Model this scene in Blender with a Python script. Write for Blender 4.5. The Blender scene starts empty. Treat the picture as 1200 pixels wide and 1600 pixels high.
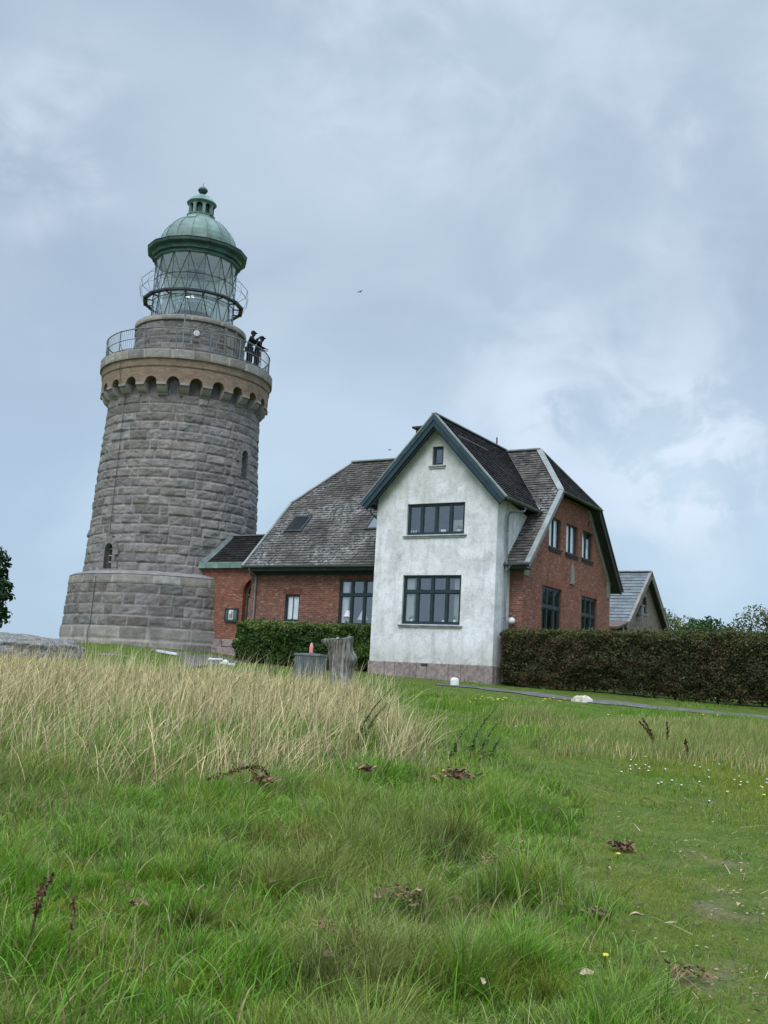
import bpy, bmesh, math, random
import numpy as np
from mathutils import Vector, Matrix, noise as mnoise
random.seed(7); RNG = np.random.default_rng(11)
scene = bpy.context.scene
COL = scene.collection
R_ = math.radians
# ------------------------------------------------------------------ helpers
def tag(o, label=None, cat=None, group=None, kind=None):
    if label: o['label'] = label
    if cat: o['category'] = cat
    if group: o['group'] = group
    if kind: o['kind'] = kind
    return o
def empty(name, loc, rz=0.0, label=None, cat=None, group=None):
    o = bpy.data.objects.new(name, None); COL.objects.link(o)
    o.location = loc; o.rotation_euler = (0, 0, rz); o.empty_display_size = .3
    return tag(o, label, cat, group)
class MB:
    """collects polygons (with an optional tint per face) and links them as one mesh"""
    def __init__(s): s.v = []; s.f = []; s.c = []
    def poly(s, pts, c=1.0):
        n = len(s.v); s.v.extend([tuple(p) for p in pts]); s.f.append(list(range(n, n+len(pts)))); s.c.append(c); return s
    def hexa(s, p, c=1.0):           # p: 8 points, bottom ring 0-3, top ring 4-7
        n = len(s.v); s.v.extend([tuple(q) for q in p])
        for q in ((0,3,2,1),(4,5,6,7),(0,1,5,4),(1,2,6,5),(2,3,7,6),(3,0,4,7)): s.f.append([n+i for i in q]); s.c.append(c)
        return s
    def box(s, a, b, c=1.0):
        x0,y0,z0 = a; x1,y1,z1 = b
        return s.hexa([(x0,y0,z0),(x1,y0,z0),(x1,y1,z0),(x0,y1,z0),(x0,y0,z1),(x1,y0,z1),(x1,y1,z1),(x0,y1,z1)], c)
    def obox(s, o, ax, ay, az, c=1.0):   # corner + three edge vectors
        o, ax, ay, az = map(Vector, (o, ax, ay, az))
        return s.hexa([o, o+ax, o+ax+ay, o+ay, o+az, o+ax+az, o+ax+ay+az, o+ay+az], c)
    def beam(s, p0, p1, side, w, up, h, c=1.0):   # bar along p0-p1, cross-section w x h centred
        p0, p1, side, up = Vector(p0), Vector(p1), Vector(side).normalized(), Vector(up).normalized()
        a, b = side*w/2, up*h/2
        return s.hexa([p0-a-b, p0+a-b, p0+a+b, p0-a+b, p1-a-b, p1+a-b, p1+a+b, p1-a+b], c)
    def tube(s, pts, r, n=6, c=1.0, cap=True):
        pts = [Vector(p) for p in pts]; rr = r if isinstance(r, (list, tuple)) else [r]*len(pts)
        base = len(s.v)
        for i, p in enumerate(pts):
            d = (pts[min(i+1, len(pts)-1)] - pts[max(i-1, 0)]).normalized()
            u = d.cross(Vector((0,0,1)) if abs(d.z) < .9 else Vector((1,0,0))).normalized(); w = d.cross(u)
            for k in range(n):
                a = 2*math.pi*k/n; s.v.append(tuple(p + (u*math.cos(a)+w*math.sin(a))*rr[i]))
        for i in range(len(pts)-1):
            for k in range(n):
                s.f.append([base+i*n+k, base+i*n+(k+1)%n, base+(i+1)*n+(k+1)%n, base+(i+1)*n+k]); s.c.append(c)
        if cap:
            s.f.append([base+k for k in range(n)]); s.c.append(c)
            s.f.append([base+(len(pts)-1)*n+k for k in reversed(range(n))]); s.c.append(c)
        return s
    def lathe(s, prof, n=48, centre=(0,0), c=1.0, off=0.0, cap=False):
        base = len(s.v)
        for (r, z) in prof:
            for k in range(n):
                a = 2*math.pi*(k+off)/n; s.v.append((centre[0]+r*math.sin(a), centre[1]-r*math.cos(a), z))
        for i in range(len(prof)-1):
            for k in range(n):
                s.f.append([base+i*n+k, base+i*n+(k+1)%n, base+(i+1)*n+(k+1)%n, base+(i+1)*n+k]); s.c.append(c)
        if cap:
            s.f.append([base+k for k in reversed(range(n))]); s.c.append(c)
            s.f.append([base+(len(prof)-1)*n+k for k in range(n)]); s.c.append(c)
        return s
    def blob(s, c0, r, seg=10, rings=7, jit=0.0, c=1.0, seed=0):
        base = len(s.v); rx, ry, rz = r if isinstance(r, (list, tuple)) else (r, r, r)
        for i in range(rings+1):
            ph = math.pi*i/rings
            for k in range(seg):
                a = 2*math.pi*k/seg
                d = Vector((math.sin(ph)*math.cos(a), math.sin(ph)*math.sin(a), -math.cos(ph)))
                m = 1 + jit*mnoise.noise(d*2.1+Vector((seed, seed*.7, 3)))*2
                s.v.append((c0[0]+d.x*rx*m, c0[1]+d.y*ry*m, c0[2]+d.z*rz*m))
        for i in range(rings):
            for k in range(seg):
                s.f.append([base+i*seg+k, base+i*seg+(k+1)%seg, base+(i+1)*seg+(k+1)%seg, base+(i+1)*seg+k]); s.c.append(c)
        return s
    def build(s, name, m, parent=None, smooth=False, weld=False, bevel=0):
        me = bpy.data.meshes.new(name)
        z0 = 0.0
        if parent is not None:
            q = parent
            while q.parent: q = q.parent
            z0 = q.location.z if q.type == 'EMPTY' else 0.0
        me.from_pydata([(x, y, z-z0) for x, y, z in s.v], [], s.f); 
        vals = np.array([(q if isinstance(q, (tuple, list)) else (q, q, q)) for q in s.c], dtype=np.float32)
        at = me.color_attributes.new('Col', 'FLOAT_COLOR', 'CORNER')
        cnt = np.array([len(f) for f in s.f]); rep = np.repeat(vals, cnt, axis=0)
        at.data.foreach_set('color', np.c_[rep, np.ones(len(rep), np.float32)].astype(np.float32).ravel())
        if weld or smooth:
            bm = bmesh.new(); bm.from_mesh(me)
            bmesh.ops.remove_doubles(bm, verts=bm.verts, dist=1e-4)
            bmesh.ops.recalc_face_normals(bm, faces=bm.faces); bm.to_mesh(me); bm.free()
        if m is not None: me.materials.append(m)
        if smooth: me.polygons.foreach_set('use_smooth', [True]*len(me.polygons))
        o = bpy.data.objects.new(name, me); COL.objects.link(o)
        if parent: o.parent = parent
        if bevel:
            b = o.modifiers.new('Bevel', 'BEVEL'); b.width = bevel; b.segments = 2; b.limit_method = 'ANGLE'; b.harden_normals = False
        return o
def raw_mesh(name, V, F, cols, m, parent=None, smooth=True, F3=None):
    """V (n,3); F (k,4) quads, F3 (j,3) triangles; cols (n,3) per vertex"""
    me = bpy.data.meshes.new(name); V = np.asarray(V, np.float32)
    nq = 0 if F is None else len(F); nt = 0 if F3 is None else len(F3)
    parts = []
    if nq: parts.append(np.asarray(F, np.int32).ravel())
    if nt: parts.append(np.asarray(F3, np.int32).ravel())
    li = np.concatenate(parts)
    me.vertices.add(len(V)); me.vertices.foreach_set('co', V.ravel())
    me.loops.add(len(li)); me.loops.foreach_set('vertex_index', li)
    st = np.concatenate([np.arange(nq, dtype=np.int32)*4, nq*4+np.arange(nt, dtype=np.int32)*3])
    me.polygons.add(nq+nt); me.polygons.foreach_set('loop_start', st)
    me.polygons.foreach_set('use_smooth', np.full(nq+nt, smooth))
    me.update(calc_edges=True)
    if cols is not None:
        at = me.color_attributes.new('Col', 'FLOAT_COLOR', 'POINT')
        at.data.foreach_set('color', np.c_[cols, np.ones(len(V))].astype(np.float32).ravel())
    me.materials.append(m); me.validate()
    o = bpy.data.objects.new(name, me); COL.objects.link(o)
    if parent: o.parent = parent
    return o
def copy_tree(o, parent=None):
    c = o.copy(); COL.objects.link(c); c.parent = parent
    for ch in list(o.children): copy_tree(ch, c)
    return c
def vnoise(x, y, seed=0):
    x = np.asarray(x, float); y = np.asarray(y, float)
    xi = np.floor(x).astype(np.int64); yi = np.floor(y).astype(np.int64); fx = x-xi; fy = y-yi
    fx = fx*fx*(3-2*fx); fy = fy*fy*(3-2*fy)
    def h(a, b):
        n = (a*374761393 + b*668265263 + seed*1442695041) & 0x7fffffff
        n = ((n ^ (n >> 13))*1274126177) & 0x7fffffff
        return ((n ^ (n >> 16)) & 0xffff)/65535.0
    return (h(xi,yi)*(1-fx)+h(xi+1,yi)*fx)*(1-fy)+(h(xi,yi+1)*(1-fx)+h(xi+1,yi+1)*fx)*fy
def fbm(x, y, seed=0, o=4):
    s = 0; a = .5; t = 0
    for i in range(o): s = s+a*vnoise(x*2**i, y*2**i, seed+i*17); t += a; a *= .5
    return s/t
def sstep(a, b, x): t = np.clip((x-a)/(b-a), 0, 1); return t*t*(3-2*t)

# ------------------------------------------------------------------ materials
class NT:
    def __init__(s, name):
        s.m = bpy.data.materials.new(name); s.m.use_nodes = True; s.t = s.m.node_tree; s.t.nodes.clear()
        s.out = s.n('ShaderNodeOutputMaterial'); s.b = s.n('ShaderNodeBsdfPrincipled'); s.l(s.b.outputs[0], s.out.inputs[0])
    def n(s, ty, **k):
        q = s.t.nodes.new(ty)
        for a, v in k.items(): setattr(q, a, v)
        return q
    def l(s, a, b): s.t.links.new(a, b)
    def inp(s, sock, v):
        if hasattr(v, 'links'): s.l(v, sock)
        else: sock.default_value = v
    def mix(s, fac, a, b, mode='MIX'):
        q = s.n('ShaderNodeMix', data_type='RGBA', blend_type=mode); s.inp(q.inputs[0], fac)
        for i, v in ((6, a), (7, b)):
            if hasattr(v, 'links'): s.l(v, q.inputs[i])
            else: q.inputs[i].default_value = (*v[:3], 1)
        return q.outputs[2]
    def math(s, op, a, b=0.0, c=None, clamp=False):
        q = s.n('ShaderNodeMath', operation=op, use_clamp=clamp); s.inp(q.inputs[0], a); s.inp(q.inputs[1], b)
        if c is not None: s.inp(q.inputs[2], c)
        return q.outputs[0]
    def obj(s): return s.n('ShaderNodeTexCoord').outputs['Object']
    def mapping(s, v, scale=(1,1,1), loc=(0,0,0), rot=(0,0,0)):
        q = s.n('ShaderNodeMapping'); s.l(v, q.inputs[0]); q.inputs[1].default_value = loc; q.inputs[2].default_value = rot; q.inputs[3].default_value = scale; return q.outputs[0]
    def noise(s, v, sc, det=4, rough=.55, dist=0):
        q = s.n('ShaderNodeTexNoise'); s.l(v, q.inputs['Vector']); q.inputs['Scale'].default_value = sc; q.inputs['Detail'].default_value = det
        q.inputs['Roughness'].default_value = rough; q.inputs['Distortion'].default_value = dist; return q.outputs[0]
    def ramp(s, v, stops):
        q = s.n('ShaderNodeValToRGB'); s.l(v, q.inputs[0]); e = q.color_ramp.elements
        while len(e) < len(stops): e.new(.5)
        for i, (p, c) in enumerate(stops): e[i].position = p; e[i].color = (*c, 1) if len(c) == 3 else c
        return q.outputs[0]
    def rng(s, v, a, b, c=0., d=1.):
        q = s.n('ShaderNodeMapRange'); s.l(v, q.inputs[0])
        for i, x in enumerate((a, b, c, d)): q.inputs[i+1].default_value = x
        return q.outputs[0]
    def bump(s, h, st=.3, dist=.02):
        q = s.n('ShaderNodeBump'); s.l(h, q.inputs['Height']); q.inputs['Strength'].default_value = st; q.inputs['Distance'].default_value = dist; s.l(q.outputs[0], s.b.inputs['Normal'])
    def col(s, c): s.inp(s.b.inputs['Base Color'], c if hasattr(c, 'links') else (*c, 1))
    def set(s, rough=None, metal=None, spec=None):
        if rough is not None: s.inp(s.b.inputs['Roughness'], rough)
        if metal is not None: s.b.inputs['Metallic'].default_value = metal
        if spec is not None: s.b.inputs['Specular IOR Level'].default_value = spec
    def attr(s): return s.n('ShaderNodeAttribute', attribute_name='Col').outputs['Color']
def simple(name, c, rough=.6, var=.25, sc=3., bump=.15, metal=0, bsc=30, spec=.4, usecol=True):
    t = NT(name); o = t.obj(); n = t.noise(o, sc, 5)
    lo = tuple(x*(1-var) for x in c); hi = tuple(x*(1+var) for x in c)
    k = t.ramp(n, [(.3, lo), (.7, hi)])
    if usecol: k = t.mix(1, k, t.attr(), 'MULTIPLY')
    t.col(k); t.set(t.rng(t.noise(o, sc*3), .3, .7, rough-.08, min(1, rough+.1)), metal, spec)
    if bump: t.bump(t.noise(o, bsc, 3), bump, .01)
    return t.m
def brick_mat(name, c1, c2, mortar, stain=(.10,.075,.06)):
    t = NT(name); tc = t.n('ShaderNodeTexCoord'); o = tc.outputs['Object']
    sp = t.n('ShaderNodeSeparateXYZ'); t.l(o, sp.inputs[0]); sn = t.n('ShaderNodeSeparateXYZ'); t.l(tc.outputs['Normal'], sn.inputs[0])
    isx = t.math('GREATER_THAN', t.math('ABSOLUTE', sn.outputs[0]), t.math('ABSOLUTE', sn.outputs[1]))
    hx = t.math('ADD', t.math('MULTIPLY', sp.outputs[1], isx), t.math('MULTIPLY', sp.outputs[0], t.math('SUBTRACT', 1, isx)))
    cb = t.n('ShaderNodeCombineXYZ'); t.l(hx, cb.inputs[0]); t.l(sp.outputs[2], cb.inputs[1])
    br = t.n('ShaderNodeTexBrick'); t.l(cb.outputs[0], br.inputs['Vector']); br.offset = .5
    for k, v in (('Scale', 1), ('Mortar Size', .009), ('Mortar Smooth', .2), ('Brick Width', .24), ('Row Height', .083), ('Bias', 0)): br.inputs[k].default_value = v
    br.inputs['Color1'].default_value = (*c1, 1); br.inputs['Color2'].default_value = (*c2, 1); br.inputs['Mortar'].default_value = (*mortar, 1)
    # second, sparse set of odd burnt bricks
    n2 = t.noise(t.mapping(cb.outputs[0], (4.2, 12, 1)), 1.0, 1, .2)
    k = t.mix(t.math('MULTIPLY', t.rng(n2, .56, .62), .6), br.outputs[0], stain)
    n3 = t.noise(o, .55, 5, .6); k = t.mix(t.rng(n3, .35, .75, .0, .45), k, (.24, .115, .085))
    n4 = t.noise(o, 2.3, 5, .7); k = t.mix(1, k, t.ramp(n4, [(.3, (.75,.75,.75)), (.7, (1.2,1.2,1.2))]), 'MULTIPLY')
    n5 = t.noise(t.mapping(cb.outputs[0], (4, 12, 1), (5,9,0)), 1.0, 1, .2); k = t.mix(t.math('MULTIPLY', t.rng(n5, .63, .68), .45), k, (.44, .30, .23))
    t.col(k); t.set(.85, spec=.25)
    h = t.math('SUBTRACT', t.math('MULTIPLY', t.noise(o, 40, 2), .3), br.outputs['Fac']); t.bump(h, .5, .012)
    return t.m
M = {}
M['brick'] = brick_mat('red_brick', (.30,.098,.055), (.20,.066,.042), (.26,.165,.125))
M['brick_front'] = brick_mat('dark_red_brick', (.26,.10,.066), (.14,.058,.045), (.25,.19,.16))
def plaster():
    t = NT('old_white_plaster'); o = t.obj()
    a = t.noise(o, .9, 7, .62, .6); b = t.noise(o, 3.6, 6, .7, .3); c = t.noise(t.mapping(o, (1.6, 1.6, .35)), 1.7, 6, .6)
    k = t.ramp(a, [(.30, (.58,.575,.585)), (.46, (.75,.745,.76)), (.62, (.85,.85,.87))])
    k = t.mix(1, k, t.ramp(b, [(.28, (.72,.72,.70)), (.52, (1,1,1))]), 'MULTIPLY')
    fz = t.noise(o, 15, 6, .75); k = t.mix(1, k, t.ramp(fz, [(.30, (.80,.81,.81)), (.55, (1.04,1.04,1.05))]), 'MULTIPLY'); k = t.mix(1, k, t.ramp(c, [(.34, (.80,.80,.79)), (.5, (1,1,1))]), 'MULTIPLY')
    # old repair patches with a hard rim
    d = t.noise(o, .75, 2, .4, 1.2); k = t.mix(t.rng(d, .63, .645, 0, .35), k, (.52,.53,.50))
    cr = t.noise(o, 1.3, 8, .5, 2.5); ln = t.math('ABSOLUTE', t.math('SUBTRACT', cr, .5)); k = t.mix(t.rng(ln, .0, .006, .35, 0), k, (.30,.30,.29))
    # mossy run-off on the upper part and splash near the ground
    sp = t.n('ShaderNodeSeparateXYZ'); t.l(o, sp.inputs[0])
    up = t.math('MULTIPLY', t.rng(sp.outputs[2], 4.6, 8.5, 0, 1), t.rng(a, .35, .65, .75, .1)); k = t.mix(up, k, (.52,.52,.495)); st = t.noise(t.mapping(o, (5,5,.22)), 2.2, 5, .65); k = t.mix(t.math('MULTIPLY', t.rng(st, .58, .74), .20), k, (.36,.365,.34)); k = t.mix(t.math('MULTIPLY', t.rng(sp.outputs[2], 1.6, .75, 0, 1), t.rng(b, .4, .6)), k, (.42,.41,.35))
    t.col(k); t.set(.9, spec=.2); t.bump(t.math('ADD', t.math('MULTIPLY', t.noise(o, 9, 6, .7), 1.0), b), .35, .03); return t.m
M['plaster'] = plaster()
M['trim'] = simple('petrol_blue_paint', (.022,.043,.058), .42, .3, 2, .05)
M['frame'] = simple('dark_petrol_window_paint', (.02,.036,.046), .4, .3, 3, .05)
M['zinc'] = simple('grey_zinc', (.20,.225,.225), .5, .25, 2.5, .08, .25)
M['verge'] = simple('pale_verge_flashing', (.23,.245,.23), .6, .3, 1.8, .15)
M['gutter'] = simple('green_grey_gutter', (.10,.13,.125), .5, .35, 2, .1)
M['copper'] = simple('verdigris_copper', (.16,.235,.205), .6, .35, 1.6, .15)
M['copperdark'] = simple('dark_green_copper', (.035,.078,.068), .5, .4, 1.5, .1)
M['render'] = simple('grey_cement_render', (.25,.245,.21), .85, .2, 3, .2)
M['sill'] = simple('weathered_sill', (.30,.32,.31), .8, .3, 3, .2)
M['brownsill'] = simple('dark_tile_sill', (.035,.025,.022), .7, .3, 6, .2)
M['soffit'] = simple('dark_soffit_board', (.035,.04,.04), .7, .3, 3, .1)
M['dark'] = simple('dark_room', (.02,.02,.022), .9, .1, 1, 0)
M['redgranite'] = simple('pinkish_granite', (.27,.215,.205), .85, .35, 9, .6, bsc=14)
M['curtain'] = simple('pale_curtain', (.78,.79,.79), .9, .1, 3, 0)
M['white'] = simple('white_paint', (.72,.73,.72), .55, .1, 5, .1)
M['iron'] = simple('dark_iron', (.028,.034,.04), .5, .3, 5, .05)
M['steel'] = simple('painted_grey_steel', (.15,.165,.17), .5, .3, 5, .05)
M['wood'] = simple('weathered_door_wood', (.20,.19,.165), .75, .3, 4, .2)
M['brown'] = simple('brown_frame_wood', (.10,.062,.045), .6, .3, 4, .2)
M['slate'] = simple('blue_grey_slate', (.145,.165,.18), .85, .2, 2.5, .2, spec=.12)
M['cottage'] = simple('brown_grey_rubble', (.20,.165,.135), .9, .4, 5, .8, bsc=6)
M['blacktop'] = simple('asphalt', (.125,.122,.115), .95, .3, 4, .5, bsc=60, spec=.08)
M['paving'] = simple('grey_paving', (.12,.115,.10), .95, .35, 2, .4, bsc=30, spec=.08)
def tilemat(name, a, b, lich, amt=.5):
    t = NT(name); o = t.obj(); k = t.ramp(t.noise(o, 1.2, 5), [(.3, a), (.7, b)])
    k = t.mix(1, k, t.attr(), 'MULTIPLY')
    spx = t.n('ShaderNodeSeparateXYZ'); t.l(o, spx.inputs[0]); l1 = t.math('SUBTRACT', t.noise(o, .5, 4, .6, .5), t.math('MULTIPLY', t.math('ABSOLUTE', t.math('SUBTRACT', spx.outputs[2], 6.3)), .045)); l2 = t.noise(o, 7, 5, .75)
    f = t.math('MULTIPLY', t.rng(l1, .40, .56), t.rng(l2, .46, .60)); k = t.mix(t.math('MULTIPLY', f, amt), k, lich)
    k = t.mix(t.math('MULTIPLY', t.rng(t.noise(o, 3.1, 5, .7), .55, .68), .35), k, (.09,.10,.045))
    t.col(k); t.set(.92, spec=.12); t.bump(l2, .4, .01); return t.m
M['tile'] = tilemat('weathered_roof_tile', (.060,.056,.053), (.125,.115,.105), (.43,.43,.42), .62)
M['tileblack'] = tilemat('black_roof_tile', (.013,.012,.014), (.026,.024,.025), (.16,.16,.15), .25)
def glass(name, fac=.2, tint=(.75,.8,.8), refl=(.9,.95,1)):
    t = NT(name); t.t.nodes.remove(t.b)
    tr = t.n('ShaderNodeBsdfTransparent'); tr.inputs[0].default_value = (*tint, 1)
    gl = t.n('ShaderNodeBsdfGlossy'); gl.inputs[0].default_value = (*refl, 1); gl.inputs['Roughness'].default_value = .03
    tc = t.n('ShaderNodeTexCoord').outputs['Object']; bp = t.n('ShaderNodeBump'); bp.inputs['Strength'].default_value = .3; bp.inputs['Distance'].default_value = .02
    t.l(t.noise(tc, 2.2, 2), bp.inputs['Height']); t.l(bp.outputs[0], gl.inputs['Normal'])
    fr = t.n('ShaderNodeFresnel'); ge = t.n('ShaderNodeNewGeometry'); t.l(t.math('SUBTRACT', 1.5, t.math('MULTIPLY', ge.outputs['Backfacing'], 1.5-1/1.5)), fr.inputs[0])
    mx = t.n('ShaderNodeMixShader'); t.l(t.math('ADD', fr.outputs[0], fac, clamp=True), mx.inputs[0]); t.l(tr.outputs[0], mx.inputs[1]); t.l(gl.outputs[0], mx.inputs[2]); t.l(mx.outputs[0], t.out.inputs[0]); return t.m
M['glass'] = glass('window_glass', .17, (.92,.94,.94))
M['lglass'] = glass('lantern_glass', .13, (.93,.97,.96))
M['lens'] = glass('lens_glass', .30, (.86,.92,.90))
def stonemat(name, c, rough=.9, lich=(.42,.42,.39)):
    t = NT(name); o = t.obj(); a = t.attr(); n = t.noise(o, 2.2, 8, .72)
    k = t.mix(1, a, t.ramp(n, [(.25, tuple(x*.62 for x in c)), (.75, tuple(x*1.35 for x in c))]), 'MULTIPLY')
    n1 = t.noise(o, 26, 4, .75); k = t.mix(1, k, t.ramp(n1, [(.3, (.65,.65,.66)), (.7, (1.3,1.28,1.25))]), 'MULTIPLY')
    n2 = t.noise(t.mapping(o, (1,1,.25)), .8, 5, .6); k = t.mix(t.rng(n2, .55, .75, 0, .45), k, (.085,.08,.075))
    n3 = t.noise(o, 5.5, 6, .7); k = t.mix(t.math('MULTIPLY', t.rng(n3, .60, .70), .35), k, lich)
    t.col(k); t.set(rough, spec=.25); t.bump(t.math('ADD', n1, t.noise(o, 7, 6, .7)), .8, .04); return t.m
M['granite'] = stonemat('rock_faced_granite', (.24,.222,.214))
M['dressed'] = stonemat('dressed_granite', (.30,.278,.252))
M['ashlar'] = simple('smooth_grey_granite', (.225,.205,.195), .85, .25, 3, .3, bsc=20)
M['tan'] = brick_mat('tan_brick', (.36,.27,.18), (.27,.20,.135), (.33,.28,.21), (.17,.13,.10))
def rockmat():
    t = NT('lichen_granite'); o = t.obj(); n1 = t.noise(o, 1.3, 6, .65); n2 = t.noise(o, 9, 6, .75); n3 = t.noise(o, 3.2, 4, .6, 1.0)
    k = t.ramp(n2, [(.36, (.075,.07,.065)), (.5, (.20,.19,.175)), (.66, (.40,.39,.36))]); k = t.mix(t.rng(n3, .55, .68, 0, .6), k, (.06,.055,.05)); k = t.mix(t.rng(n1, .5, .7, 0, .5), k, (.22,.215,.17))
    t.col(k); t.set(.95, spec=.15); t.bump(t.math('ADD', n2, n3), .9, .06); return t.m
M['rock'] = rockmat()
M['pond'] = simple('bark', (.09,.075,.06), .9, .4, 6, .6)
def foliage(name, trans=.35, rough=.6, spec=.25):
    t = NT(name); a = t.attr(); t.col(a); t.set(rough, spec=spec)
    tl = t.n('ShaderNodeBsdfTranslucent'); t.l(a, tl.inputs[0]); mx = t.n('ShaderNodeMixShader'); mx.inputs[0].default_value = trans
    t.l(t.b.outputs[0], mx.inputs[1]); t.l(tl.outputs[0], mx.inputs[2]); t.l(mx.outputs[0], t.out.inputs[0]); return t.m
def voile():
    t = NT('white_voile'); t.col((.82,.85,.84)); t.set(.9); tl = t.n('ShaderNodeBsdfTranslucent'); tl.inputs[0].default_value = (.9,.93,.92,1); mx = t.n('ShaderNodeMixShader'); mx.inputs[0].default_value = .6
    t.l(t.b.outputs[0], mx.inputs[1]); t.l(tl.outputs[0], mx.inputs[2]); t.l(mx.outputs[0], t.out.inputs[0]); return t.m
M['voile'] = voile()
M['leaf'] = foliage('leaves', .25)
M['grass'] = foliage('grass_blades', .35, .55, .3)
M['straw'] = foliage('straw_stems', .25, .6, .3)
M['petal'] = simple('yellow_petals', (.75,.60,.02), .6, .1, 4, 0)
M['dead'] = simple('dead_leaf', (.19,.115,.065), .8, .5, 12, .3)
M['seed'] = simple('rust_seed_heads', (.09,.035,.022), .85, .4, 20, .3)
AX=np.array([0.85898521,-0.5120004]);BX=np.array([0.5120004,0.85898521]);OX=np.array([4.1388879,38.])
def _uv(u,v): p=OX+AX*u+BX*v; return p[0],p[1]
_C=[(0,0,0),(-6,0,0),(6,0,0),(0,-10,-.4),(-12,-10,-.4),(12,-10,-.4),(0,6,.22),(0,12,.5),(-5,12,.55),(5,12,.47),(0,20,.84),(-8,20,.95),(8,20,.75),
(-.9,27,1.12),(-8,27,1.3),(8,27,1.0),(-16,27,1.2),(18,24,.7),
_uv(0,-.3)+(1.57,),_uv(-5.15,-.3)+(1.76,),_uv(9.38,.1)+(1.29,),_uv(9.4,-1)+(1.12,),_uv(4.5,.1)+(1.43,),_uv(4.5,-1)+(1.3,),_uv(-11.5,0)+(1.95,),_uv(-14,1.8)+(2.3,),
_uv(9.38,6)+(1.4,),_uv(0,12)+(1.6,),_uv(-12,12)+(2.0,),_uv(14,0)+(1.15,),
(-11.6,33,1.55),(-9,34,1.6),(-16,36,1.6),(-10.1,45.8,2.42),(-14.5,47.5,2.4),(-5.5,48,2.35),(-10,57,2.3),(-22,50,1.6),(-18,42,1.9),(-12.5,40,2.0),
(0,62,1.6),(16,60,1.5),(30,40,1.0),(30,70,1.0),(-30,70,.8),(-30,30,1.0),(22,12,.4),(-20,12,.5)]
_P=np.array(_C,float)
def _k(r2): return r2*np.log(r2+1e-9)*.5
def _solve():
    n=len(_P);d=_P[:,None,:2]-_P[None,:,:2];K=_k((d**2).sum(-1))+np.eye(n)*.5
    Q=np.c_[np.ones(n),_P[:,:2]];A=np.block([[K,Q],[Q.T,np.zeros((3,3))]])
    return np.linalg.solve(A,np.r_[_P[:,2],0,0,0])
_w=_solve()
def ground(x, y):
    x=np.asarray(x,float);y=np.asarray(y,float);sh=x.shape;X=x.ravel();Y=y.ravel();z=np.zeros_like(X)
    cx=np.clip(X,-32,32);cy=np.clip(Y,-12,72)
    for i,p in enumerate(_P): z+=_w[i]*_k((cx-p[0])**2+(cy-p[1])**2)
    z+=_w[-3]+_w[-2]*cx+_w[-1]*cy
    o=np.hypot(X-cx,Y-cy); z-=o*.05*np.exp(-o/400.)
    return z.reshape(sh)
# ------------------------------------------------------------------ ground
z = None
def grid_axis(lo, hi, step, far):
    a = list(np.arange(lo, hi+1e-6, step)); s = step; x = hi
    while x < far: s *= 1.28; x += s; a.append(x)
    s = step; x = lo
    while x > -far: s *= 1.28; x -= s; a.insert(0, x)
    return np.array(a)
gx = grid_axis(-26, 26, .22, 3000); gy = grid_axis(-4, 64, .25, 3000)
GX, GY = np.meshgrid(gx, gy)
near = sstep(120, 40, np.hypot(GX, GY))
GZ = ground(GX, GY) + near*((fbm(GX*.9, GY*.9, 3)-.5)*.10)
nx, ny = len(gx), len(gy); ii = np.arange(nx*ny).reshape(ny, nx)
Fq = np.c_[ii[:-1,:-1].ravel(), ii[:-1,1:].ravel(), ii[1:,1:].ravel(), ii[1:,:-1].ravel()]
def gmat():
    t = NT('soil_and_turf'); o = t.obj(); n1 = t.noise(o, .35, 6, .6); n2 = t.noise(o, 3.5, 6, .7); n3 = t.noise(o, 30, 4, .7)
    k = t.ramp(n2, [(.3, (.05,.08,.012)), (.5, (.085,.125,.02)), (.72, (.15,.15,.04))])
    k = t.mix(t.rng(n1, .58, .75, 0, .6), k, (.11,.095,.045))
    k = t.mix(1, k, t.ramp(n3, [(.3, (.6,.6,.6)), (.7, (1.35,1.35,1.3))]), 'MULTIPLY')
    # worn earth along the trodden line
    at = t.n('ShaderNodeAttribute', attribute_name='Col'); sp = t.n('ShaderNodeSeparateColor'); t.l(at.outputs[0], sp.inputs[0])
    f = t.math('MULTIPLY', sp.outputs[0], t.rng(n2, .40, .55)); k = t.mix(f, k, t.mix(n3, (.09,.065,.04), (.24,.19,.13)))
    t.col(k); t.set(.95, spec=.15); t.bump(t.math('ADD', n3, n2), .7, .05); return t.m
M['ground'] = gmat()
def bare(x, y):
    b = np.exp(-(((x-2.3)/.32)**2+((y-7.15)/.45)**2)) + np.exp(-(((x-1.62)/.3)**2+((y-5.5)/.32)**2)) + .6*np.exp(-(((x-2.7)/.3)**2+((y-8.6)/.5)**2))
    return np.clip(b*1.7*sstep(.38, .62, fbm(x*6, y*6, 8)), 0, 1)
gc = np.zeros((nx*ny, 3)); gc[:, 0] = bare(GX, GY).ravel()
gr = raw_mesh('ground', np.c_[GX.ravel(), GY.ravel(), GZ.ravel()], Fq, gc, M['ground'])
tag(gr, kind='structure')
def gz(x, y): return float(ground(np.array([x]), np.array([y]))[0] + (fbm(np.array([x])*.9, np.array([y])*.9, 3)[0]-.5)*.10)
def gzv(x, y): return ground(x, y) + (fbm(x*.9, y*.9, 3)-.5)*.10
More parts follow.
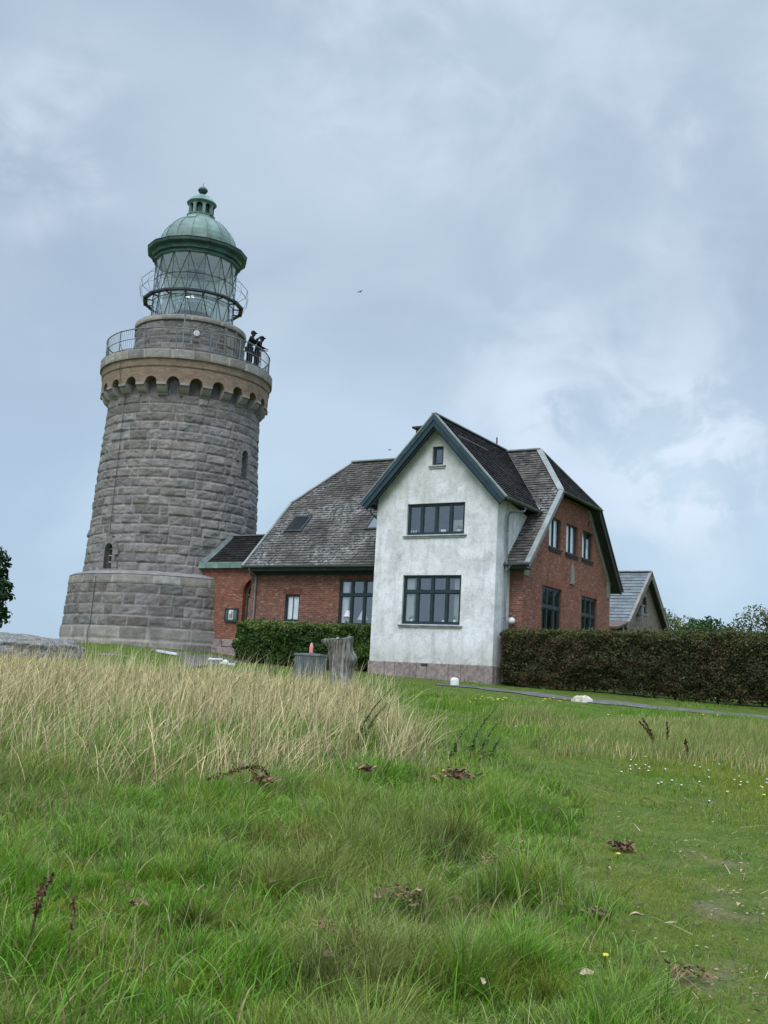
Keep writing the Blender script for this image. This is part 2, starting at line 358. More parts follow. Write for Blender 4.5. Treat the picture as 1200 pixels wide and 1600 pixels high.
# draped sheets: asphalt path beside the hedge and the paving at the tower foot
def drape(name, pts_a, pts_b, m, lift, n=60, k=6):
    A = np.array(pts_a); B = np.array(pts_b); tt = np.linspace(0, 1, n)
    ia = np.c_[np.interp(tt, np.linspace(0,1,len(A)), A[:,0]), np.interp(tt, np.linspace(0,1,len(A)), A[:,1])]
    ib = np.c_[np.interp(tt, np.linspace(0,1,len(B)), B[:,0]), np.interp(tt, np.linspace(0,1,len(B)), B[:,1])]
    wob = (fbm(tt*14, tt*0, 5)-.5)[:, None]*.22; ia = ia+wob; ib = ib-wob*.8
    s = np.linspace(0, 1, k)[None, :, None]; P = (ia[:,None]*(1-s)+ib[:,None]*s).reshape(-1, 2)
    Z = gzv(P[:,0], P[:,1])+lift; I = np.arange(n*k).reshape(n, k)
    f = np.c_[I[:-1,:-1].ravel(), I[:-1,1:].ravel(), I[1:,1:].ravel(), I[1:,:-1].ravel()]
    o = raw_mesh(name, np.c_[P, Z], f, np.ones((n*k, 3)), m); tag(o, kind='structure'); return o
drape('path', [(2.2,36.9),(3.85,35.95),(6.55,34.55),(8.38,33.5),(10.12,32.5),(11.9,31.5),(16,29.1)], [(2.0,36.1),(3.66,35.0),(6.2,33.4),(7.9,32.3),(9.5,31.3),(11.1,30.2),(15.1,27.8)], M['blacktop'], .022)
drape('tower_paving', [(-9.6,45.6),(-8.0,45.2),(-6.4,45.4),(-5.3,44.0)], [(-9.3,43.9),(-7.9,42.9),(-6.9,38.5),(-6.3,33.5)], M['paving'], .02)

# ------------------------------------------------------------------ lighthouse
TX, TY, TZ = -10.13, 51.0, 2.3
LH = empty('lighthouse', (TX, TY, TZ), 0, 'tall round grey granite lighthouse with green copper lantern dome and iron gallery', 'lighthouse')
def cyl(az, r, z): a = R_(az); return (r*math.sin(a), -r*math.cos(a), z)
def stonework(name, z0, z1, r0, r1, course, bl=(.55,1.35), res=.045, bulge=.05, joint=.028, holes=(), tone=1.0, mat='granite', seed=0, rough=.035, alt=False, open_=None):
    rm = (r0+r1)/2; n = int(2*math.pi*rm/res); nz = max(2, int((z1-z0)/res))
    rg = np.random.default_rng(seed+5)
    nc = max(1, round((z1-z0)/course)); cz = np.linspace(z0, z1, nc+1)
    if nc > 2: cz[1:-1] += rg.uniform(-.02, .02, nc-1)
    A = np.linspace(0, 2*math.pi, n, endpoint=False); Z = np.linspace(z0, z1, nz+1)
    AA, ZZ = np.meshgrid(A, Z); S = AA*rm; L = 2*math.pi*rm
    D = np.zeros_like(S); C = np.ones(S.shape+(3,))
    ci = np.clip(np.searchsorted(cz, ZZ, side='right')-1, 0, nc-1)
    for c in range(nc):
        cuts = [rg.uniform(0, .6)]
        short = rg.random() < .5
        while cuts[-1] < L-bl[0]:
            short = not short
            cuts.append(cuts[-1] + (rg.uniform(bl[0], bl[0]*1.35) if (short and alt) or (alt and False) else rg.uniform(bl[0]*(1 if not alt else 2.2), bl[1])))
        cuts = np.array(cuts[:-1]); m = ci == c
        s = S[m]; zz = ZZ[m]
        bi = (np.searchsorted(cuts, s, side='right')-1) % len(cuts)
        lo = cuts[bi]; hi = np.append(cuts[1:], cuts[0]+L)[bi]; sv = np.where(s < lo, s+L, s)
        d = np.minimum(np.minimum(sv-lo, hi-sv), np.minimum(zz-cz[c], cz[c+1]-zz))
        w = hi-lo; h = cz[c+1]-cz[c]
        amp = rg.uniform(.55, 1.35, len(cuts))[bi]; tx = rg.uniform(-1, 1, len(cuts))[bi]; tz = rg.uniform(-1, 1, len(cuts))[bi]
        e = np.clip((d-joint*.4)/.11, 0, 1); e = np.sqrt(e*(2-e))
        prof = e*bulge*amp*(1+.5*tx*((sv-lo)/w-.5)*2+.55*tz*((zz-cz[c])/h-.5)*2)
        off = c*3.7; rn = (fbm(sv*3.2+off, zz*4.5, seed+1, 5)-.5)
        rid = np.abs(fbm(sv*2.1+off*2, zz*2.9+tx*3, seed+9, 4)-.5)*2
        prof += e*(rn*rough*2.2 - (1-np.clip(rid*5, 0, 1))*rough*.9)
        jm = d < np.maximum(joint*.5, res*.62)
        prof[jm] = -.02
        D[m] = prof
        g = rg.uniform(.70, 1.22, len(cuts))[bi]; hue = rg.uniform(-.045, .045, len(cuts))[bi]
        cc = np.stack([g*(1+hue), g, g*(1-hue*.8)], -1)*tone; cc[jm] = (1.45*max(tone,.85),)*3
        C[m] = cc
    RR = r0+(r1-r0)*(ZZ-z0)/(z1-z0) + D
    V = np.stack([RR*np.sin(AA), -RR*np.cos(AA), ZZ-TZ], -1).reshape(-1, 3)
    I = np.arange((nz+1)*n).reshape(nz+1, n); I2 = np.roll(I, -1, axis=1)
    F = np.stack([I[:-1], I2[:-1], I2[1:], I[1:]], -1)
    am = (A+math.pi/n); zm = (Z[:-1]+Z[1:])/2; AM, ZM = np.meshgrid(am, zm); keep = np.ones(AM.shape, bool)
    for (az, zb, zt, hw) in holes:
        ds = np.abs((AM-R_(az)+math.pi) % (2*math.pi)-math.pi)*rm
        inside = (ds < hw) & (ZM > zb) & ((ZM < zt-hw) | ((ds**2+(ZM-(zt-hw))**2) < hw*hw))
        keep &= ~inside
    return raw_mesh(name, V, F.reshape(-1, 4)[keep.ravel()], C.reshape(-1, 3), M[mat], LH)
LOWW, UPW = (-32.3, 5.98, 7.42, .27), (62.3, 10.7, 11.98, .25)
LOWW = (-32.3, 5.98-.15, 7.2, .25)
stonework('plinth_course', 2.1, 3.27, 4.9, 4.86, .62, (1.0, 2.0), .06, .012, .03, tone=1.0, mat='dressed', seed=1, rough=.012)
stonework('battered_base', 3.27, 5.17, 4.80, 4.68, .48, (.45, 1.45), .045, .035, .03, tone=.88, seed=2, alt=True)
stonework('base_ledge', 5.17, 5.58, 4.72, 4.66, .41, (.9, 1.5), .05, .015, .03, tone=1.12, mat='dressed', seed=3, rough=.012)
mb = MB(); mb.lathe([(4.86,3.27),(4.72,3.30)], 96); mb.build('ledge_cap', M['ashlar'], LH)
mb = MB(); mb.lathe([(4.69,5.57),(4.55,5.66),(4.0,5.80)], 96); mb.build('ledge_slope', M['ashlar'], LH)
# holes share the same openings as the windows
LOW = (-32.3, 5.86, 7.0, .24); UPP = (62.3, 10.62, 11.95, .23)
stonework('shaft', 5.7, 14.03, 4.06, 3.62, .43, (.36, 1.25), .040, .058, .026, holes=(LOW, UPP), seed=4, alt=True)
def tower_window(az, zb, zt, hw, r):
    fr = MB(); a0 = R_(az); da = lambda s: math.degrees(s/r)
    # reveal
    pts = [(-hw, zb), (hw, zb), (hw, zt-hw)] + [(hw*math.cos(t), zt-hw+hw*math.sin(t)) for t in np.linspace(0, math.pi, 9)[1:-1]] + [(-hw, zt-hw)]
    N = len(pts)
    for i in range(N):
        p, q = pts[i], pts[(i+1) % N]
        fr.poly([cyl(az+da(p[0]), r+.10, p[1]), cyl(az+da(q[0]), r+.10, q[1]), cyl(az+da(q[0]), r-.42, q[1]), cyl(az+da(p[0]), r-.42, p[1])], .9)
    # surround blocks standing just proud of the shaft
    def blockq(a, b, c1, d, k=1.0):
        o = [cyl(az+da(s), r+.105, zz) for s, zz in (a, b, c1, d)]; i_ = [cyl(az+da(s), r-.1, zz) for s, zz in (a, b, c1, d)]
        fr.hexa(i_+o, k)
    h = (zt-hw-zb)/3; W1 = [.30, .16, .30]
    for j in range(3):
        for sg in (-1, 1):
            x0, x1 = sorted((sg*hw, sg*(hw+W1[j]))); blockq((x0, zb+j*h+.01), (x1, zb+j*h+.01), (x1, zb+(j+1)*h-.01), (x0, zb+(j+1)*h-.01), random.uniform(.85, 1.1))
    K = 5
    for j in range(K):
        t0, t1 = math.pi*j/K+.03, math.pi*(j+1)/K-.03; ro = hw+(.36 if j == 2 else .27); zc = zt-hw
        blockq((hw*math.cos(t0), zc+hw*math.sin(t0)), (ro*math.cos(t0), zc+ro*math.sin(t0)), (ro*math.cos(t1), zc+ro*math.sin(t1)), (hw*math.cos(t1), zc+hw*math.sin(t1)), random.uniform(.85, 1.1))
    blockq((-hw-.34, zb-.16), (hw+.34, zb-.16), (hw+.34, zb-.01), (-hw-.34, zb-.01), 1.1)
    w = fr.build('window', M['ashlar'], LH, weld=True)
    g = MB(); g.poly([cyl(az+da(p[0]*1.02), r-.20, p[1]) for p in pts]); g.build('pane', M['glass'], w)
    g = MB(); g.poly([cyl(az+da(p[0]*1.05), r-.42, p[1]) for p in pts]); g.build('dark_backing', M['dark'], w)
    g = MB(); g.beam(cyl(az, r-.17, zb), cyl(az, r-.17, zt-.02), (1,0,0), .035, (0,1,0), .035)
    for zz in (zb+.3, zb+.6, zt-hw): g.beam(cyl(az-da(hw), r-.17, zz), cyl(az+da(hw), r-.17, zz), (0,0,1), .03, (0,1,0), .03)
    g.build('glazing_bars', M['white'], w)
M['darkpane'] = simple('leaded_glass', (.045,.055,.055), .15, .4, 6, .1, spec=.6)
tower_window(*LOW, 4.04); tower_window(*UPP, 3.75)
# corbel table
mb = MB(); mb.lathe([(3.62,13.9),(3.58,14.9),(3.58,15.0)], 120, c=.62); mb.build('arcade_wall', M['ashlar'], LH)  # wall tint lowered to paint in the shade between the corbels
for k in range(24):
    az = 15*k-5.2; c = MB(); hw = .225
    prof = [(3.58,13.96),(3.70,13.98),(3.71,14.06),(3.79,14.07),(3.86,14.12),(3.93,14.20),(3.98,14.29),(4.0,14.37),(4.09,14.375),(4.09,14.49),(3.58,14.49)]
    L_ = [cyl(az-math.degrees(hw/r), r, zz) for r, zz in prof]; Rr = [cyl(az+math.degrees(hw/r), r, zz) for r, zz in prof]
    for i in range(len(prof)-1): c.poly([L_[i], Rr[i], Rr[i+1], L_[i+1]])
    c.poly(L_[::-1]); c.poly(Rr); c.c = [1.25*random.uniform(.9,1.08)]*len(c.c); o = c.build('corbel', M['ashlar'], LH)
band = MB(); NS = 24*12; spring = 14.49; cr = .285; ctr = lambda i: 0
def zb_at(az):
    q = (az+5.2) % 15; s = R_(q-7.5)*4.05
    return spring + (math.sqrt(max(0, cr*cr-s*s)) if abs(s) < cr else 0)
azs = []
for k in range(24):
    b0 = 15*k-5.2; hwd = math.degrees(cr/4.05)
    azs += [b0] + [b0+7.5+hwd*x for x in (-1,-.97,-.85,-.65,-.35,0,.35,.65,.85,.97,1)]
zz_ = [zb_at(a) for a in azs]; n = len(azs)
for i in range(n):
    a, b = azs[i], azs[(i+1) % n]; za, zb = zz_[i], zz_[(i+1) % n]
    band.poly([cyl(a, 4.05, za), cyl(b, 4.05, zb), cyl(b, 4.07, 15.22), cyl(a, 4.07, 15.22)])
    band.poly([cyl(a, 3.56, za), cyl(b, 3.56, zb), cyl(b, 4.05, zb), cyl(a, 4.05, za)], .8)
    band.poly([cyl(a, 4.07, 15.22), cyl(b, 4.07, 15.22), cyl(b, 4.10, 15.235), cyl(a, 4.10, 15.235)])
    band.poly([cyl(a, 4.10, 15.235), cyl(b, 4.10, 15.235), cyl(b, 4.10, 15.28), cyl(a, 4.10, 15.28)], .5)
    band.poly([cyl(a, 4.10, 15.28), cyl(b, 4.10, 15.28), cyl(b, 4.13, 15.60), cyl(a, 4.13, 15.60)])
def tanmat():
    t = NT('tan_brickwork'); o = t.obj(); sp = t.n('ShaderNodeSeparateXYZ'); t.l(o, sp.inputs[0])
    an = t.math('MULTIPLY', t.math('ARCTAN2', sp.outputs[0], sp.outputs[1]), 4.05); cb = t.n('ShaderNodeCombineXYZ'); t.l(an, cb.inputs[0]); t.l(sp.outputs[2], cb.inputs[1])
    br = t.n('ShaderNodeTexBrick'); t.l(cb.outputs[0], br.inputs['Vector'])
    for k, v in (('Scale', 1), ('Mortar Size', .007), ('Brick Width', .23), ('Row Height', .075)): br.inputs[k].default_value = v
    br.inputs['Color1'].default_value = (.31,.222,.162,1); br.inputs['Color2'].default_value = (.22,.152,.112,1); br.inputs['Mortar'].default_value = (.27,.23,.18,1)
    k = t.mix(1, br.outputs[0], t.ramp(t.noise(o, 3, 6, .7), [(.3, (.68,.66,.64)), (.7, (1.12,1.12,1.12))]), 'MULTIPLY'); k = t.mix(1, k, t.attr(), 'MULTIPLY')
    t.col(k); t.set(.9, spec=.2); t.bump(t.noise(o, 30, 3), .4, .01); return t.m
band.build('brick_band', tanmat(), LH)
# small arched window behind the arcade, straight at the viewer
g = MB(); hw = .17; pts = [(-hw, 14.06), (hw, 14.06)] + [(hw*math.cos(t), 14.52+hw*math.sin(t)) for t in np.linspace(0, math.pi, 8)]
da = lambda s: math.degrees(s/3.7)
w = MB(); w.poly([cyl(2.3+da(p[0]*1.25), 3.645, 14.3+(p[1]-14.3)*1.12) for p in pts], 1.2)
aw = w.build('arcade_window', M['ashlar'], LH); g.poly([cyl(2.3+da(p[0]), 3.655, p[1]) for p in pts]); g.build('pane', M['darkpane'], aw)
stonework('gallery_coping', 15.60, 16.05, 4.20, 4.20, .45, (.85, 1.0), .05, .010, .03, tone=1.12, mat='dressed', seed=6, rough=.01)
mb = MB(); mb.lathe([(4.13,15.595),(4.205,15.602)], 96); mb.lathe([(4.205,16.045),(4.12,16.06),(2.5,16.08)], 96); mb.build('gallery_floor', M['ashlar'], LH)
stonework('drum', 16.05, 17.97, 2.72, 2.64, .385, (.38, 1.2), .04, .045, .034, tone=.80, seed=7, alt=True)
stonework('drum_coping', 17.97, 18.22, 2.76, 2.74, .25, (1.0, 1.6), .045, .010, .02, tone=.95, mat='dressed', seed=8, rough=.008)
mb = MB(); mb.lathe([(2.64,17.96),(2.75,17.975)], 64); mb.lathe([(2.74,18.215),(2.6,18.27),(1.95,18.29),(0.01,18.29)], 64); mb.build('lantern_floor', M['ashlar'], LH)
# gallery door
d = MB(); A0, A1 = 49, 62
d.hexa([cyl(A0, 2.72, 16.1), cyl(A1, 2.72, 16.1), cyl(A1, 2.5, 16.1), cyl(A0, 2.5, 16.1), cyl(A0, 2.72, 17.8), cyl(A1, 2.72, 17.8), cyl(A1, 2.5, 17.8), cyl(A0, 2.5, 17.8)])
for a0, a1 in ((A0-2, A0), (A1, A1+2)): d.hexa([cyl(a0, 2.79, 16.1), cyl(a1, 2.79, 16.1), cyl(a1, 2.5, 16.1), cyl(a0, 2.5, 16.1), cyl(a0, 2.79, 17.9), cyl(a1, 2.79, 17.9), cyl(a1, 2.5, 17.9), cyl(a0, 2.5, 17.9)], .8)
for (z0_, z1_) in ((16.25, 16.95), (17.05, 17.7)):
    for (a0, a1) in ((50.2, 54.8), (56.2, 60.8)): d.hexa([cyl(a0, 2.745, z0_), cyl(a1, 2.745, z0_), cyl(a1, 2.7, z0_), cyl(a0, 2.7, z0_), cyl(a0, 2.745, z1_), cyl(a1, 2.745, z1_), cyl(a1, 2.7, z1_), cyl(a0, 2.7, z1_)], 1.25)
dd = d.build('gallery_door', M['wood'], LH); k = MB(); k.tube([cyl(61, 2.76, 17.1), cyl(61, 2.82, 17.1), cyl(59.5, 2.82, 17.1)], .015, 6); k.build('handle', M['iron'], dd)
p = MB(); c0 = Vector(cyl(16.6, 2.76, 17.32)); nrm = Vector(cyl(16.6, 1, 0)); p.tube([c0, c0+nrm*.05], .14, 20); p.tube([c0+nrm*.05, c0+nrm*.06], .10, 16, c=.7); p.build('round_plaque', M['white'], LH)  # plain round white plaque on the drum wall
# railing
NPOST = 16
rail = MB()
for zz, rr in ((17.10, .028), (16.62, .018), (16.17, .018)): rail.tube([cyl(a, 4.0, zz) for a in np.linspace(0, 360, 97)], rr, 6, cap=False)
for k in range(NPOST*11):
    if k % 11: rail.tube([cyl(k*360/(NPOST*11)+2, 4.0, 16.17), cyl(k*360/(NPOST*11)+2, 4.0, 17.10)], .0075, 4, cap=False)
railing = rail.build('gallery_railing', M['steel'], LH)
for k in range(NPOST):
    q = MB(); a = k*22.5+2; q.tube([cyl(a, 4.0, 16.04), cyl(a, 4.0, 17.15)], .03, 8); q.tube([cyl(a, 3.97, 16.06), cyl(a, 3.70, 16.06), cyl(a, 3.98, 16.5)], .016, 5); q.tube([cyl(a,4.0,16.05),cyl(a,4.0,16.09)], .07, 8); q.build('railing_post', M['steel'], railing)
q = MB(); q.tube([cyl(6.5, 4.03, 16.0), cyl(6.5, 4.03, 17.75)], .03, 8); q.tube([cyl(6.5, 4.03, 17.73), cyl(6.5, 4.03, 17.8)], .045, 8); q.build('rod', M['zinc'], railing)
# lightning conductor down the shaft
q = MB(); zs = np.linspace(15.5, 2.4, 40); pts = []
for zz in zs:
    r = 4.19 if zz > 14.9 else (4.12 if zz > 14.3 else (4.17-(zz-5.7)*.0525 if zz > 5.75 else (4.83-(zz-3.3)*.05 if zz > 3.3 else 4.95))); pts.append(cyl(-33.5 if zz < 12.5 else -34, r, zz))
pts = [Vector(p)+Vector((random.uniform(-.015,.015),0,0)) for p in pts]
q.tube([cyl(-37+ (5.5)*i/39., math.hypot(p.x, p.y), p.z) for i, p in enumerate(pts)], .013, 5); q.build('lightning_cable', M['iron'], LH)
# lantern
N16 = 16; rg_ = 2.05
def pt16(k, r, zz): a = 2*math.pi*k/16; return (r*math.sin(a), -r*math.cos(a), zz)
ZL = [18.27, 19.50, 20.60, 21.68]
g = MB()
for k in range(16): g.poly([pt16(k, rg_-.02, ZL[0]), pt16(k+1, rg_-.02, ZL[0]), pt16(k+1, rg_-.02, ZL[3]), pt16(k, rg_-.02, ZL[3])])
lg = g.build('lantern_glazing', M['lglass'], LH)
g = MB()
def edge_pt(h, zz):  # h in half steps, lies on the polygon
    if h % 2 == 0: return Vector(pt16(h/2, rg_, zz))
    return (Vector(pt16((h-1)/2, rg_, zz))+Vector(pt16((h+1)/2, rg_, zz)))/2
for k in range(16):
    for (za, zb, off) in ((ZL[0], ZL[1], 1), (ZL[1], ZL[2], 0), (ZL[2], ZL[3], 1)):
        h = 2*k+off; p = edge_pt(h, za)
        for sgn in (-1, 1): g.tube([p, edge_pt(h+sgn, zb)], .018, 5, cap=False)
    for zz in (ZL[0]+.02, ZL[1], ZL[2]): g.tube([edge_pt(2*k, zz), edge_pt(2*k+2, zz)], .02, 5, cap=False)
    g.tube([edge_pt(2*k, ZL[0]), edge_pt(2*k, ZL[3])], .012, 4, cap=False)
g.build('lattice', M['iron'], lg)
g = MB()
g.lathe([(2.30,19.54),(2.50,19.54),(2.50,19.60)], 16); g.lathe([(2.30,19.57),(2.49,19.57)], 16); g.lathe([(2.30,19.54),(2.30,19.57)], 16)
g.lathe([(2.50,19.54),(2.52,19.54),(2.52,19.63),(2.50,19.63)], 16)
for k in range(16): g.beam(pt16(k, 2.03, 19.50), pt16(k, 2.5, 19.50), (0,0,1), .06, (math.cos(2*math.pi*k/16), math.sin(2*math.pi*k/16), 0), .05)
gw = g.build('cleaning_gangway', M['iron'], LH)
g = MB(); g.tube([pt16(k, 2.66, 20.55) for k in range(17)], .014, 5, cap=False); g.tube([pt16(k, 2.72, 20.05) for k in range(17)], .010, 5, cap=False)
for k in range(16): g.tube([pt16(k, 2.5, 19.6), pt16(k, 2.72, 20.05), pt16(k, 2.66, 20.55), pt16(k, 2.1, 21.15)], .010, 4, cap=False)
g.build('handrail', M['steel'], gw)
# optic
g = MB(); g.lathe([(.5,18.29),(.5,18.6),(.35,18.65),(.35,18.95),(.9,19.0),(.95,19.05)], 24); ped = g.build('lens_pedestal', M['ashlar'], LH, smooth=False)
g = MB(); prof = []
for i in range(12):
    zz = 19.05+i*.175; rr = 1.0*math.sqrt(max(.05, 1-((zz-20.1)/1.3)**2))+.1
    prof += [(rr, zz), (rr+.07, zz+.07)]
g.lathe(prof, 32); g.build('lens', M['lens'], LH, smooth=False)
g = MB()
for k in range(8): g.tube([cyl(45*k, .98, 19.0), cyl(45*k, 1.16, 20.1), cyl(45*k, .65, 21.25)], .02, 5)
g.lathe([(.66,21.22),(.66,21.3),(.1,21.5)], 16); g.build('lens_cage', M['render'], LH)
g = MB()
for k in range(0):   # blinds drawn across some landward panes
    g.poly([pt16(k, 1.9, 18.95), pt16(k+1, 1.9, 18.95), pt16(k+1, 1.9, 20.5), pt16(k, 1.9, 20.5)])
for k in (5, 6, 7, 8, 9, 10): g.poly([pt16(k, 1.9, 19.3), pt16(k+1, 1.9, 19.3), pt16(k+1, 1.9, 21.6), pt16(k, 1.9, 21.6)])
g.build('blinds', M['voile'], LH)
g = MB(); g.lathe([(2.0,21.68),(1.6,21.78),(.05,21.82)], 16); g.build('lantern_ceiling', M['white'], LH)
g = MB(); g.lathe([(2.02,21.66),(2.14,21.66),(2.14,21.82),(2.26,21.84),(2.26,22.04),(2.44,22.10),(2.50,22.12)], 16, c=1.3)
g.lathe([(2.50,22.12),(2.50,22.27),(2.42,22.32)], 16, c=.6); ev = g.build('eaves_moulding', M['copperdark'], LH)
g = MB(); g.lathe([(2.52,22.27),(2.44,22.34),(2.02,22.50),(1.93,22.56)], 16, c=.8)
dome = [(1.93,22.56),(1.91,22.75),(1.84,23.0),(1.72,23.25),(1.55,23.5),(1.33,23.73),(1.08,23.92),(.84,24.06),(.72,24.16),(.67,24.30)]
for k in range(16):
    t_ = random.uniform(.8, 1.2)
    for i in range(len(dome)-1):
        t2 = t_*random.uniform(.93, 1.07)
        g.poly([pt16(k, *dome[i]), pt16(k+1, *dome[i]), pt16(k+1, *dome[i+1]), pt16(k, *dome[i+1])], (t2, t2*random.uniform(.96, 1.05), t2))
    g.tube([pt16(k, r+.015, zz) for r, zz in dome], .022, 5, c=.85)
g.tube([pt16(k, 2.5, 22.29) for k in range(17)], .03, 6, c=.7)
dm = g.build('dome', M['copper'], LH)
g = MB(); a = -10; g.hexa([cyl(a-10, 1.32, 23.78), cyl(a+10, 1.32, 23.78), cyl(a+10, 1.1, 23.78), cyl(a-10, 1.1, 23.78), cyl(a-10, 1.15, 23.98), cyl(a+10, 1.15, 23.98), cyl(a+10, .95, 23.98), cyl(a-10, .95, 23.98)]); g.build('hatch', M['copper'], dm)
cup = MB(); cup.lathe([(.70,24.28),(.72,24.34),(.64,24.38)], 24)
for k in range(8):
    a = 45*k+22; cup.hexa([cyl(a-6.5, .64, 24.36), cyl(a+6.5, .64, 24.36), cyl(a+6.5, .5, 24.36), cyl(a-6.5, .5, 24.36), cyl(a-6.5, .64, 24.98), cyl(a+6.5, .64, 24.98), cyl(a+6.5, .5, 24.98), cyl(a-6.5, .5, 24.98)])
    # arched head between the piers
    for j in range(6):
        q0, q1 = a+6.5+32*j/6, a+6.5+32*(j+1)/6; s0, s1 = (q0-a-22.5)/16, (q1-a-22.5)/16
        h0, h1 = 24.78+.12*math.sqrt(max(0, 1-s0*s0)), 24.78+.12*math.sqrt(max(0, 1-s1*s1))
        cup.poly([cyl(q0, .62, h0), cyl(q1, .62, h1), cyl(q1, .62, 24.98), cyl(q0, .62, 24.98)])
cu = cup.build('cupola', M['copper'], LH)
g = MB(); g.lathe([(.46,24.3),(.46,24.95)], 16); g.build('dark_louvre', M['copperdark'], cu)
g = MB(); g.lathe([(.60,24.96),(.72,24.98),(.76,25.03),(.70,25.08),(.62,25.2),(.46,25.36),(.25,25.48),(.10,25.53),(.09,25.62)], 32); g.build('cupola_cap', M['copper'], cu)
g = MB(); g.blob((0,0,25.78), (.235,.235,.20), 18, 10); g.tube([(0,0,25.96),(0,0,26.22)], [.02,.006], 6); g.tube([cyl(k*30,.24,25.77) for k in range(13)], .02, 5, c=.6); g.build('finial_ball', M['copperdark'], cu, smooth=False)
# ------------------------------------------------------------------ keeper's house (local x along the front, y away from the viewer)
HROT = math.atan2(-0.5120004, 0.85898521); HO = (4.1388879, 38.0)
def W(u, v, zz=0): return (HO[0]+0.85898521*u+0.5120004*v, HO[1]-0.5120004*u+0.85898521*v, zz)
HOUSE = empty('brick_house', (HO[0], HO[1], 1.5), HROT, 'red brick house with tiled half-hipped roof and a whitewashed gabled front wing', 'house')
def wall(name, m, parent, fn, outline, holes=(), rev=.14, inn=(0,1,0), thick=None, revmat=None):
    """planar wall with real openings; fn maps (s, z) to 3-D; inn = inward unit vector"""
    bm = bmesh.new(); z0 = 0
    q = parent
    while q.parent: q = q.parent
    z0 = q.location.z
    inn = Vector(inn); ed = []
    def loop(pts):
        vs = [bm.verts.new(Vector(fn(*p))) for p in pts]
        return [bm.edges.new((vs[i], vs[(i+1) % len(vs)])) for i in range(len(vs))]
    ed += loop(outline); hl = []
    for h in holes:
        pts = [(h[0],h[1]),(h[2],h[1]),(h[2],h[3]),(h[0],h[3])] if len(h) == 4 and not isinstance(h[0], tuple) else h
        hl.append(pts); ed += loop(pts)
    bmesh.ops.triangle_fill(bm, use_beauty=True, use_dissolve=True, edges=ed)
    for f in bm.faces:
        if f.normal.dot(inn) > 0: f.normal_flip()
    for pts in hl:
        P = [Vector(fn(*p)) for p in pts]; c = sum(P, Vector())/len(P)
        for i in range(len(P)):
            a, b = P[i], P[(i+1) % len(P)]
            f = bm.faces.new([bm.verts.new(x) for x in (a, b, b+inn*rev, a+inn*rev)]); f.normal_update()
            if f.normal.dot(c-(a+b)/2) < 0: f.normal_flip()
    for v in bm.verts: v.co.z -= z0
    me = bpy.data.meshes.new(name); bm.to_mesh(me); bm.free()
    at = me.color_attributes.new('Col', 'FLOAT_COLOR', 'CORNER'); at.data.foreach_set('color', [1.0]*(4*len(me.loops)))
    me.materials.append(m); o = bpy.data.objects.new(name, me); COL.objects.link(o); o.parent = parent; return o
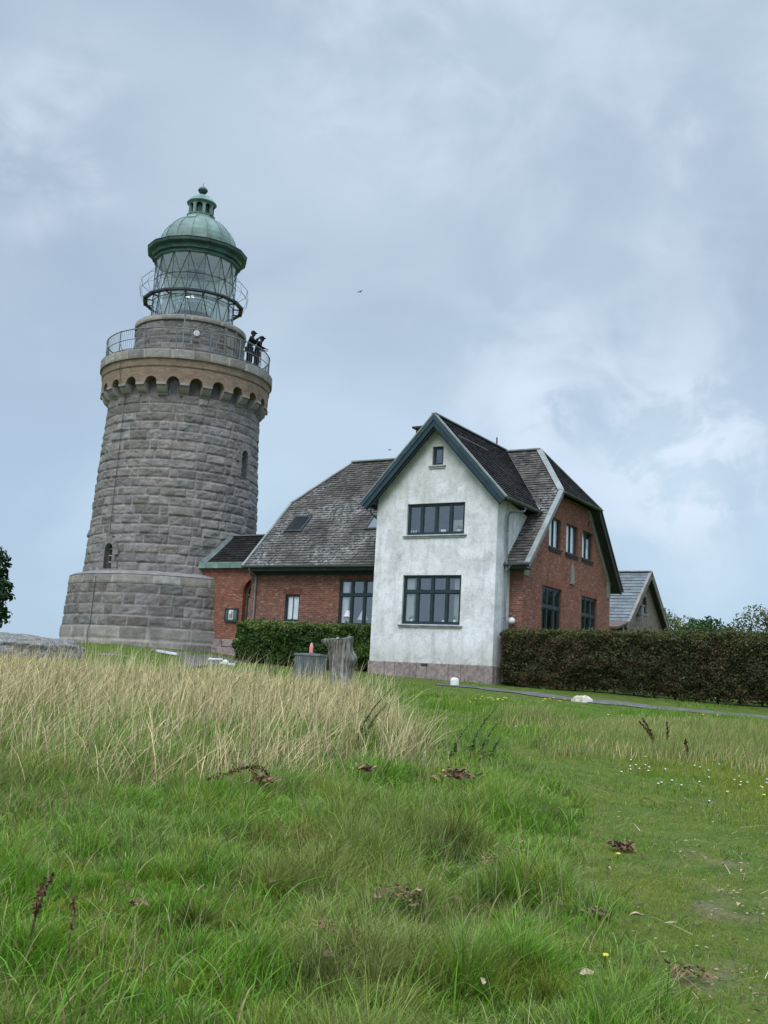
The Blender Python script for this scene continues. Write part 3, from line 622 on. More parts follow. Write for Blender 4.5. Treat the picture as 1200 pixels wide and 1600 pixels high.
def window(parent, s0, z0, s1, z1, fn, inn, cols=4, rows=(), setback=.09, fr=.07, mull=.07, sill=None, curtain=None, thickbars=(), bars=(), sillmat='sill', label=None, room=True, sash=0):
    """fn(s, z, d): d = depth inward. the frame is the window object; pane, sill, curtain are its children"""
    g = MB()
    def bar(a0, b0, a1, b1, d0, d1, c=1.0):
        P = [fn(a0,b0,d0), fn(a1,b0,d0), fn(a1,b0,d1), fn(a0,b0,d1), fn(a0,b1,d0), fn(a1,b1,d0), fn(a1,b1,d1), fn(a0,b1,d1)]; g.hexa(P, c)
    d0, d1 = setback, setback+.06; e = .002
    bar(s0+e, z0+e, s0+fr, z1-e, d0, d1); bar(s1-fr, z0+e, s1-e, z1-e, d0, d1); bar(s0+fr, z0+e, s1-fr, z0+fr, d0, d1); bar(s0+fr, z1-fr, s1-fr, z1-e, d0, d1)
    W_ = (s1-s0)
    xs = [s0] + [s0+W_*i/cols for i in range(1, cols)] + [s1]
    ys = [z0] + [z0+(z1-z0)*r for r in rows] + [z1]
    for x in xs[1:-1]: bar(x-mull/2, z0+fr, x+mull/2, z1-fr, d0-.008, d1)
    for y in ys[1:-1]: bar(s0+fr, y-mull/2, s1-fr, y+mull/2, d0-.02, d1-.01)
    if sash:
        for i in range(len(xs)-1):
            for j in range(len(ys)-1):
                xa, xb = xs[i]+(fr if i == 0 else mull/2), xs[i+1]-(fr if i == len(xs)-2 else mull/2)
                ya, yb = ys[j]+(fr if j == 0 else mull/2), ys[j+1]-(fr if j == len(ys)-2 else mull/2)
                w = sash; q0, q1 = d0+.015, d1+.005
                bar(xa, ya, xa+w, yb, q0, q1, .8); bar(xb-w, ya, xb, yb, q0, q1, .8); bar(xa+w, ya, xb-w, ya+w, q0, q1, .8); bar(xa+w, yb-w, xb-w, yb, q0, q1, .8)
    for x in bars: bar(x-.012, z0+fr, x+.012, z1-fr, d0+.015, d1-.01)
    o = g.build('window', M['frame'], parent)
    if label: o['label'] = label
    g = MB(); d = setback+.035; g.poly([fn(s0+fr*.5, z0+fr*.5, d), fn(s1-fr*.5, z0+fr*.5, d), fn(s1-fr*.5, z1-fr*.5, d), fn(s0+fr*.5, z1-fr*.5, d)]); g.build('pane', M['glass'], o)
    if sill:
        g = MB(); hh, pr, ov = sill
        P = lambda a, b, dd: fn(a, b, dd)
        g.hexa([P(s0-ov,z0-hh,-pr), P(s1+ov,z0-hh,-pr), P(s1+ov,z0-hh,.12), P(s0-ov,z0-hh,.12), P(s0-ov,z0-.03,-pr), P(s1+ov,z0-.03,-pr), P(s1+ov,z0-.002,.12), P(s0-ov,z0-.002,.12)])
        g.hexa([P(s0-ov+.04,z0-hh*2.0,-pr*.6), P(s1+ov-.04,z0-hh*2.0,-pr*.6), P(s1+ov-.04,z0-hh*2.0,.0), P(s0-ov+.04,z0-hh*2.0,.0), P(s0-ov+.04,z0-hh-.002,-pr*.6), P(s1+ov-.04,z0-hh-.002,-pr*.6), P(s1+ov-.04,z0-hh-.002,.0), P(s0-ov+.04,z0-hh-.002,.0)])
        g.build('sill', M[sillmat], o)
    if curtain:
        for (a, b, za, zb, tone) in curtain:
            g = MB(); n = max(3, int(abs(b-a)/.04)); 
            for i in range(n):
                x0, x1 = a+(b-a)*i/n, a+(b-a)*(i+1)/n; w0, w1 = .02*math.sin(i*1.3), .02*math.sin((i+1)*1.3)
                g.poly([fn(x0, za, setback+.09+w0), fn(x1, za, setback+.09+w1), fn(x1, zb, setback+.09+w1*.6), fn(x0, zb, setback+.09+w0*.6)], tone)
            g.build('curtain', M['curtain'], o)
    return o
front = lambda v: (lambda s, zz, d=0: (s, v+d, zz))
side = lambda u: (lambda s, zz, d=0: (u-d, s, zz))
# --- white wing -------------------------------------------------
WU0, WU1 = -5.12, 0.0
SLOPE = (11.55-8.30)/3.0; RU = -2.56; RZ = 11.55; EZ = RZ-SLOPE*3.0
UP = (-3.78, 7.03, -1.33, 8.23); LO = (-3.82, 3.66, -1.36, 5.50); AT = (-2.80, 9.70, -2.33, 10.42)
wz = lambda u: RZ-.28-SLOPE*abs(u-RU)
wt = wz(WU0)
wall('white_wall', M['plaster'], HOUSE, front(0), [(WU0,2.24),(WU1,2.24),(WU1,wz(WU1)),(RU,wz(RU)),(WU0,wz(WU0))], [UP, LO, AT], .16)
wall('white_wall', M['plaster'], HOUSE, side(0), [(0,2.24),(1.29,2.24),(3.2,5.6),(3.2,8.0),(0,wz(WU1))], [], .1, (-1,0,0))
wall('white_wall', M['plaster'], HOUSE, lambda s, zz, d=0: (WU0+d, s, zz), [(0,2.24),(1.29,2.24),(3.2,5.6),(3.2,8.0),(0,wz(WU0))], [], .1, (1,0,0))
p = MB()      # granite plinth of separate dressed blocks
cuts = [-5.17, -4.42, -3.98, -3.05, -2.62, -1.72, -1.22, .05]
for i in range(len(cuts)-1): p.box((cuts[i]+.012, -.05, .9), (cuts[i+1]-.012, .18, 2.235), random.uniform(.85, 1.12))
cv = [0.185, .72, 1.28]
for i in range(2): p.box((-.15, cv[i]+.01, .9), (.05, cv[i+1]-.01, 2.235), random.uniform(.85, 1.1)); p.box((-5.17, cv[i]+.01, .9), (-5.0, cv[i+1]-.01, 2.235), 1)
p.build('granite_plinth', M['redgranite'], HOUSE, bevel=.02)
p = MB(); p.box((-5.13, -.02, .9), (.015, .12, 2.22)); p.build('plinth_mortar', M['ashlar'], HOUSE)
p = MB(); p.box((-2.86, -.055, 2.12), (-2.58, -.045, 2.22)); p.build('air_vent', M['soffit'], HOUSE)
F0 = front(0)
window(HOUSE, *UP, F0, None, 4, sill=(.06,.08,.12), curtain=[(UP[0]+.0,UP[0]+.1,UP[1],UP[3],.5),(UP[2]-.55,UP[2],UP[1],UP[1]+.55,.35)], sash=.03, fr=.085, mull=.10)
window(HOUSE, *LO, F0, None, 4, rows=(.665,), sill=(.06,.08,.12), curtain=[(LO[0],LO[0]+.42,LO[1],LO[3],.42),(LO[2]-.35,LO[2],LO[1],LO[3],.30)], sash=.03, fr=.085, mull=.10)
window(HOUSE, *AT, F0, None, 1, sill=(.07,.07,.12), fr=.08, sash=.02)
p = MB()   # dim rooms behind the wing windows
for (a, b, c0, d0) in ((WU0+.2, WU1-.2, 2.6, 5.9), (WU0+.2, WU1-.2, 6.2, 8.6), (-3.2, -1.9, 9.2, 10.9)):
    x0, x1, y0, y1 = a, b, .45, 3.0
    p.poly([(x0,y1,c0),(x1,y1,c0),(x1,y1,d0),(x0,y1,d0)]); p.poly([(x0,.3,c0),(x1,.3,c0),(x1,y1,c0),(x0,y1,c0)]); p.poly([(x0,.3,d0),(x1,.3,d0),(x1,y1,d0),(x0,y1,d0)])
    p.poly([(x0,.3,c0),(x0,y1,c0),(x0,y1,d0),(x0,.3,d0)]); p.poly([(x1,.3,c0),(x1,y1,c0),(x1,y1,d0),(x1,.3,d0)])
p.build('room', simple('grey_room', (.12,.12,.125), .9, .2, 1, 0), HOUSE)
# --- tiled roofs --------------------------------------------------
def clip_poly(sub, clipp):
    def ins(p, a, b): return (b[0]-a[0])*(p[1]-a[1])-(b[1]-a[1])*(p[0]-a[0]) >= -1e-9
    out = sub
    for i in range(len(clipp)):
        a, b = clipp[i], clipp[(i+1) % len(clipp)]; inp = out; out = []
        if not inp: return []
        for j in range(len(inp)):
            p, q = inp[j-1], inp[j]; pi, qi = ins(p, a, b), ins(q, a, b)
            if pi != qi:
                d1 = (b[0]-a[0])*(p[1]-a[1])-(b[1]-a[1])*(p[0]-a[0]); d2 = (b[0]-a[0])*(q[1]-a[1])-(b[1]-a[1])*(q[0]-a[0]); t = d1/(d1-d2)
                out.append((p[0]+t*(q[0]-p[0]), p[1]+t*(q[1]-p[1])))
            if qi: out.append(q)
    return out
def area(p): return abs(sum(p[i-1][0]*p[i][1]-p[i][0]*p[i-1][1] for i in range(len(p))))/2
def tiles(name, m, parent, O_, S_, T_, poly, exp=.17, tw=.2, th=.03, seed=0, skip=None, base=True, contrast=.3, under=None):
    """rows of separate tiles on the plane O + s*S + t*T (T runs up the slope); poly is convex, counter-clockwise in (s, t)"""
    rg = random.Random(seed); g = MB(); O_, S_, T_ = Vector(O_), Vector(S_).normalized(), Vector(T_).normalized(); N = S_.cross(T_)
    if N.z < 0: N = -N
    P = lambda s, t, h: O_+S_*s+T_*t+N*h
    smin, smax = min(p[0] for p in poly), max(p[0] for p in poly); tmin, tmax = min(p[1] for p in poly), max(p[1] for p in poly)
    row = 0; t = tmin
    while t < tmax:
        s = smin - rg.uniform(0, tw); rj = rg.uniform(-.006, .006)
        while s < smax:
            w = tw*rg.uniform(.85, 1.15); jt = rg.uniform(-.012, .010)+rj; hl = th+rg.uniform(-.004, .012); 
            q = clip_poly([(s+.004, t+jt), (s+w-.004, t+jt+rg.uniform(-.006,.006)), (s+w-.004, t+exp+.02), (s+.004, t+exp+.02)], poly)
            if len(q) >= 3 and area(q) > .002 and not (skip and skip(s+w/2, t+exp/2)):
                k = rg.uniform(1-contrast, 1+contrast)*(1.12 if rg.random() < .12 else 1); kc = (k*rg.uniform(.97,1.05), k, k*rg.uniform(.93,1.03))
                hgt = lambda tt: hl*(1-(tt-t)/exp*.85)
                top = [P(a, b, hgt(b)) for a, b in q]; g.poly(top, kc)
                for i in range(len(q)):       # butt edge
                    a, b = q[i], q[(i+1) % len(q)]
                    if a[1] < t+.03 and b[1] < t+.03: g.poly([P(a[0],a[1],-.004), P(b[0],b[1],-.004), P(b[0],b[1],hgt(b[1])), P(a[0],a[1],hgt(a[1]))], tuple(x*.38 for x in kc))
            s += w
        t += exp; row += 1
    o = g.build(name, m, parent)
    return o
def slab(mb, pts, N, t0, t1, c=1.0):   # solid sheet below a roof plane
    N = Vector(N).normalized(); a = [Vector(p)+N*t0 for p in pts]; b = [Vector(p)+N*t1 for p in pts]
    mb.poly(b, c); mb.poly(a[::-1], c)
    for i in range(len(a)): mb.poly([a[i], a[(i+1) % len(a)], b[(i+1) % len(a)], b[i]], c)
VE, VR, VB = .75, 6.2, 11.65; EVZ, RDZ = 6.0, 11.5; kz = (RDZ-EVZ)/(VR-VE); HZ = 9.26; vh = VE+(HZ-EVZ)/kz
UL, UR, RL, RR = -12.1, .92, -10.33, -1.0
sl = math.hypot(VR-VE, RDZ-EVZ); tt = lambda zz: (zz-EVZ)/(RDZ-EVZ)*sl
Tf = (0, VR-VE, RDZ-EVZ); Nf = (0, -(RDZ-EVZ), VR-VE)
def in_wing(s, t):    # main roof hidden beneath the wing roof
    u = s+UL; zz = EVZ+t/sl*(RDZ-EVZ); return (zz < RZ-SLOPE*abs(u-RU)-.25 and abs(u-RU) < 2.9 and zz > EZ) or (abs(u-RU) < 2.35 and zz <= EZ)
poly = [(0,0),(UR-UL,0),(UR-UL,tt(HZ)),(RR-UL,tt(RDZ)),(RL-UL,tt(RDZ)),(0,tt(HZ))]
RF = tiles('tiled_roof', M['tile'], HOUSE, (UL,VE,EVZ), (1,0,0), Tf, poly, skip=in_wing, seed=3)
tiles('tiled_roof', M['tile'], HOUSE, (UR,VB,EVZ), (-1,0,0), (0,-(VB-VR),RDZ-EVZ), [(0,0),(UR-UL,0),(UR-UL,tt(HZ)),(UR-RL,tt(RDZ)),(UR-RR,tt(RDZ)),(0,tt(HZ))], exp=.3, tw=.4, seed=4)
hv0, hv1 = vh, 2*VR-vh; hs = math.hypot(UR-RR, RDZ-HZ)
tiles('half_hip', M['tileblack'], HOUSE, (UR+.03,hv0,HZ-.02), (0,1,0), (RR-UR,0,RDZ-HZ), [(0,0),(hv1-hv0,0),((hv1-hv0)/2,hs)], exp=.16, seed=5)
tiles('half_hip', M['tileblack'], HOUSE, (UL-.03,hv1,HZ-.02), (0,-1,0), (RL-UL,0,RDZ-HZ), [(0,0),(hv1-hv0,0),((hv1-hv0)/2,math.hypot(RL-UL,RDZ-HZ))], exp=.25, tw=.3, seed=6)
sb = MB()
slab(sb, [(UL,VE,EVZ),(UR,VE,EVZ),(UR,hv0,HZ),(RR,VR,RDZ),(RL,VR,RDZ),(UL,hv0,HZ)], Nf, -.14, -.006)
slab(sb, [(UL,VB,EVZ),(UR,VB,EVZ),(UR,hv1,HZ),(RR,VR,RDZ),(RL,VR,RDZ),(UL,hv1,HZ)], (0,RDZ-EVZ,VR-VE), -.14, -.006)
slab(sb, [(UR+.02,hv0,HZ),(UR+.02,hv1,HZ),(RR,VR,RDZ)], (RDZ-HZ,0,UR-RR), -.12, -.006)
slab(sb, [(UL-.02,hv0,HZ),(UL-.02,hv1,HZ),(RL,VR,RDZ)], (-(RDZ-HZ),0,RL-UL), -.12, -.006)
sb.build('roof_boarding', M['soffit'], HOUSE)
# wing roof (ridge runs away from the viewer)
wl = math.hypot(3.0, RZ-EZ); YV = -.42
tv = lambda zz: (zz-EZ)/(RZ-EZ)*wl
vend = lambda zz: VE+(zz-EVZ)/kz
tiles('wing_roof', M['tileblack'], HOUSE, (RU+3.0, YV, EZ), (0,1,0), (-3.0,0,RZ-EZ), [(0,0),(vend(EZ)-YV+.05,0),(vend(RZ)-YV,wl),(0,wl)], exp=.16, tw=.19, seed=8, contrast=.4)
tiles('wing_roof', M['tileblack'], HOUSE, (RU-3.0, YV, EZ), (0,1,0), (3.0,0,RZ-EZ), [(0,0),(vend(EZ)-YV+.05,0),(vend(RZ)-YV,wl),(0,wl)], exp=.16, tw=.25, seed=9, contrast=.4)
sb = MB()
for sg in (-1, 1):
    slab(sb, [(RU+sg*3.0,YV,EZ),(RU+sg*3.0,vend(EZ),EZ),(RU,vend(RZ),RZ),(RU,YV,RZ)], (sg*(RZ-EZ),0,3.0), -.16, -.006)
sb.build('roof_boarding', M['soffit'], HOUSE)
bg = MB()
for sg in (-1, 1):    # bargeboards: broad board plus a thinner upper fillet
    d = Vector((-sg*3.0, 0, RZ-EZ)).normalized(); n = Vector((sg*(RZ-EZ), 0, 3.0)).normalized()
    a = Vector((RU+sg*3.06, YV-.02, EZ-.06)); b = Vector((RU, YV-.02, RZ))
    def quadbar(h0, h1, y0, y1, c):
        A0, A1 = a+n*h0, a+n*h1; 
        # meet at the ridge line x = RU
        def apex(h): k = (n*h); s = (RU-(a+k).x)/d.x; return a+k+d*s
        B0, B1 = apex(h0), apex(h1)
        f = lambda P, y: Vector((P.x, y, P.z))
        bg.hexa([f(A0,y0), f(A0,y1), f(A1,y1), f(A1,y0), f(B0,y0), f(B0,y1), f(B1,y1), f(B1,y0)], c)
    quadbar(-.30, .0, YV-.035, YV+.03, 1.0); quadbar(-.13, .012, YV-.07, YV-.036, 1.35); quadbar(-.36, -.27, YV+.03, YV+.07, .7)
    # projecting purlin end under the foot of the board
    x = RU+sg*(2.62); bg.box((x-.09, YV+.04, EZ-.03), (x+.09, .05, EZ+.14), .9)
bg.box((RU-.09, YV+.04, RZ-.52), (RU+.09, .05, RZ-.30), .9)
bg.build('bargeboard', M['trim'], HOUSE)
fl = MB()
for sg in (-1, 1):
    n = Vector((sg*(RZ-EZ), 0, 3.0)).normalized(); a = Vector((RU+sg*3.06, YV, EZ-.06)); b = Vector((RU, YV, RZ))
    fl.beam(a+n*.045, b+n*.045, (0,1,0), .16, n, .05)
fl.beam((RU, YV-.08, RZ+.045), (RU, 6.2, RZ+.045), (1,0,0), .20, (0,0,1), .05, .8)
fl.beam((RR+.05, VR, RDZ+.05), (RL-.05, VR, RDZ+.05), (0,1,0), .22, (0,0,1), .06, 1.0)
fl.build('ridge_flashing', M['verge'], HOUSE)
def strip(p, q, wdir, w, N, h=.05, c=1.0): fl.beam(Vector(p)+Vector(N).normalized()*.05, Vector(q)+Vector(N).normalized()*.05, wdir, w, N, h, c)
for (u0, u1, s) in ((UR, RR, 1), (UL, RL, -1)):
    fl = MB(); wd = 3 if s == 1 else 1.6
    strip((u0-s*.02, hv0-.02, HZ), (u1, VR, RDZ), (1,0,0), .085*wd, Nf); strip((u0+.0, VE-.02, EVZ-.02), (u0, hv0, HZ), (1,0,0), .07*wd, Nf)
    strip((u0-s*.02, hv1+.02, HZ), (u1, VR, RDZ), (1,0,0), .06*wd, (0,1,1), c=.6); strip((u0, VB, EVZ-.02), (u0, hv1, HZ), (1,0,0), .06*wd, (0,1,1), c=.4)
    fl.build('verge_flashing', M['verge'], HOUSE)
fl = MB()
for s, u0 in ((1, UR), (-1, UL)):     # narrow verge boards on the gable edges
    for (va, vb) in ((VE, hv0), (VB, hv1)):
        N = Vector(Nf if va == VE else (0, RDZ-EVZ, VR-VE)).normalized()
        fl = MB(); fl.beam(Vector((u0+s*.01, va, EVZ))-N*.09, Vector((u0+s*.01, vb, HZ))-N*.09, (1,0,0), .05, N, .20); fl.build('verge_board', M['zinc' if va == VE else 'soffit'], HOUSE)
fl = MB(); 
for sg in (-1, 1): fl.beam((RU+sg*3.0, vend(EZ)-.02, EZ+.03), (RU+sg*.2, vend(RZ)-.25, RZ-.14), (1,0,-SLOPE*sg), .10, (0,-1,1), .03, .35)
fl.beam((RU+2.9, vend(EZ)-.02, EZ+.07), (RU+2.6, vend(EZ)+.25, EZ+.36), (1,0,0), .18, (0,-1,1), .04, 1.3)
fl.build('valley', M['verge'], HOUSE)
# --- gutters and pipes ------------------------------------------
def gutter(p, q, r=.07):
    mb = MB()
    p, q = Vector(p), Vector(q); d = (q-p).normalized(); s = d.cross(Vector((0,0,1))).normalized(); n = 7
    for i in range(n):
        a0, a1 = math.pi*i/n, math.pi*(i+1)/n
        o = lambda a, rr: s*math.cos(a)*rr-Vector((0,0,1))*math.sin(a)*rr
        mb.poly([p+o(a0,r), q+o(a0,r), q+o(a1,r), p+o(a1,r)]); mb.poly([p+o(a0,r-.008), q+o(a0,r-.008), q+o(a1,r-.008), p+o(a1,r-.008)])
    for e in (p, q): mb.poly([e+s*math.cos(math.pi*i/n)*r-Vector((0,0,1))*math.sin(math.pi*i/n)*r for i in range(n+1)])
    L = (q-p).length
    for i in range(int(L/.8)+1): x = p+d*(.2+i*.8); mb.beam(x+s*r, x-s*r, d, .025, (0,0,1), .012, 1.5)
    return mb.build('gutter', M['gutter'], HOUSE)
gutter((UL+.0, VE-.09, EVZ-.0), (WU0-.02, VE-.09, EVZ-.02)); gutter((.02, VE-.09, EVZ-.02), (UR+.02, VE-.09, EVZ)); 
gutter((RU+3.09, YV+.05, EZ-.03), (RU+3.09, vend(EZ)-.1, EZ-.05)); gutter((RU-3.09, YV+.05, EZ-.03), (RU-3.09, vend(EZ)-.1, EZ-.05))
gutter((UR+.11, hv0-.03, HZ-.03), (UR+.11, hv1+.03, HZ-.05)); gutter((UL-.11, hv0-.03, HZ-.03), (UL-.11, hv1+.03, HZ-.05))
fb = MB(); fb.box((UL+.05, VE+.0, EVZ-.20), (WU0, VE+.03, EVZ-.03)); fb.box((UL+.05, VE+.03, EVZ-.20), (WU0, 1.29, EVZ-.17)); fb.box((UL+.05, 1.22, EVZ-.34), (WU0, 1.29, EVZ-.20), .8)
fb.build('fascia', M['soffit'], HOUSE); fb = MB(); fb.box((.002, VE, EVZ-.18), (UR-.03, VE+.03, EVZ-.03)); fb.box((.002, VE+.03, EVZ-.18), (UR-.03, 1.29, EVZ-.15))
fb.build('fascia', M['soffit'], HOUSE)
def pipe(pts, r=.045, n=8, clips=()):
    g = MB(); g.tube(pts, r, n)
    for p in clips: p = Vector(p); g.tube([p-Vector((0,0,.03)), p+Vector((0,0,.03))], r*1.35, n, c=.8)
    return g.build('downpipe', M['zinc'], HOUSE)
pipe([(.52,1.35,8.16),(.50,1.30,8.02),(.16,.78,7.90),(.10,.72,7.78),(.10,.72,6.2),(.10,.72,1.7)], clips=[(.10,.72,7.2),(.10,.72,5.7),(.10,.72,4.0),(.1,.72,2.4)])
pipe([(.30,.66,5.95),(.24,.68,5.86),(.11,.72,5.7)], .035)
pipe([(-11.72,.68,5.94),(-11.74,.74,5.82),(-11.72,1.18,5.62),(-11.72,1.21,5.5),(-11.72,1.21,2.0)], clips=[(-11.72,1.21,5.0),(-11.72,1.21,3.6)])
pipe([(-5.62,.3,8.14),(-5.60,.32,8.0),(-5.35,.5,7.75),(-5.2,.7,7.6)], .04)
# --- brick walls ---------------------------------------------------
SW = (-10.18, 3.74, -9.44, 4.86); BW = (-7.50, 3.62, -4.95, 5.50)
wall('brick_wall', M['brick_front'], HOUSE, front(1.29), [(-12.02,1.4),(WU0,1.4),(WU0,5.86),(-12.02,5.86)], [SW, (BW[0],BW[1],-5.125,BW[3])], .12)
wall('brick_wall', M['brick_front'], HOUSE, front(1.29), [(0,1.2),(.55,1.2),(.55,5.86),(0,5.86)], [], .12)
rz_ = lambda v: min(EVZ+(v-VE)*kz, EVZ+(VB-v)*kz, HZ)-.15
GW = [(3.78,7.06,4.86,8.21),(5.62,7.06,6.72,8.21),(7.46,7.06,8.62,8.21)]; GL = [(3.12,3.4,5.18,5.45),(7.48,3.4,9.42,5.45)]
GW = [(3.70,7.04,4.93,8.22),(5.55,7.04,6.86,8.22),(7.42,7.04,8.70,8.22)]
wall('brick_gable', M['brick'], HOUSE, side(.55), [(1.29,1.2),(11.13,1.2),(11.13,rz_(11.13)),(hv1,HZ-.02),(hv0,HZ-.02),(1.29,rz_(1.29))], GW+GL, .13, (-1,0,0))
wall('brick_gable', M['brick_front'], HOUSE, lambda s, zz, d=0: (-12.02+d, s, zz), [(1.29,1.4),(11.13,1.4),(11.13,rz_(11.13)),(hv1,HZ-.02),(hv0,HZ-.02),(1.29,rz_(1.29))], [], .13, (1,0,0))
wall('brick_wall', M['brick'], HOUSE, lambda s, zz, d=0: (s, 11.13-d, zz), [(-12.02,1.2),(.55,1.2),(.55,5.9),(-12.02,5.9)], [], .13, (0,-1,0))
# soldier courses over the openings
def soldier(fn, s0, s1, z0, h=.24, parent=HOUSE, m='brick'):
    g = MB(); n = int((s1-s0)/.083); w = (s1-s0)/n
    for i in range(n):
        a, b = s0+i*w+.006, s0+(i+1)*w-.006; k = random.uniform(.75, 1.25)
        g.hexa([fn(a,z0+.005,-.006), fn(b,z0+.005,-.006), fn(b,z0+.005,.02), fn(a,z0+.005,.02), fn(a,z0+h,-.006), fn(b,z0+h,-.006), fn(b,z0+h,.02), fn(a,z0+h,.02)], (k, k*.98, k*.95))
    return g.build('brick_lintel', M['soldier' if m == 'brick' else 'soldier2'], parent)
M['soldier'] = simple('lintel_brick', (.23,.085,.058), .85, .3, 9, .3); M['soldier2'] = simple('lintel_brick_dark', (.175,.068,.048), .85, .35, 9, .3)
soldier(front(1.29), SW[0]-.12, SW[2]+.12, SW[3], m='x'); soldier(front(1.29), BW[0]-.05, -5.13, BW[3], m='x')
S55 = side(.55)
for g_ in GW: soldier(S55, g_[0]-.1, g_[2]+.1, g_[3])
for g_ in GL: soldier(S55, g_[0]-.12, g_[2]+.12, g_[3], .26)
FB = front(1.29)
window(HOUSE, *SW, FB, None, 1, fr=.07, bars=((SW[0]+SW[2])/2,), sash=.02, curtain=[(SW[0],SW[2],SW[1],SW[3],1.15)], sill=(.06,.05,.08), setback=.06)
bw = window(HOUSE, BW[0], BW[1], -5.128, BW[3], FB, None, 4, rows=(.66,), sill=(.07,.08,.1), fr=.08, mull=.10, setback=.05, sash=.03, curtain=[(-7.45,-7.1,3.65,5.45,.7)])
for i, g_ in enumerate(GW):
    cu = [[(g_[0],g_[2],g_[1],g_[3],1.2)],[(g_[0],g_[2],g_[1],g_[3],1.15)],[(g_[0],g_[0]+.75,g_[1],g_[3],1.2),(g_[0]+.8,g_[2],g_[1],g_[3]-.25,1.2)]][i]
    window(HOUSE, *g_, S55, None, 2, fr=.055, mull=.06, setback=.085, curtain=cu, sill=(.09,.06,.06), sillmat='brownsill')
for i, g_ in enumerate(GL):
    window(HOUSE, *g_, S55, None, 3, rows=(.62,), fr=.09, mull=.10, setback=.07, sash=.05, curtain=[(g_[0]+.35,g_[0]+.5,g_[1],g_[3],.16),(g_[2]-.5,g_[2]-.3,g_[1],g_[3],.14)])
p = MB()
def roombox(x0,y0,z0,x1,y1,z1,openside):
    F = {'x1':[(x1,y0,z0),(x1,y1,z0),(x1,y1,z1),(x1,y0,z1)],'x0':[(x0,y0,z0),(x0,y1,z0),(x0,y1,z1),(x0,y0,z1)],'y0':[(x0,y0,z0),(x1,y0,z0),(x1,y0,z1),(x0,y0,z1)],'y1':[(x0,y1,z0),(x1,y1,z0),(x1,y1,z1),(x0,y1,z1)],'z0':[(x0,y0,z0),(x1,y0,z0),(x1,y1,z0),(x0,y1,z0)],'z1':[(x0,y0,z1),(x1,y0,z1),(x1,y1,z1),(x0,y1,z1)]}
    for k, q in F.items():
        if k != openside: p.poly(q)
roombox(-8.3,1.55,2.6,-5.15,4.2,5.8,'y0'); roombox(-10.6,1.55,2.6,-9.0,4.2,5.8,'y0'); roombox(-2.5,2.4,2.6,.25,10.6,5.7,'x1'); roombox(-2.5,3.4,6.3,.25,9.2,8.9,'x1')
p.build('room', bpy.data.materials['grey_room'], HOUSE)
# rendered strip under both verges, gable tablet
for (va, vb, s) in ((1.29, hv0, 1), (11.13, hv1, -1)):
    p = MB(); w = .42*s
    p.hexa([(.552,va,EVZ-.35),(.575,va,EVZ-.35),(.575,va+w*1.1,EVZ-.35),(.552,va+w*1.1,EVZ-.35),(.552,va,rz_(va)),(.575,va,rz_(va)),(.575,va+w*1.1,rz_(va)),(.552,va+w*1.1,rz_(va))])
    z0_, z1_ = rz_(va), HZ-.10
    p.hexa([(.552,va+.0*s,z0_),(.575,va,z0_),(.575,va+w*1.1,z0_),(.552,va+w*1.1,z0_),(.552,vb-.05*s,z1_),(.575,vb-.05*s,z1_),(.575,vb+w*1.2,z1_),(.552,vb+w*1.2,z1_)])
    p.build('render_band', M['render'], HOUSE)
p = MB(); c = 6.28
prof = [(-.22,5.80),(.22,5.80),(.18,5.92),(.20,6.35),(.12,6.40),(.10,6.5),(0,6.62),(-.10,6.5),(-.12,6.40),(-.20,6.35),(-.18,5.92)]
p.poly([(.60,c+a,b) for a, b in prof])
for i in range(len(prof)): a, b = prof[i], prof[(i+1) % len(prof)]; p.poly([(.551,c+a[0],a[1]),(.60,c+a[0],a[1]),(.60,c+b[0],b[1]),(.551,c+b[0],b[1])])
p.build('stone_tablet', M['render'], HOUSE)
p = MB(); p.box((.545,4.28,8.62),(.556,4.40,8.86)); p.build('air_vent', M['dark'], HOUSE); p = MB(); p.box((.545,8.10,8.45),(.556,8.22,8.7)); p.build('air_vent', M['dark'], HOUSE)
# chimney, vent pipe
p = MB()
cx, cy = -7.05, 7.2
for (a, b) in ((-.38,-.32),(.28,-.32),(-.38,.26),(.28,.26)): p.box((cx+a, cy+b, 12.55), (cx+a+.12, cy+b+.1, 13.08))
p.box((cx-.45, cy-.38, 9.8), (cx+.47, cy+.42, 12.55)); 
ch = p.build('chimney', M['brown'], HOUSE); p = MB(); p.box((cx-.52, cy-.46, 13.08), (cx+.54, cy+.5, 13.17)); p.build('chimney_cap', M['soffit'], ch)
p = MB(); p.tube([(-3.18,6.6,11.0),(-3.18,6.6,12.3)], [.05,.035], 8); p.tube([(-3.18,6.6,11.4),(-3.18,6.6,11.55)], .09, 8); p.build('vent_pipe', M['brown'], HOUSE)
# skylights
for (u0, u1, z0_, z1_, m) in ((-11.28,-10.35,7.66,8.46,'glass'),(-7.15,-6.2,7.66,8.38,'glass')):
    T_ = Vector(Tf).normalized(); N = Vector(Nf).normalized(); A = Vector((u0, VE+(z0_-EVZ)/kz, z0_)); S_ = Vector((1,0,0)); L = (z1_-z0_)/T_.z; Wd = u1-u0
    g = MB(); h = .11
    for (s0, s1, t0, t1) in ((0,Wd,0,.09),(0,Wd,L-.09,L),(0,.09,.09,L-.09),(Wd-.09,Wd,.09,L-.09)): g.obox(A+S_*s0+T_*t0-N*.03, S_*(s1-s0), T_*(t1-t0), N*h)
    g.obox(A-S_*.05-T_*.16-N*.02, S_*(Wd+.1), T_*.15, N*.045, .7)
    sk = g.build('skylight', M['soffit'], HOUSE); g = MB(); g.obox(A+S_*.06+T_*.06, S_*(Wd-.12), T_*(L-.12), N*.055); g.build('pane', bpy.data.materials.get('sky_pane') or simple('sky_pane', (.03,.035,.04), .04, .1, 1, 0, spec=1.0), sk)
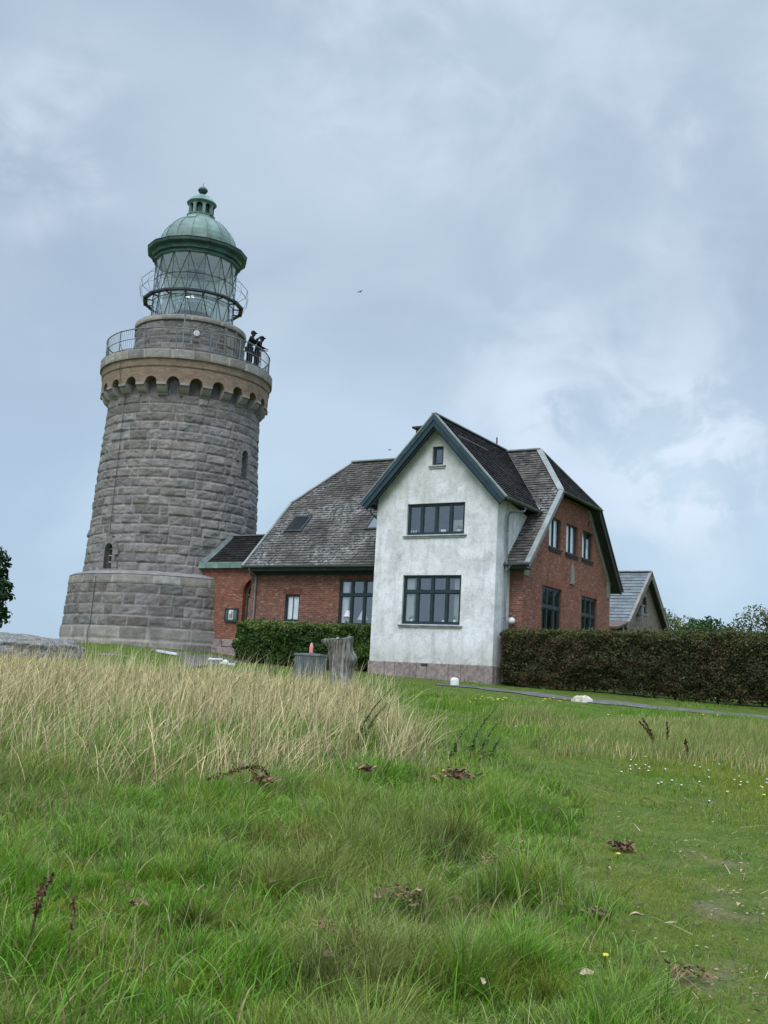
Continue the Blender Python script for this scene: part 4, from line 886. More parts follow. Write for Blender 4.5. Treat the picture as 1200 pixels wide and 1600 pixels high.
# ------------------------------------------------------------------ link building between tower and house
LINK = empty('link_building', (*W(-13.5, 2.0)[:2], 2.2), HROT, 'low red brick link with black roof and copper gutter between lighthouse and house', 'annex')
lx, ly = -13.5, 2.0
LF = lambda s, zz, d=0: (s-lx, d, zz)
AR = [(-12.98,2.95),(-11.6,2.95),(-11.6,4.95)] + [(-12.29+.69*math.cos(t), 4.95+.69*math.sin(t)) for t in np.linspace(0, math.pi, 13)[1:-1]] + [(-12.98,4.95)]
wall('brick_wall', M['brick'], LINK, LF, [(-16.2,2.95),(-12.98,2.95)]+AR[:0:-1][:0]+[(-11.1,2.95),(-11.1,6.2),(-16.2,6.2)], [[(a, b+.004) for a, b in AR]], .35)
g = MB()
for i in range(20):
    t0, t1 = math.pi*i/20+.02, math.pi*(i+1)/20-.02; k = random.uniform(.75, 1.25); q = lambda r, t, d: LF(-12.29+r*math.cos(t), 4.95+r*math.sin(t), d)
    g.hexa([q(.70,t0,-.02), q(.93,t0,-.02), q(.93,t0,.05), q(.70,t0,.05), q(.70,t1,-.02), q(.93,t1,-.02), q(.93,t1,.05), q(.70,t1,.05)], k)
g.build('brick_arch', M['soldier'], LINK)
g = MB(); q = lambda s, zz, d: LF(s, zz, d)
for j in range(12):
    t0, t1 = math.pi*j/12, math.pi*(j+1)/12; c_ = lambda r, t, d: LF(-12.29+r*math.cos(t), 4.95+r*math.sin(t), d)
    g.hexa([c_(.57,t0,.2), c_(.69,t0,.2), c_(.69,t0,.3), c_(.57,t0,.3), c_(.57,t1,.2), c_(.69,t1,.2), c_(.69,t1,.3), c_(.57,t1,.3)])
def lb(a, b, z0_, z1_, d0, d1, k=1.0): g.hexa([q(a,z0_,d0),q(b,z0_,d0),q(b,z0_,d1),q(a,z0_,d1),q(a,z1_,d0),q(b,z1_,d0),q(b,z1_,d1),q(a,z1_,d1)], k)
lb(-12.98,-12.86,2.96,4.95,.2,.3); lb(-11.72,-11.6,2.96,4.95,.2,.3); lb(-12.86,-11.72,4.86,4.95,.2,.3)
df = g.build('door_frame', M['brown'], LINK); g = MB()
for j in range(8): a = -12.855+j*.1415; lb(a, a+.135, 2.97, 4.855, .26, .30, random.uniform(.85, 1.15))
dd = g.build('door', M['wood'], LINK); g = MB(); g.tube([q(-11.95,3.9,.26),q(-11.95,3.9,.2),q(-12.07,3.9,.2)], .015, 6); g.build('handle', M['iron'], dd)
g = MB(); g.poly([LF(-12.98,4.95,.27)]+[LF(-12.29-.69*math.cos(t), 4.95+.69*math.sin(t), .27) for t in np.linspace(0,math.pi,12)]); g.build('fanlight', M['glass'], LINK)
g = MB(); g.poly([LF(-13.2,2.9,.36),LF(-11.3,2.9,.36),LF(-11.3,6.0,.36),LF(-13.2,6.0,.36)]); g.build('dark_hall', M['dark'], LINK)
g = MB()
for (a, b, z0_, z1_, d) in ((-15.2,-13.95,2.5,2.95,-.05),(-13.93,-12.98,2.62,2.95,-.05),(-15.0,-14.2,2.1,2.49,-.08),(-14.18,-12.98,2.1,2.6,-.10),(-12.98,-11.9,2.1,2.9,-.12)):
    k = random.uniform(.85,1.15); g.hexa([q(a+.01,z0_,d),q(b-.01,z0_,d),q(b-.01,z0_,.1),q(a+.01,z0_,.1),q(a+.01,z1_-.01,d),q(b-.01,z1_-.01,d),q(b-.01,z1_-.01,.1),q(a+.01,z1_-.01,.1)], k)
g.build('granite_plinth', M['redgranite'], LINK, bevel=.015)
Ls = math.hypot(1.45, 1.45)
tiles('black_roof', M['tileblack'], LINK, (-16.2-lx,-.15,6.25), (1,0,0), (0,1.45,1.45), [(0,0),(4.6,0),(4.6,Ls),(0,Ls)], exp=.17, tw=.3, seed=12, contrast=.25)
g = MB(); slab(g, [(-16.2-lx,-.15,6.25),(-11.6-lx,-.15,6.25),(-11.6-lx,1.3,7.7),(-16.2-lx,1.3,7.7)], (0,-1,1), -.10, -.006); slab(g, [(-16.2-lx,2.75,6.25),(-11.6-lx,2.75,6.25),(-11.6-lx,1.3,7.7),(-16.2-lx,1.3,7.7)], (0,1,1), -.10, -.006); g.build('roof_boarding', M['soffit'], LINK)
g = MB(); 
for j in range(6): a = -15.75-lx+j*.72; g.box((a+.006,-.24,6.06),(a+.714,-.14,6.27), random.uniform(.8,1.2)); g.box((a+.006,-.24,6.262),(a+.714,.02,6.33), random.uniform(.85,1.2))
g.build('copper_gutter', M['copper'], LINK)
g = MB()   # lead flashing where the roof meets the curved shaft
def shaft_u(v, zz): r = 4.12-(zz-5.7)*.0525+.05; d = 3.83-v; return -18.96+math.sqrt(max(.1, r*r-d*d))
prev = None
for j in range(11):
    v = 1.85+1.45*j/10; zz = 6.25+1.45*j/10; u = shaft_u(v, zz)-lx
    cur = [(u-.05, v-ly, zz+.16), (u+.05, v-ly, zz+.12), (u+.22, v-ly, zz+.05)]
    if prev: g.poly([prev[0],prev[1],cur[1],cur[0]]); g.poly([prev[1],prev[2],cur[2],cur[1]])
    prev = cur
g.build('lead_flashing', M['gutter'], LINK)
g = MB(); g.beam((-16-lx,1.3,7.73),(-11.7-lx,1.3,7.73),(0,1,0),.22,(0,0,1),.05); g.build('ridge_cap', M['zinc'], LINK)
# notice board on the link wall
NB = empty('notice_board', (*W(-13.5, 1.96)[:2], 3.72), HROT, 'dark green notice board on the brick wall left of the arched door', 'notice board')
g = MB(); g.box((-.33,-.02,3.72),(.33,.03,4.26)); g.build('board', M['copperdark'], NB)
g = MB()
for b in ((-.36,-.045,3.69,.36,.0,3.73),(-.36,-.045,4.25,.36,.0,4.29),(-.36,-.045,3.73,-.32,0,4.25),(.32,-.045,3.73,.36,0,4.25)): g.box(b[:3], b[3:])
g.build('frame', M['frame'], NB)
g = MB(); g.box((-.14,-.026,3.80),(.10,-.021,4.22)); g.build('white_sheet', M['white'], NB)
g = MB(); g.box((-.10,-.031,3.84),(-.02,-.028,4.05)); g.box((.0,-.031,3.84),(.07,-.028,4.16),.7); g.box((.13,-.030,3.80),(.29,-.024,4.2),.6); g.box((-.30,-.030,3.80),(-.18,-.024,4.18),.5); g.build('picture', M['copper'], NB)
def globe_lamp(p, label, r=.09):
    L = empty('wall_lamp', (p[0], p[1], p[2]-r), HROT, label, 'wall lamp', 'round white wall lamps')
    g = MB(); g.blob((0,0,p[2]), r, 16, 10); g.build('globe', M['white'], L, smooth=True); g = MB(); g.tube([(0,r*.8,p[2]),(0,r+.12,p[2])], .03, 8); g.tube([(0,r+.09,p[2]),(0,r+.12,p[2])], .07, 12); g.build('bracket', M['iron'], L)
globe_lamp(W(-12.1, 1.42, 5.82), 'small white globe lamp above the arched door beside the downpipe', .08)
globe_lamp(W(.22, 1.08, 3.92), 'round white lamp between white wall and brick gable, just above the hedge', .13)
# things standing on the window boards
def sillthing(name, label, cat, u, v, zz, group='ornaments on the window boards'): return empty(name, W(u, v, zz), HROT, label, cat, group)
t_ = sillthing('table_lamp', 'white table lamp with a cone shade behind the front window next to the white wing', 'table lamp', -7.13, 1.46, 3.70)
g = MB(); g.lathe([(.10,3.70),(.11,3.72),(.06,3.75),(.07,3.9),(.03,4.0)], 14, cap=True); g.build('base', M['white'], t_); g = MB(); g.lathe([(.20,3.98),(.17,4.02),(.09,4.22),(.08,4.24)], 16); g.build('lamp_shade', M['white'], t_)
t_ = sillthing('model_sailboat', 'white model sailing boat behind the front window next to the white wing', 'model boat', -6.42, 1.46, 3.70)
g = MB(); g.hexa([(-.2,-.03,3.74),(.2,-.03,3.74),(.2,.03,3.74),(-.2,.03,3.74),(-.28,-.05,3.82),(.26,-.05,3.82),(.26,.05,3.82),(-.28,.05,3.82)]); g.box((-.1,-.04,3.70),(.1,.04,3.74)); g.build('hull', M['brown'], t_)
g = MB(); g.tube([(0,0,3.8),(0,0,4.42)], .008, 5); g.build('mast', M['brown'], t_); g = MB(); g.poly([(.02,0,3.86),(.24,.01,3.87),(.02,0,4.40)]); g.poly([(-.02,0,4.30),(-.26,.01,3.88),(-.04,0,3.86)]); o = g.build('sails', M['white'], t_); sm = o.modifiers.new('s','SOLIDIFY'); sm.thickness = .006
def pot(u, zz, label, h=.1, m='white'):
    t_ = sillthing('flower_pot', label, 'ornament', u, .17, zz); g = MB(); g.lathe([(.05,zz),(.07,zz+h),(.06,zz+h)], 12); g.build('pot', M[m], t_)
    g = MB(); rg = random.Random(int(u*100))
    for i in range(34):
        d = Vector((rg.gauss(0,1), rg.gauss(0,.5), abs(rg.gauss(.6,.8)))).normalized()*rg.uniform(.05,.16); c = Vector((0,0,zz+h))+d; s = Vector((rg.uniform(-1,1),rg.uniform(-1,1),rg.uniform(-1,1))).normalized()*.03; w = d.cross(s).normalized()*.02
        g.poly([c-s, c+w, c+s, c-w], (rg.uniform(.05,.12), rg.uniform(.12,.22), .05))
    g.build('plant', M['leaf'], t_)
pot(-1.65, 3.755, 'leafy pot plant in the right pane of the lower white wing window'); pot(-3.45, 3.755, 'pot plant in the left pane of the lower white wing window'); pot(-1.62, 7.12, 'pot plant in the right pane of the upper white wing window')
t_ = sillthing('paper_tag', 'small white card standing in the lower white wing window', 'card', -2.10, .17, 3.75); g = MB(); g.box((-.08,-.01,3.75),(.08,.01,3.84)); g.box((-.05,.01,3.75),(.05,.06,3.76)); g.build('card', M['white'], t_)
t_ = sillthing('paper_tag', 'small white card standing in the upper white wing window', 'card', -2.28, .17, 7.12); g = MB(); g.box((-.10,-.01,7.12),(.10,.01,7.24)); g.box((-.05,.01,7.12),(.05,.06,7.13)); g.build('card', M['white'], t_)
t_ = sillthing('white_figurine', 'row of small white figures in the left pane of the upper white wing window', 'ornament', -3.55, .17, 7.12); g = MB(); 
for dx in (-.1,0,.1): g.lathe([(.03,7.12),(.02,7.18),(.028,7.21),(.005,7.24)], 8, centre=(dx,0))
g.build('figures', M['white'], t_)
# ------------------------------------------------------------------ grey cottage beyond the hedge
cu_, cv_ = -2.14, 26.68
COT = empty('grey_cottage', (*W(cu_-3.5, cv_)[:2], 1.4), HROT, 'small brown-grey stone cottage with steep slate roof beyond the hedge, right of the brick gable', 'cottage')
cf = lambda s, zz, d=0: (3.5-.35-d, s, zz); ck = 3.38/4.25
wall('rubble_gable', M['cottage'], COT, cf, [(-4.0,1.2),(4.0,1.2),(4.0,5.2),(0,5.2+4.0*ck),(-4.0,5.2)], [(-.52,6.15,.30,7.12)], .15, (-1,0,0))
wall('rubble_wall', M['cottage'], COT, lambda s, zz, d=0: (s, -4.0+d, zz), [(-5,1.2),(3.15,1.2),(3.15,5.2),(-5,5.2)], [], .1, (0,1,0))
wall('rubble_wall', M['cottage'], COT, lambda s, zz, d=0: (s, 4.0-d, zz), [(-5,1.2),(3.15,1.2),(3.15,5.2),(-5,5.2)], [], .1, (0,-1,0))
window(COT, -.52,6.15,.30,7.12, cf, None, 1, fr=.08, setback=.08, bars=(-.11,), sill=(.06,.05,.06))
zr = 8.6; ze = zr-4.5*ck
Lc = math.hypot(4.5, zr-ze)
for sg in (-1, 1): tiles('slate_roof', M['slate'], COT, (-5, sg*4.5, ze), (1,0,0), (0,-sg*4.5,zr-ze), [(0,0),(8.5,0),(8.5,Lc),(0,Lc)], exp=.32, tw=.62, th=.03, seed=20+sg, contrast=.08)
g = MB()
for sg in (-1, 1): slab(g, [(-5,sg*4.5,ze),(3.5,sg*4.5,ze),(3.5,0,zr),(-5,0,zr)], (0,sg*(zr-ze),4.5), -.12, -.006)
g.build('roof_boarding', M['soffit'], COT)
g = MB()
for sg in (-1, 1):
    N = Vector((0, sg*(zr-ze), 4.5)).normalized(); g.beam(Vector((3.5,sg*4.55,ze-.03))-N*.12, Vector((3.5,0,zr))-N*.12, (1,0,0), .07, N, .34); g.beam(Vector((3.47,sg*4.55,ze))+N*.04, Vector((3.47,0,zr))+N*.04, (1,0,0), .16, N, .04, 1.4)
g.build('bargeboard', simple('weathered_board', (.15,.14,.125), .8, .3, 3, .2), COT)
g = MB(); g.beam((-5,0,zr+.05),(3.5,0,zr+.05),(0,1,0),.3,(0,0,1),.06); g.build('ridge_cap', M['verge'], COT)
g = MB(); g.box((3.2,-1.75,5.95),(3.5,-1.4,6.45)); g.box((3.15,-1.8,6.45),(3.55,-1.35,6.52)); g.lathe([(.14,5.85),(.14,5.95)], 10, centre=(3.36,-1.58), cap=True); g.box((3.15,-1.62,6.1),(3.2,-1.52,6.3)); g.build('wall_box', M['zinc'], COT)
g = MB(); g.tube([(3.2,-3.9,5.4),(3.3,-4.5,5.25),(3.3,-4.55,4.4)], .05, 6); g.build('drain', M['white'], COT)
LOW_ = empty('low_wing', (*W(-5.0, 21.6)[:2], 1.4), HROT, 'low lean-to roof of weathered boards between brick gable and grey cottage', 'shed')
g = MB(); g.box((-2.4,-.9,1.3),(2.4,1.0,4.85)); g.build('shed_wall', M['cottage'], LOW_); g = MB(); g.hexa([(-2.6,-1.1,4.87),(2.9,-1.1,4.87),(2.9,1.2,5.35),(-2.6,1.2,5.35),(-2.6,-1.1,4.99),(2.9,-1.1,4.99),(2.9,1.2,5.47),(-2.6,1.2,5.47)]); g.build('shed_roof', M['brown'], LOW_)
# ------------------------------------------------------------------ leaves
def leaf_cloud(name, P, Nn, size, cols, m, parent=None, jit=.8, aspect=.62, seed=0, fold=True):
    """one small folded leaf quad at each point P, roughly facing Nn"""
    rg = np.random.default_rng(seed); n = len(P)
    d = Nn + rg.normal(0, jit, (n, 3)); d /= np.linalg.norm(d, axis=1)[:, None]+1e-9
    r = rg.normal(0, 1, (n, 3)); a = np.cross(d, r); a /= np.linalg.norm(a, axis=1)[:, None]+1e-9; b = np.cross(d, a)
    s = (size*rg.uniform(.6, 1.35, n))[:, None] if np.isscalar(size) else size[:, None]
    V = np.empty((n, 4, 3)); V[:,0] = P-a*s; V[:,1] = P-b*s*aspect+d*s*.25; V[:,2] = P+a*s; V[:,3] = P+b*s*aspect+d*s*.25
    I = np.arange(n*4).reshape(n, 4)
    F3 = np.concatenate([I[:, [0,1,2]], I[:, [0,2,3]]])
    V = V.reshape(-1, 3)
    if parent is not None: V = V - np.array([0,0,parent.location.z]) if parent.location.length > 0 and parent.type == 'EMPTY' and False else V
    return raw_mesh(name, V, None, np.repeat(cols, 4, axis=0), m, parent, False, F3)
def hedge(name, label, u0, u1, v0, v1, ztop0, ztop1, cols, dens, size, seed, rough=.07, group=None):
    c = W((u0+u1)/2, (v0+v1)/2); base = gz(c[0], c[1])
    H = empty(name, (c[0], c[1], base), 0, label, 'hedge', group)
    rg = np.random.default_rng(seed)
    Lu, Lv = u1-u0, v1-v0
    faces = [('f', Lu*2.1), ('b', Lu*2.1*.3), ('t', Lu*Lv*1.3), ('l', Lv*2.1), ('r', Lv*2.1)]
    PP, NN = [], []
    for f, ar in faces:
        n = int(ar*dens); s = rg.random(n); t = rg.random(n)
        if f in 'fb': uu = u0+s*Lu; vv = np.full(n, v0 if f == 'f' else v1); w = t; nn = (0,-1) if f == 'f' else (0,1)
        elif f == 't': uu = u0+s*Lu; vv = v0+t*Lv; w = np.ones(n); nn = (0,0)
        else: uu = np.full(n, u0 if f == 'l' else u1); vv = v0+s*Lv; w = t; nn = (-1,0) if f == 'l' else (1,0)
        X = HO[0]+AX[0]*uu+BX[0]*vv; Y = HO[1]+AX[1]*uu+BX[1]*vv; g0 = gzv(X, Y)+.10
        zt = ztop0+(ztop1-ztop0)*(uu-u0)/Lu + (fbm(uu*1.7, vv*2+seed, seed)-.5)*.14
        Z = g0+(zt-g0)*w
        lump = (fbm(uu*1.5+vv*1.1, Z*1.5+vv, seed+2, 4)-.45)*.58 + (fbm(uu*5+vv*3, Z*5, seed+4, 2)-.5)*.14
        dep = lump - np.abs(rg.normal(0, rough, n)) + .05
        # tuck the foot in, round the top edge
        dep -= .28*np.exp(-(Z-g0)/.28)*(w < .9); 
        nn3 = np.array([AX[0]*nn[0]+BX[0]*nn[1], AX[1]*nn[0]+BX[1]*nn[1], 0]) if f != 't' else np.array([0,0,1.])
        P = np.c_[X, Y, Z]+nn3*(dep if f != 't' else (rg.normal(0, .035, n)+np.maximum(0, rg.normal(-.05, .08, n))))[:, None]
        PP.append(P); NN.append(np.tile(nn3*.8+np.array([0,0,.35]), (n, 1)))
    P = np.concatenate(PP); Nn = np.concatenate(NN); n = len(P)
    L = P-np.array([c[0], c[1], base])
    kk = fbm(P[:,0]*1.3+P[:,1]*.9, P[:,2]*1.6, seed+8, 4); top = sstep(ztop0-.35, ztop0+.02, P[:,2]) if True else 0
    pick = rg.random(n)
    C = cols(kk, top, pick, rg, n)
    # stray shoots standing out of the clipped faces
    ns = int(Lu*16); su = u0+rg.random(ns)*Lu; tp = rg.random(ns) < .7; sv_ = np.where(tp, v0+rg.random(ns)*Lv, v0); X = HO[0]+AX[0]*su+BX[0]*sv_; Y = HO[1]+AX[1]*su+BX[1]*sv_; g0 = gzv(X, Y)+.1
    zt = ztop0+(ztop1-ztop0)*(su-u0)/Lu; Z = np.where(tp, zt, g0+(zt-g0)*rg.uniform(.3,1,ns)); ln_ = rg.uniform(.05,.24,ns)*(.7 if rough < .1 else 1.3); dv = np.c_[rg.normal(0,.3,ns)-np.where(tp,0,.8)*BX[0], rg.normal(0,.3,ns)-np.where(tp,0,.8)*BX[1], np.where(tp, 1, .45)]
    sp_ = np.concatenate([np.c_[X-c[0],Y-c[1],Z-base]+dv*(ln_*t_)[:,None] for t_ in (0,.2,.4,.6,.8,1.0)]); L = np.r_[L, sp_]; Nn = np.r_[Nn, np.tile(dv*.3, (6,1))]; C = np.r_[C, np.tile(C[rg.integers(0, n, ns)]*1.25, (6,1))]
    leaf_cloud('foliage', L, Nn, size, C, M['leaf'], H, .75, seed=seed)
    # woody core
    g = MB(); nseg = int(Lu/.7); q = .24
    for i in range(nseg):
        a, b = u0+q+(Lu-2*q)*i/nseg, u0+q+(Lu-2*q)*(i+1)/nseg; A = W(a, v0+q); B = W(b, v0+q); C_ = W(b, v1-q); D = W(a, v1-q); za = min(gz(A[0],A[1]), gz(B[0],B[1]))+.22; zt = min(ztop0,ztop1)-.14
        g.hexa([(p[0]-c[0], p[1]-c[1], zz) for zz in (za, zt) for p in (A,B,C_,D)])
        s = W((a+b)/2, v0+q+.15); g.tube([(s[0]-c[0], s[1]-c[1], gz(s[0],s[1])-.1), (s[0]-c[0]+.03, s[1]-c[1], za+.2)], .035, 6)
    g.build('branches', simple(name+'_core', (.016,.015,.01), .95, .4, 3, 0), H)
    return H
def col_brown(k, top, pick, rg, n):
    base = np.array([.056,.050,.021]); br = np.array([.092,.058,.030]); gr = np.array([.054,.074,.022])
    f = sstep(.42, .62, k)[:, None]; c = base*(1-f)+br*f; g = (pick > .68)[:, None]; c = np.where(g, gr*rg.uniform(.7,1.5,(n,1)), c)
    r = (pick < .05)[:, None]; c = np.where(r, np.array([.16,.115,.06]), c)
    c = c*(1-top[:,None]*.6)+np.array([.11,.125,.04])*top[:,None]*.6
    return c*rg.uniform(.55, 1.5, (n,1))
def col_green(k, top, pick, rg, n):
    a = np.array([.040,.085,.018]); b = np.array([.085,.145,.03]); f = sstep(.4, .65, k)[:, None]; c = a*(1-f)+b*f
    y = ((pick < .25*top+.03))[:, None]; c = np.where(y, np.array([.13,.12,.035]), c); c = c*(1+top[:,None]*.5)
    return c*rg.uniform(.6, 1.5, (n,1))
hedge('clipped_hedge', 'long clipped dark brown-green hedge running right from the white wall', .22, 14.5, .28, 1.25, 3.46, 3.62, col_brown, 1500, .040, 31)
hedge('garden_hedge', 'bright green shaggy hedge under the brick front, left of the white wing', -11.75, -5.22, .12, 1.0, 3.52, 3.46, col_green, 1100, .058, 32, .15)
def tree(name, label, x, y, rz, blobs, size, n, ca, cb, seed, trunk=.25, h0=None, group=None, sparse=.0):
    base = gz(x, y); T = empty(name, (x, y, base), 0, label, 'tree', group); rg = np.random.default_rng(seed)
    g = MB(); top = max(b[2]+b[3]*.3 for b in blobs)
    tr = [(0,0,-.2),(.1,.05,(top)*.3),(-.05,.1,(top)*.6),(.05,0,top*.85)]; g.tube(tr, [trunk,trunk*.75,trunk*.5,trunk*.15], 8)
    for b in blobs: g.tube([Vector(tr[1])*.8+Vector((0,0,.1)), Vector((b[0]*.5,b[1]*.5,b[2]*.72)), (b[0],b[1],b[2])], [trunk*.45,trunk*.28,trunk*.08], 6)
    for i in range(26):
        b = blobs[i % len(blobs)]; d = Vector(rg.normal(0,1,3)).normalized(); g.tube([(b[0],b[1],b[2]), (b[0]+d.x*b[3]*.9, b[1]+d.y*b[3]*.9, b[2]+d.z*b[4]*.9)], [trunk*.12,trunk*.03], 4)
    # z of tube pts is relative: build in local space
    for i in range(len(g.v)): g.v[i] = (g.v[i][0], g.v[i][1], g.v[i][2]+base)
    g.build('trunk', M['pond'], T)
    vol = np.array([b[3]**2*b[4] for b in blobs]); pr = vol/vol.sum(); idx = rg.choice(len(blobs), n, p=pr); B = np.array(blobs)[idx]
    d = rg.normal(0,1,(n,3)); d /= np.linalg.norm(d,axis=1)[:,None]; r = rg.random(n)**.30
    # leaves gather in tufts
    tuft = fbm(d[:,0]*3.1+idx*5+d[:,2]*1.7, d[:,1]*3.1+d[:,2]*2.9, seed, 3); rr = r*(.72+.55*tuft)
    P = B[:, :3]+d*np.c_[B[:,3]*rr, B[:,3]*rr, B[:,4]*rr]
    keep = (fbm(P[:,0]*1.6+P[:,2], P[:,1]*1.6-P[:,2]*1.3, seed+3, 3) > .36+sparse); P = P[keep]; d = d[keep]; m = len(P)
    k = fbm(P[:,0]*.9, P[:,2]*1.1, seed+5, 3)[:,None]; C = np.array(ca)*(1-k)+np.array(cb)*k; C = C*rg.uniform(.6,1.45,(m,1))
    leaf_cloud('crown', P, d+np.array([0,0,.4]), size, C, M['leaf'], T, .8, seed=seed)
    return T
TG = 'trees beyond the house'
tree('broadleaf_tree', 'dark green broadleaf tree at the far left beyond the granite outcrop', -23.6, 60, 0, [(-1,0,4.3,2.6,2.0),(.9,0,5.5,1.5,1.2),(1.2,.3,2.7,1.4,1.0),(1.5,-.2,4.0,1.4,1.0),(-2,1,3.6,2.2,2),(.3,0,1.7,1.1,.8)], .17, 15000, (.018,.042,.012), (.036,.07,.018), 41, .28)
tree('bushy_tree', 'pale olive feathery tree directly right of the grey cottage', 21.9, 80, 0, [(-.6,0,6.0,1.7,1.3),(1.2,0,5.6,1.5,1.1),(-2,0,5.0,1.4,1.4),(.4,0,3.2,2.6,1.6)], .10, 9000, (.08,.115,.03), (.13,.16,.05), 42, .2, group=TG)
tree('bushy_tree', 'dark green rounded tree above the hedge, between the two paler trees', 23.6, 75, 0, [(-1.0,0,5.0,1.2,1.0),(.1,0,5.2,1.1,.95),(1.1,0,4.7,1.0,.9),(1.9,0,4.1,.8,.8),(0,0,2.8,2.2,1.2)], .13, 6500, (.035,.075,.02), (.06,.11,.03), 43, .2, group=TG)
tree('bushy_tree', 'thin airy tree with brownish leaves at the right edge above the hedge', 25.6, 70, 0, [(-.6,0,5.5,1.4,1.1),(1.4,0,5.4,1.6,1.2),(-1.9,0,4.5,1.1,.9),(.5,0,3.9,2.4,1.0)], .10, 5200, (.08,.10,.04), (.14,.13,.07), 44, .16, group=TG, sparse=.07)
tree('bushy_tree', 'low yellow-green bush peeping over the hedge in front of the grey cottage', *W(-.6, 21)[:2], 0, [(0,0,2.6,.9,.8),(1.0,0,2.4,.8,.7),(-.9,0,2.4,.7,.7)], .07, 2000, (.07,.095,.03), (.13,.13,.06), 45, .06, group=TG, sparse=.08)

tree('broadleaf_tree', 'tall tree added out of view to the right, darkening reflections in the lower gable windows', 31.5, 60.5, 0, [(0,0,6.0,4.5,2.6),(-3,1,4.5,3.4,2.4),(3,-1,4.8,3.6,2.6),(0,0,3,4.5,2.0)], .22, 9000, (.02,.05,.014), (.045,.085,.022), 47, .3)  # unseen tree, added so the lower gable windows mirror something dark
# ------------------------------------------------------------------ grass
tri = lambda px, py, pts: np.interp(py, [p[1] for p in pts], [p[0] for p in pts])
TRL = [(1.45,4.5),(1.35,5.6),(1.45,7.2),(1.75,9.5),(1.95,12.1),(1.72,14.4),(1.75,17),(2.1,21)]    # left edge of the trodden way
DRE = [(-1.8,9.3),(-.8,10.6),(.3,12.2),(.65,13.3),(.5,15),(.35,17.2),(-.15,22.4),(-.6,26.7),(-2.4,31),(-4.7,34)]   # right edge of the dry stand
def zones(x, y):
    nz_ = (fbm(x*.9, y*.9, 71, 3)-.5)
    near = 9.45+(x+3.0)*.60; near = np.clip(near, 8.7, 12.3)+nz_*1.8
    dry = sstep(-.25, .55, y-near)*sstep(.35, -.25, x-tri(x, y, DRE)-nz_*.8)*sstep(29.0, 26.0, y+ (x+5)*-.35*0+nz_*3)
    tr = sstep(-.25, .3, x-tri(x, y, TRL)+nz_*.9)*sstep(17.5, 15.5, y+nz_*3)
    lawn = np.clip(sstep(16.5, 18.5, y+nz_*3)+sstep(30, 32, y), 0, 1)*(1-dry)
    d2 = sstep(14.6, 16.2, y+nz_*2)*sstep(25.5, 22, y+nz_*3)*sstep(2.3, 3.1, x+nz_)*sstep(.33, .50, fbm(x*.7, y*.45, 77, 3)+.06)
    d2 = np.maximum(d2, .9*sstep(3.8, 4.6, x)*sstep(13.8,14.6,y)*sstep(17, 15.5, y)*sstep(.4,.55,fbm(x*1.1,y*.8,78,3)))
    # dry fringe standing on the lawn just right of the tall stand
    return dry, tr, lawn, d2
PATHL = lambda x, y: 0
def blocked(x, y):
    """true where something solid or paved covers the turf"""
    dx, dy = x-HO[0], y-HO[1]; u = dx*AX[0]+dy*AX[1]; v = dx*BX[0]+dy*BX[1]
    b = (v > -.08) & (u > -12.5) & (u < .6)
    b |= (v > .35) & (u > 0) & (u < 15)
    b |= np.hypot(x-TX, y-TY) < 4.95
    # asphalt
    pf = np.interp(x, [2.2,3.85,6.55,8.38,10.12,11.9,16], [36.9,35.95,34.55,33.5,32.5,31.5,29.1]); pn = np.interp(x, [2.1,3.76,6.3,8.0,9.6,11.2,15.2], [36.3,35.2,33.6,32.5,31.5,30.4,28])
    b |= (x > 2.3) & (y < pf-.10) & (y > pn+.10)
    pw = (x > -9.6) & (x < -5.2) & (y > np.interp(x, [-9.3,-7.9,-6.2,-5.3], [43.6,42.3,38.5,33])) & (y < 45.6); b |= pw & (fbm(x*2, y*2, 90, 2) > .3)
    b |= (np.hypot((x+13.2)/4.0, (y-36)/2.7) < .93)
    b |= (np.hypot(x+.85, y-26.0) < .26)
    return b
def sample(n, y0, y1, x0=None, x1=None, rg=RNG, pw=1.0):
    mg = 3.4; n = int(n*(.375*y1+mg)/(.375*y1+1.3))
    y = y0+(y1-y0)*rg.random(n)**pw; hw = .375*y+mg; x = (rg.random(n)*2-1)*hw
    keep = rg.random(n) < hw/(.375*y1+mg)      # even over the ground, thinner towards the far sides
    keep &= rg.random(n) < 1-.65*sstep(.8, 2.2, np.abs(x)-.375*y)*(1-.5*(y > 17))
    x, y = x[keep], y[keep]
    if x0 is not None: k = (x > x0) & (x < x1); x, y = x[k], y[k]
    k = ~blocked(x, y); return x[k], y[k]
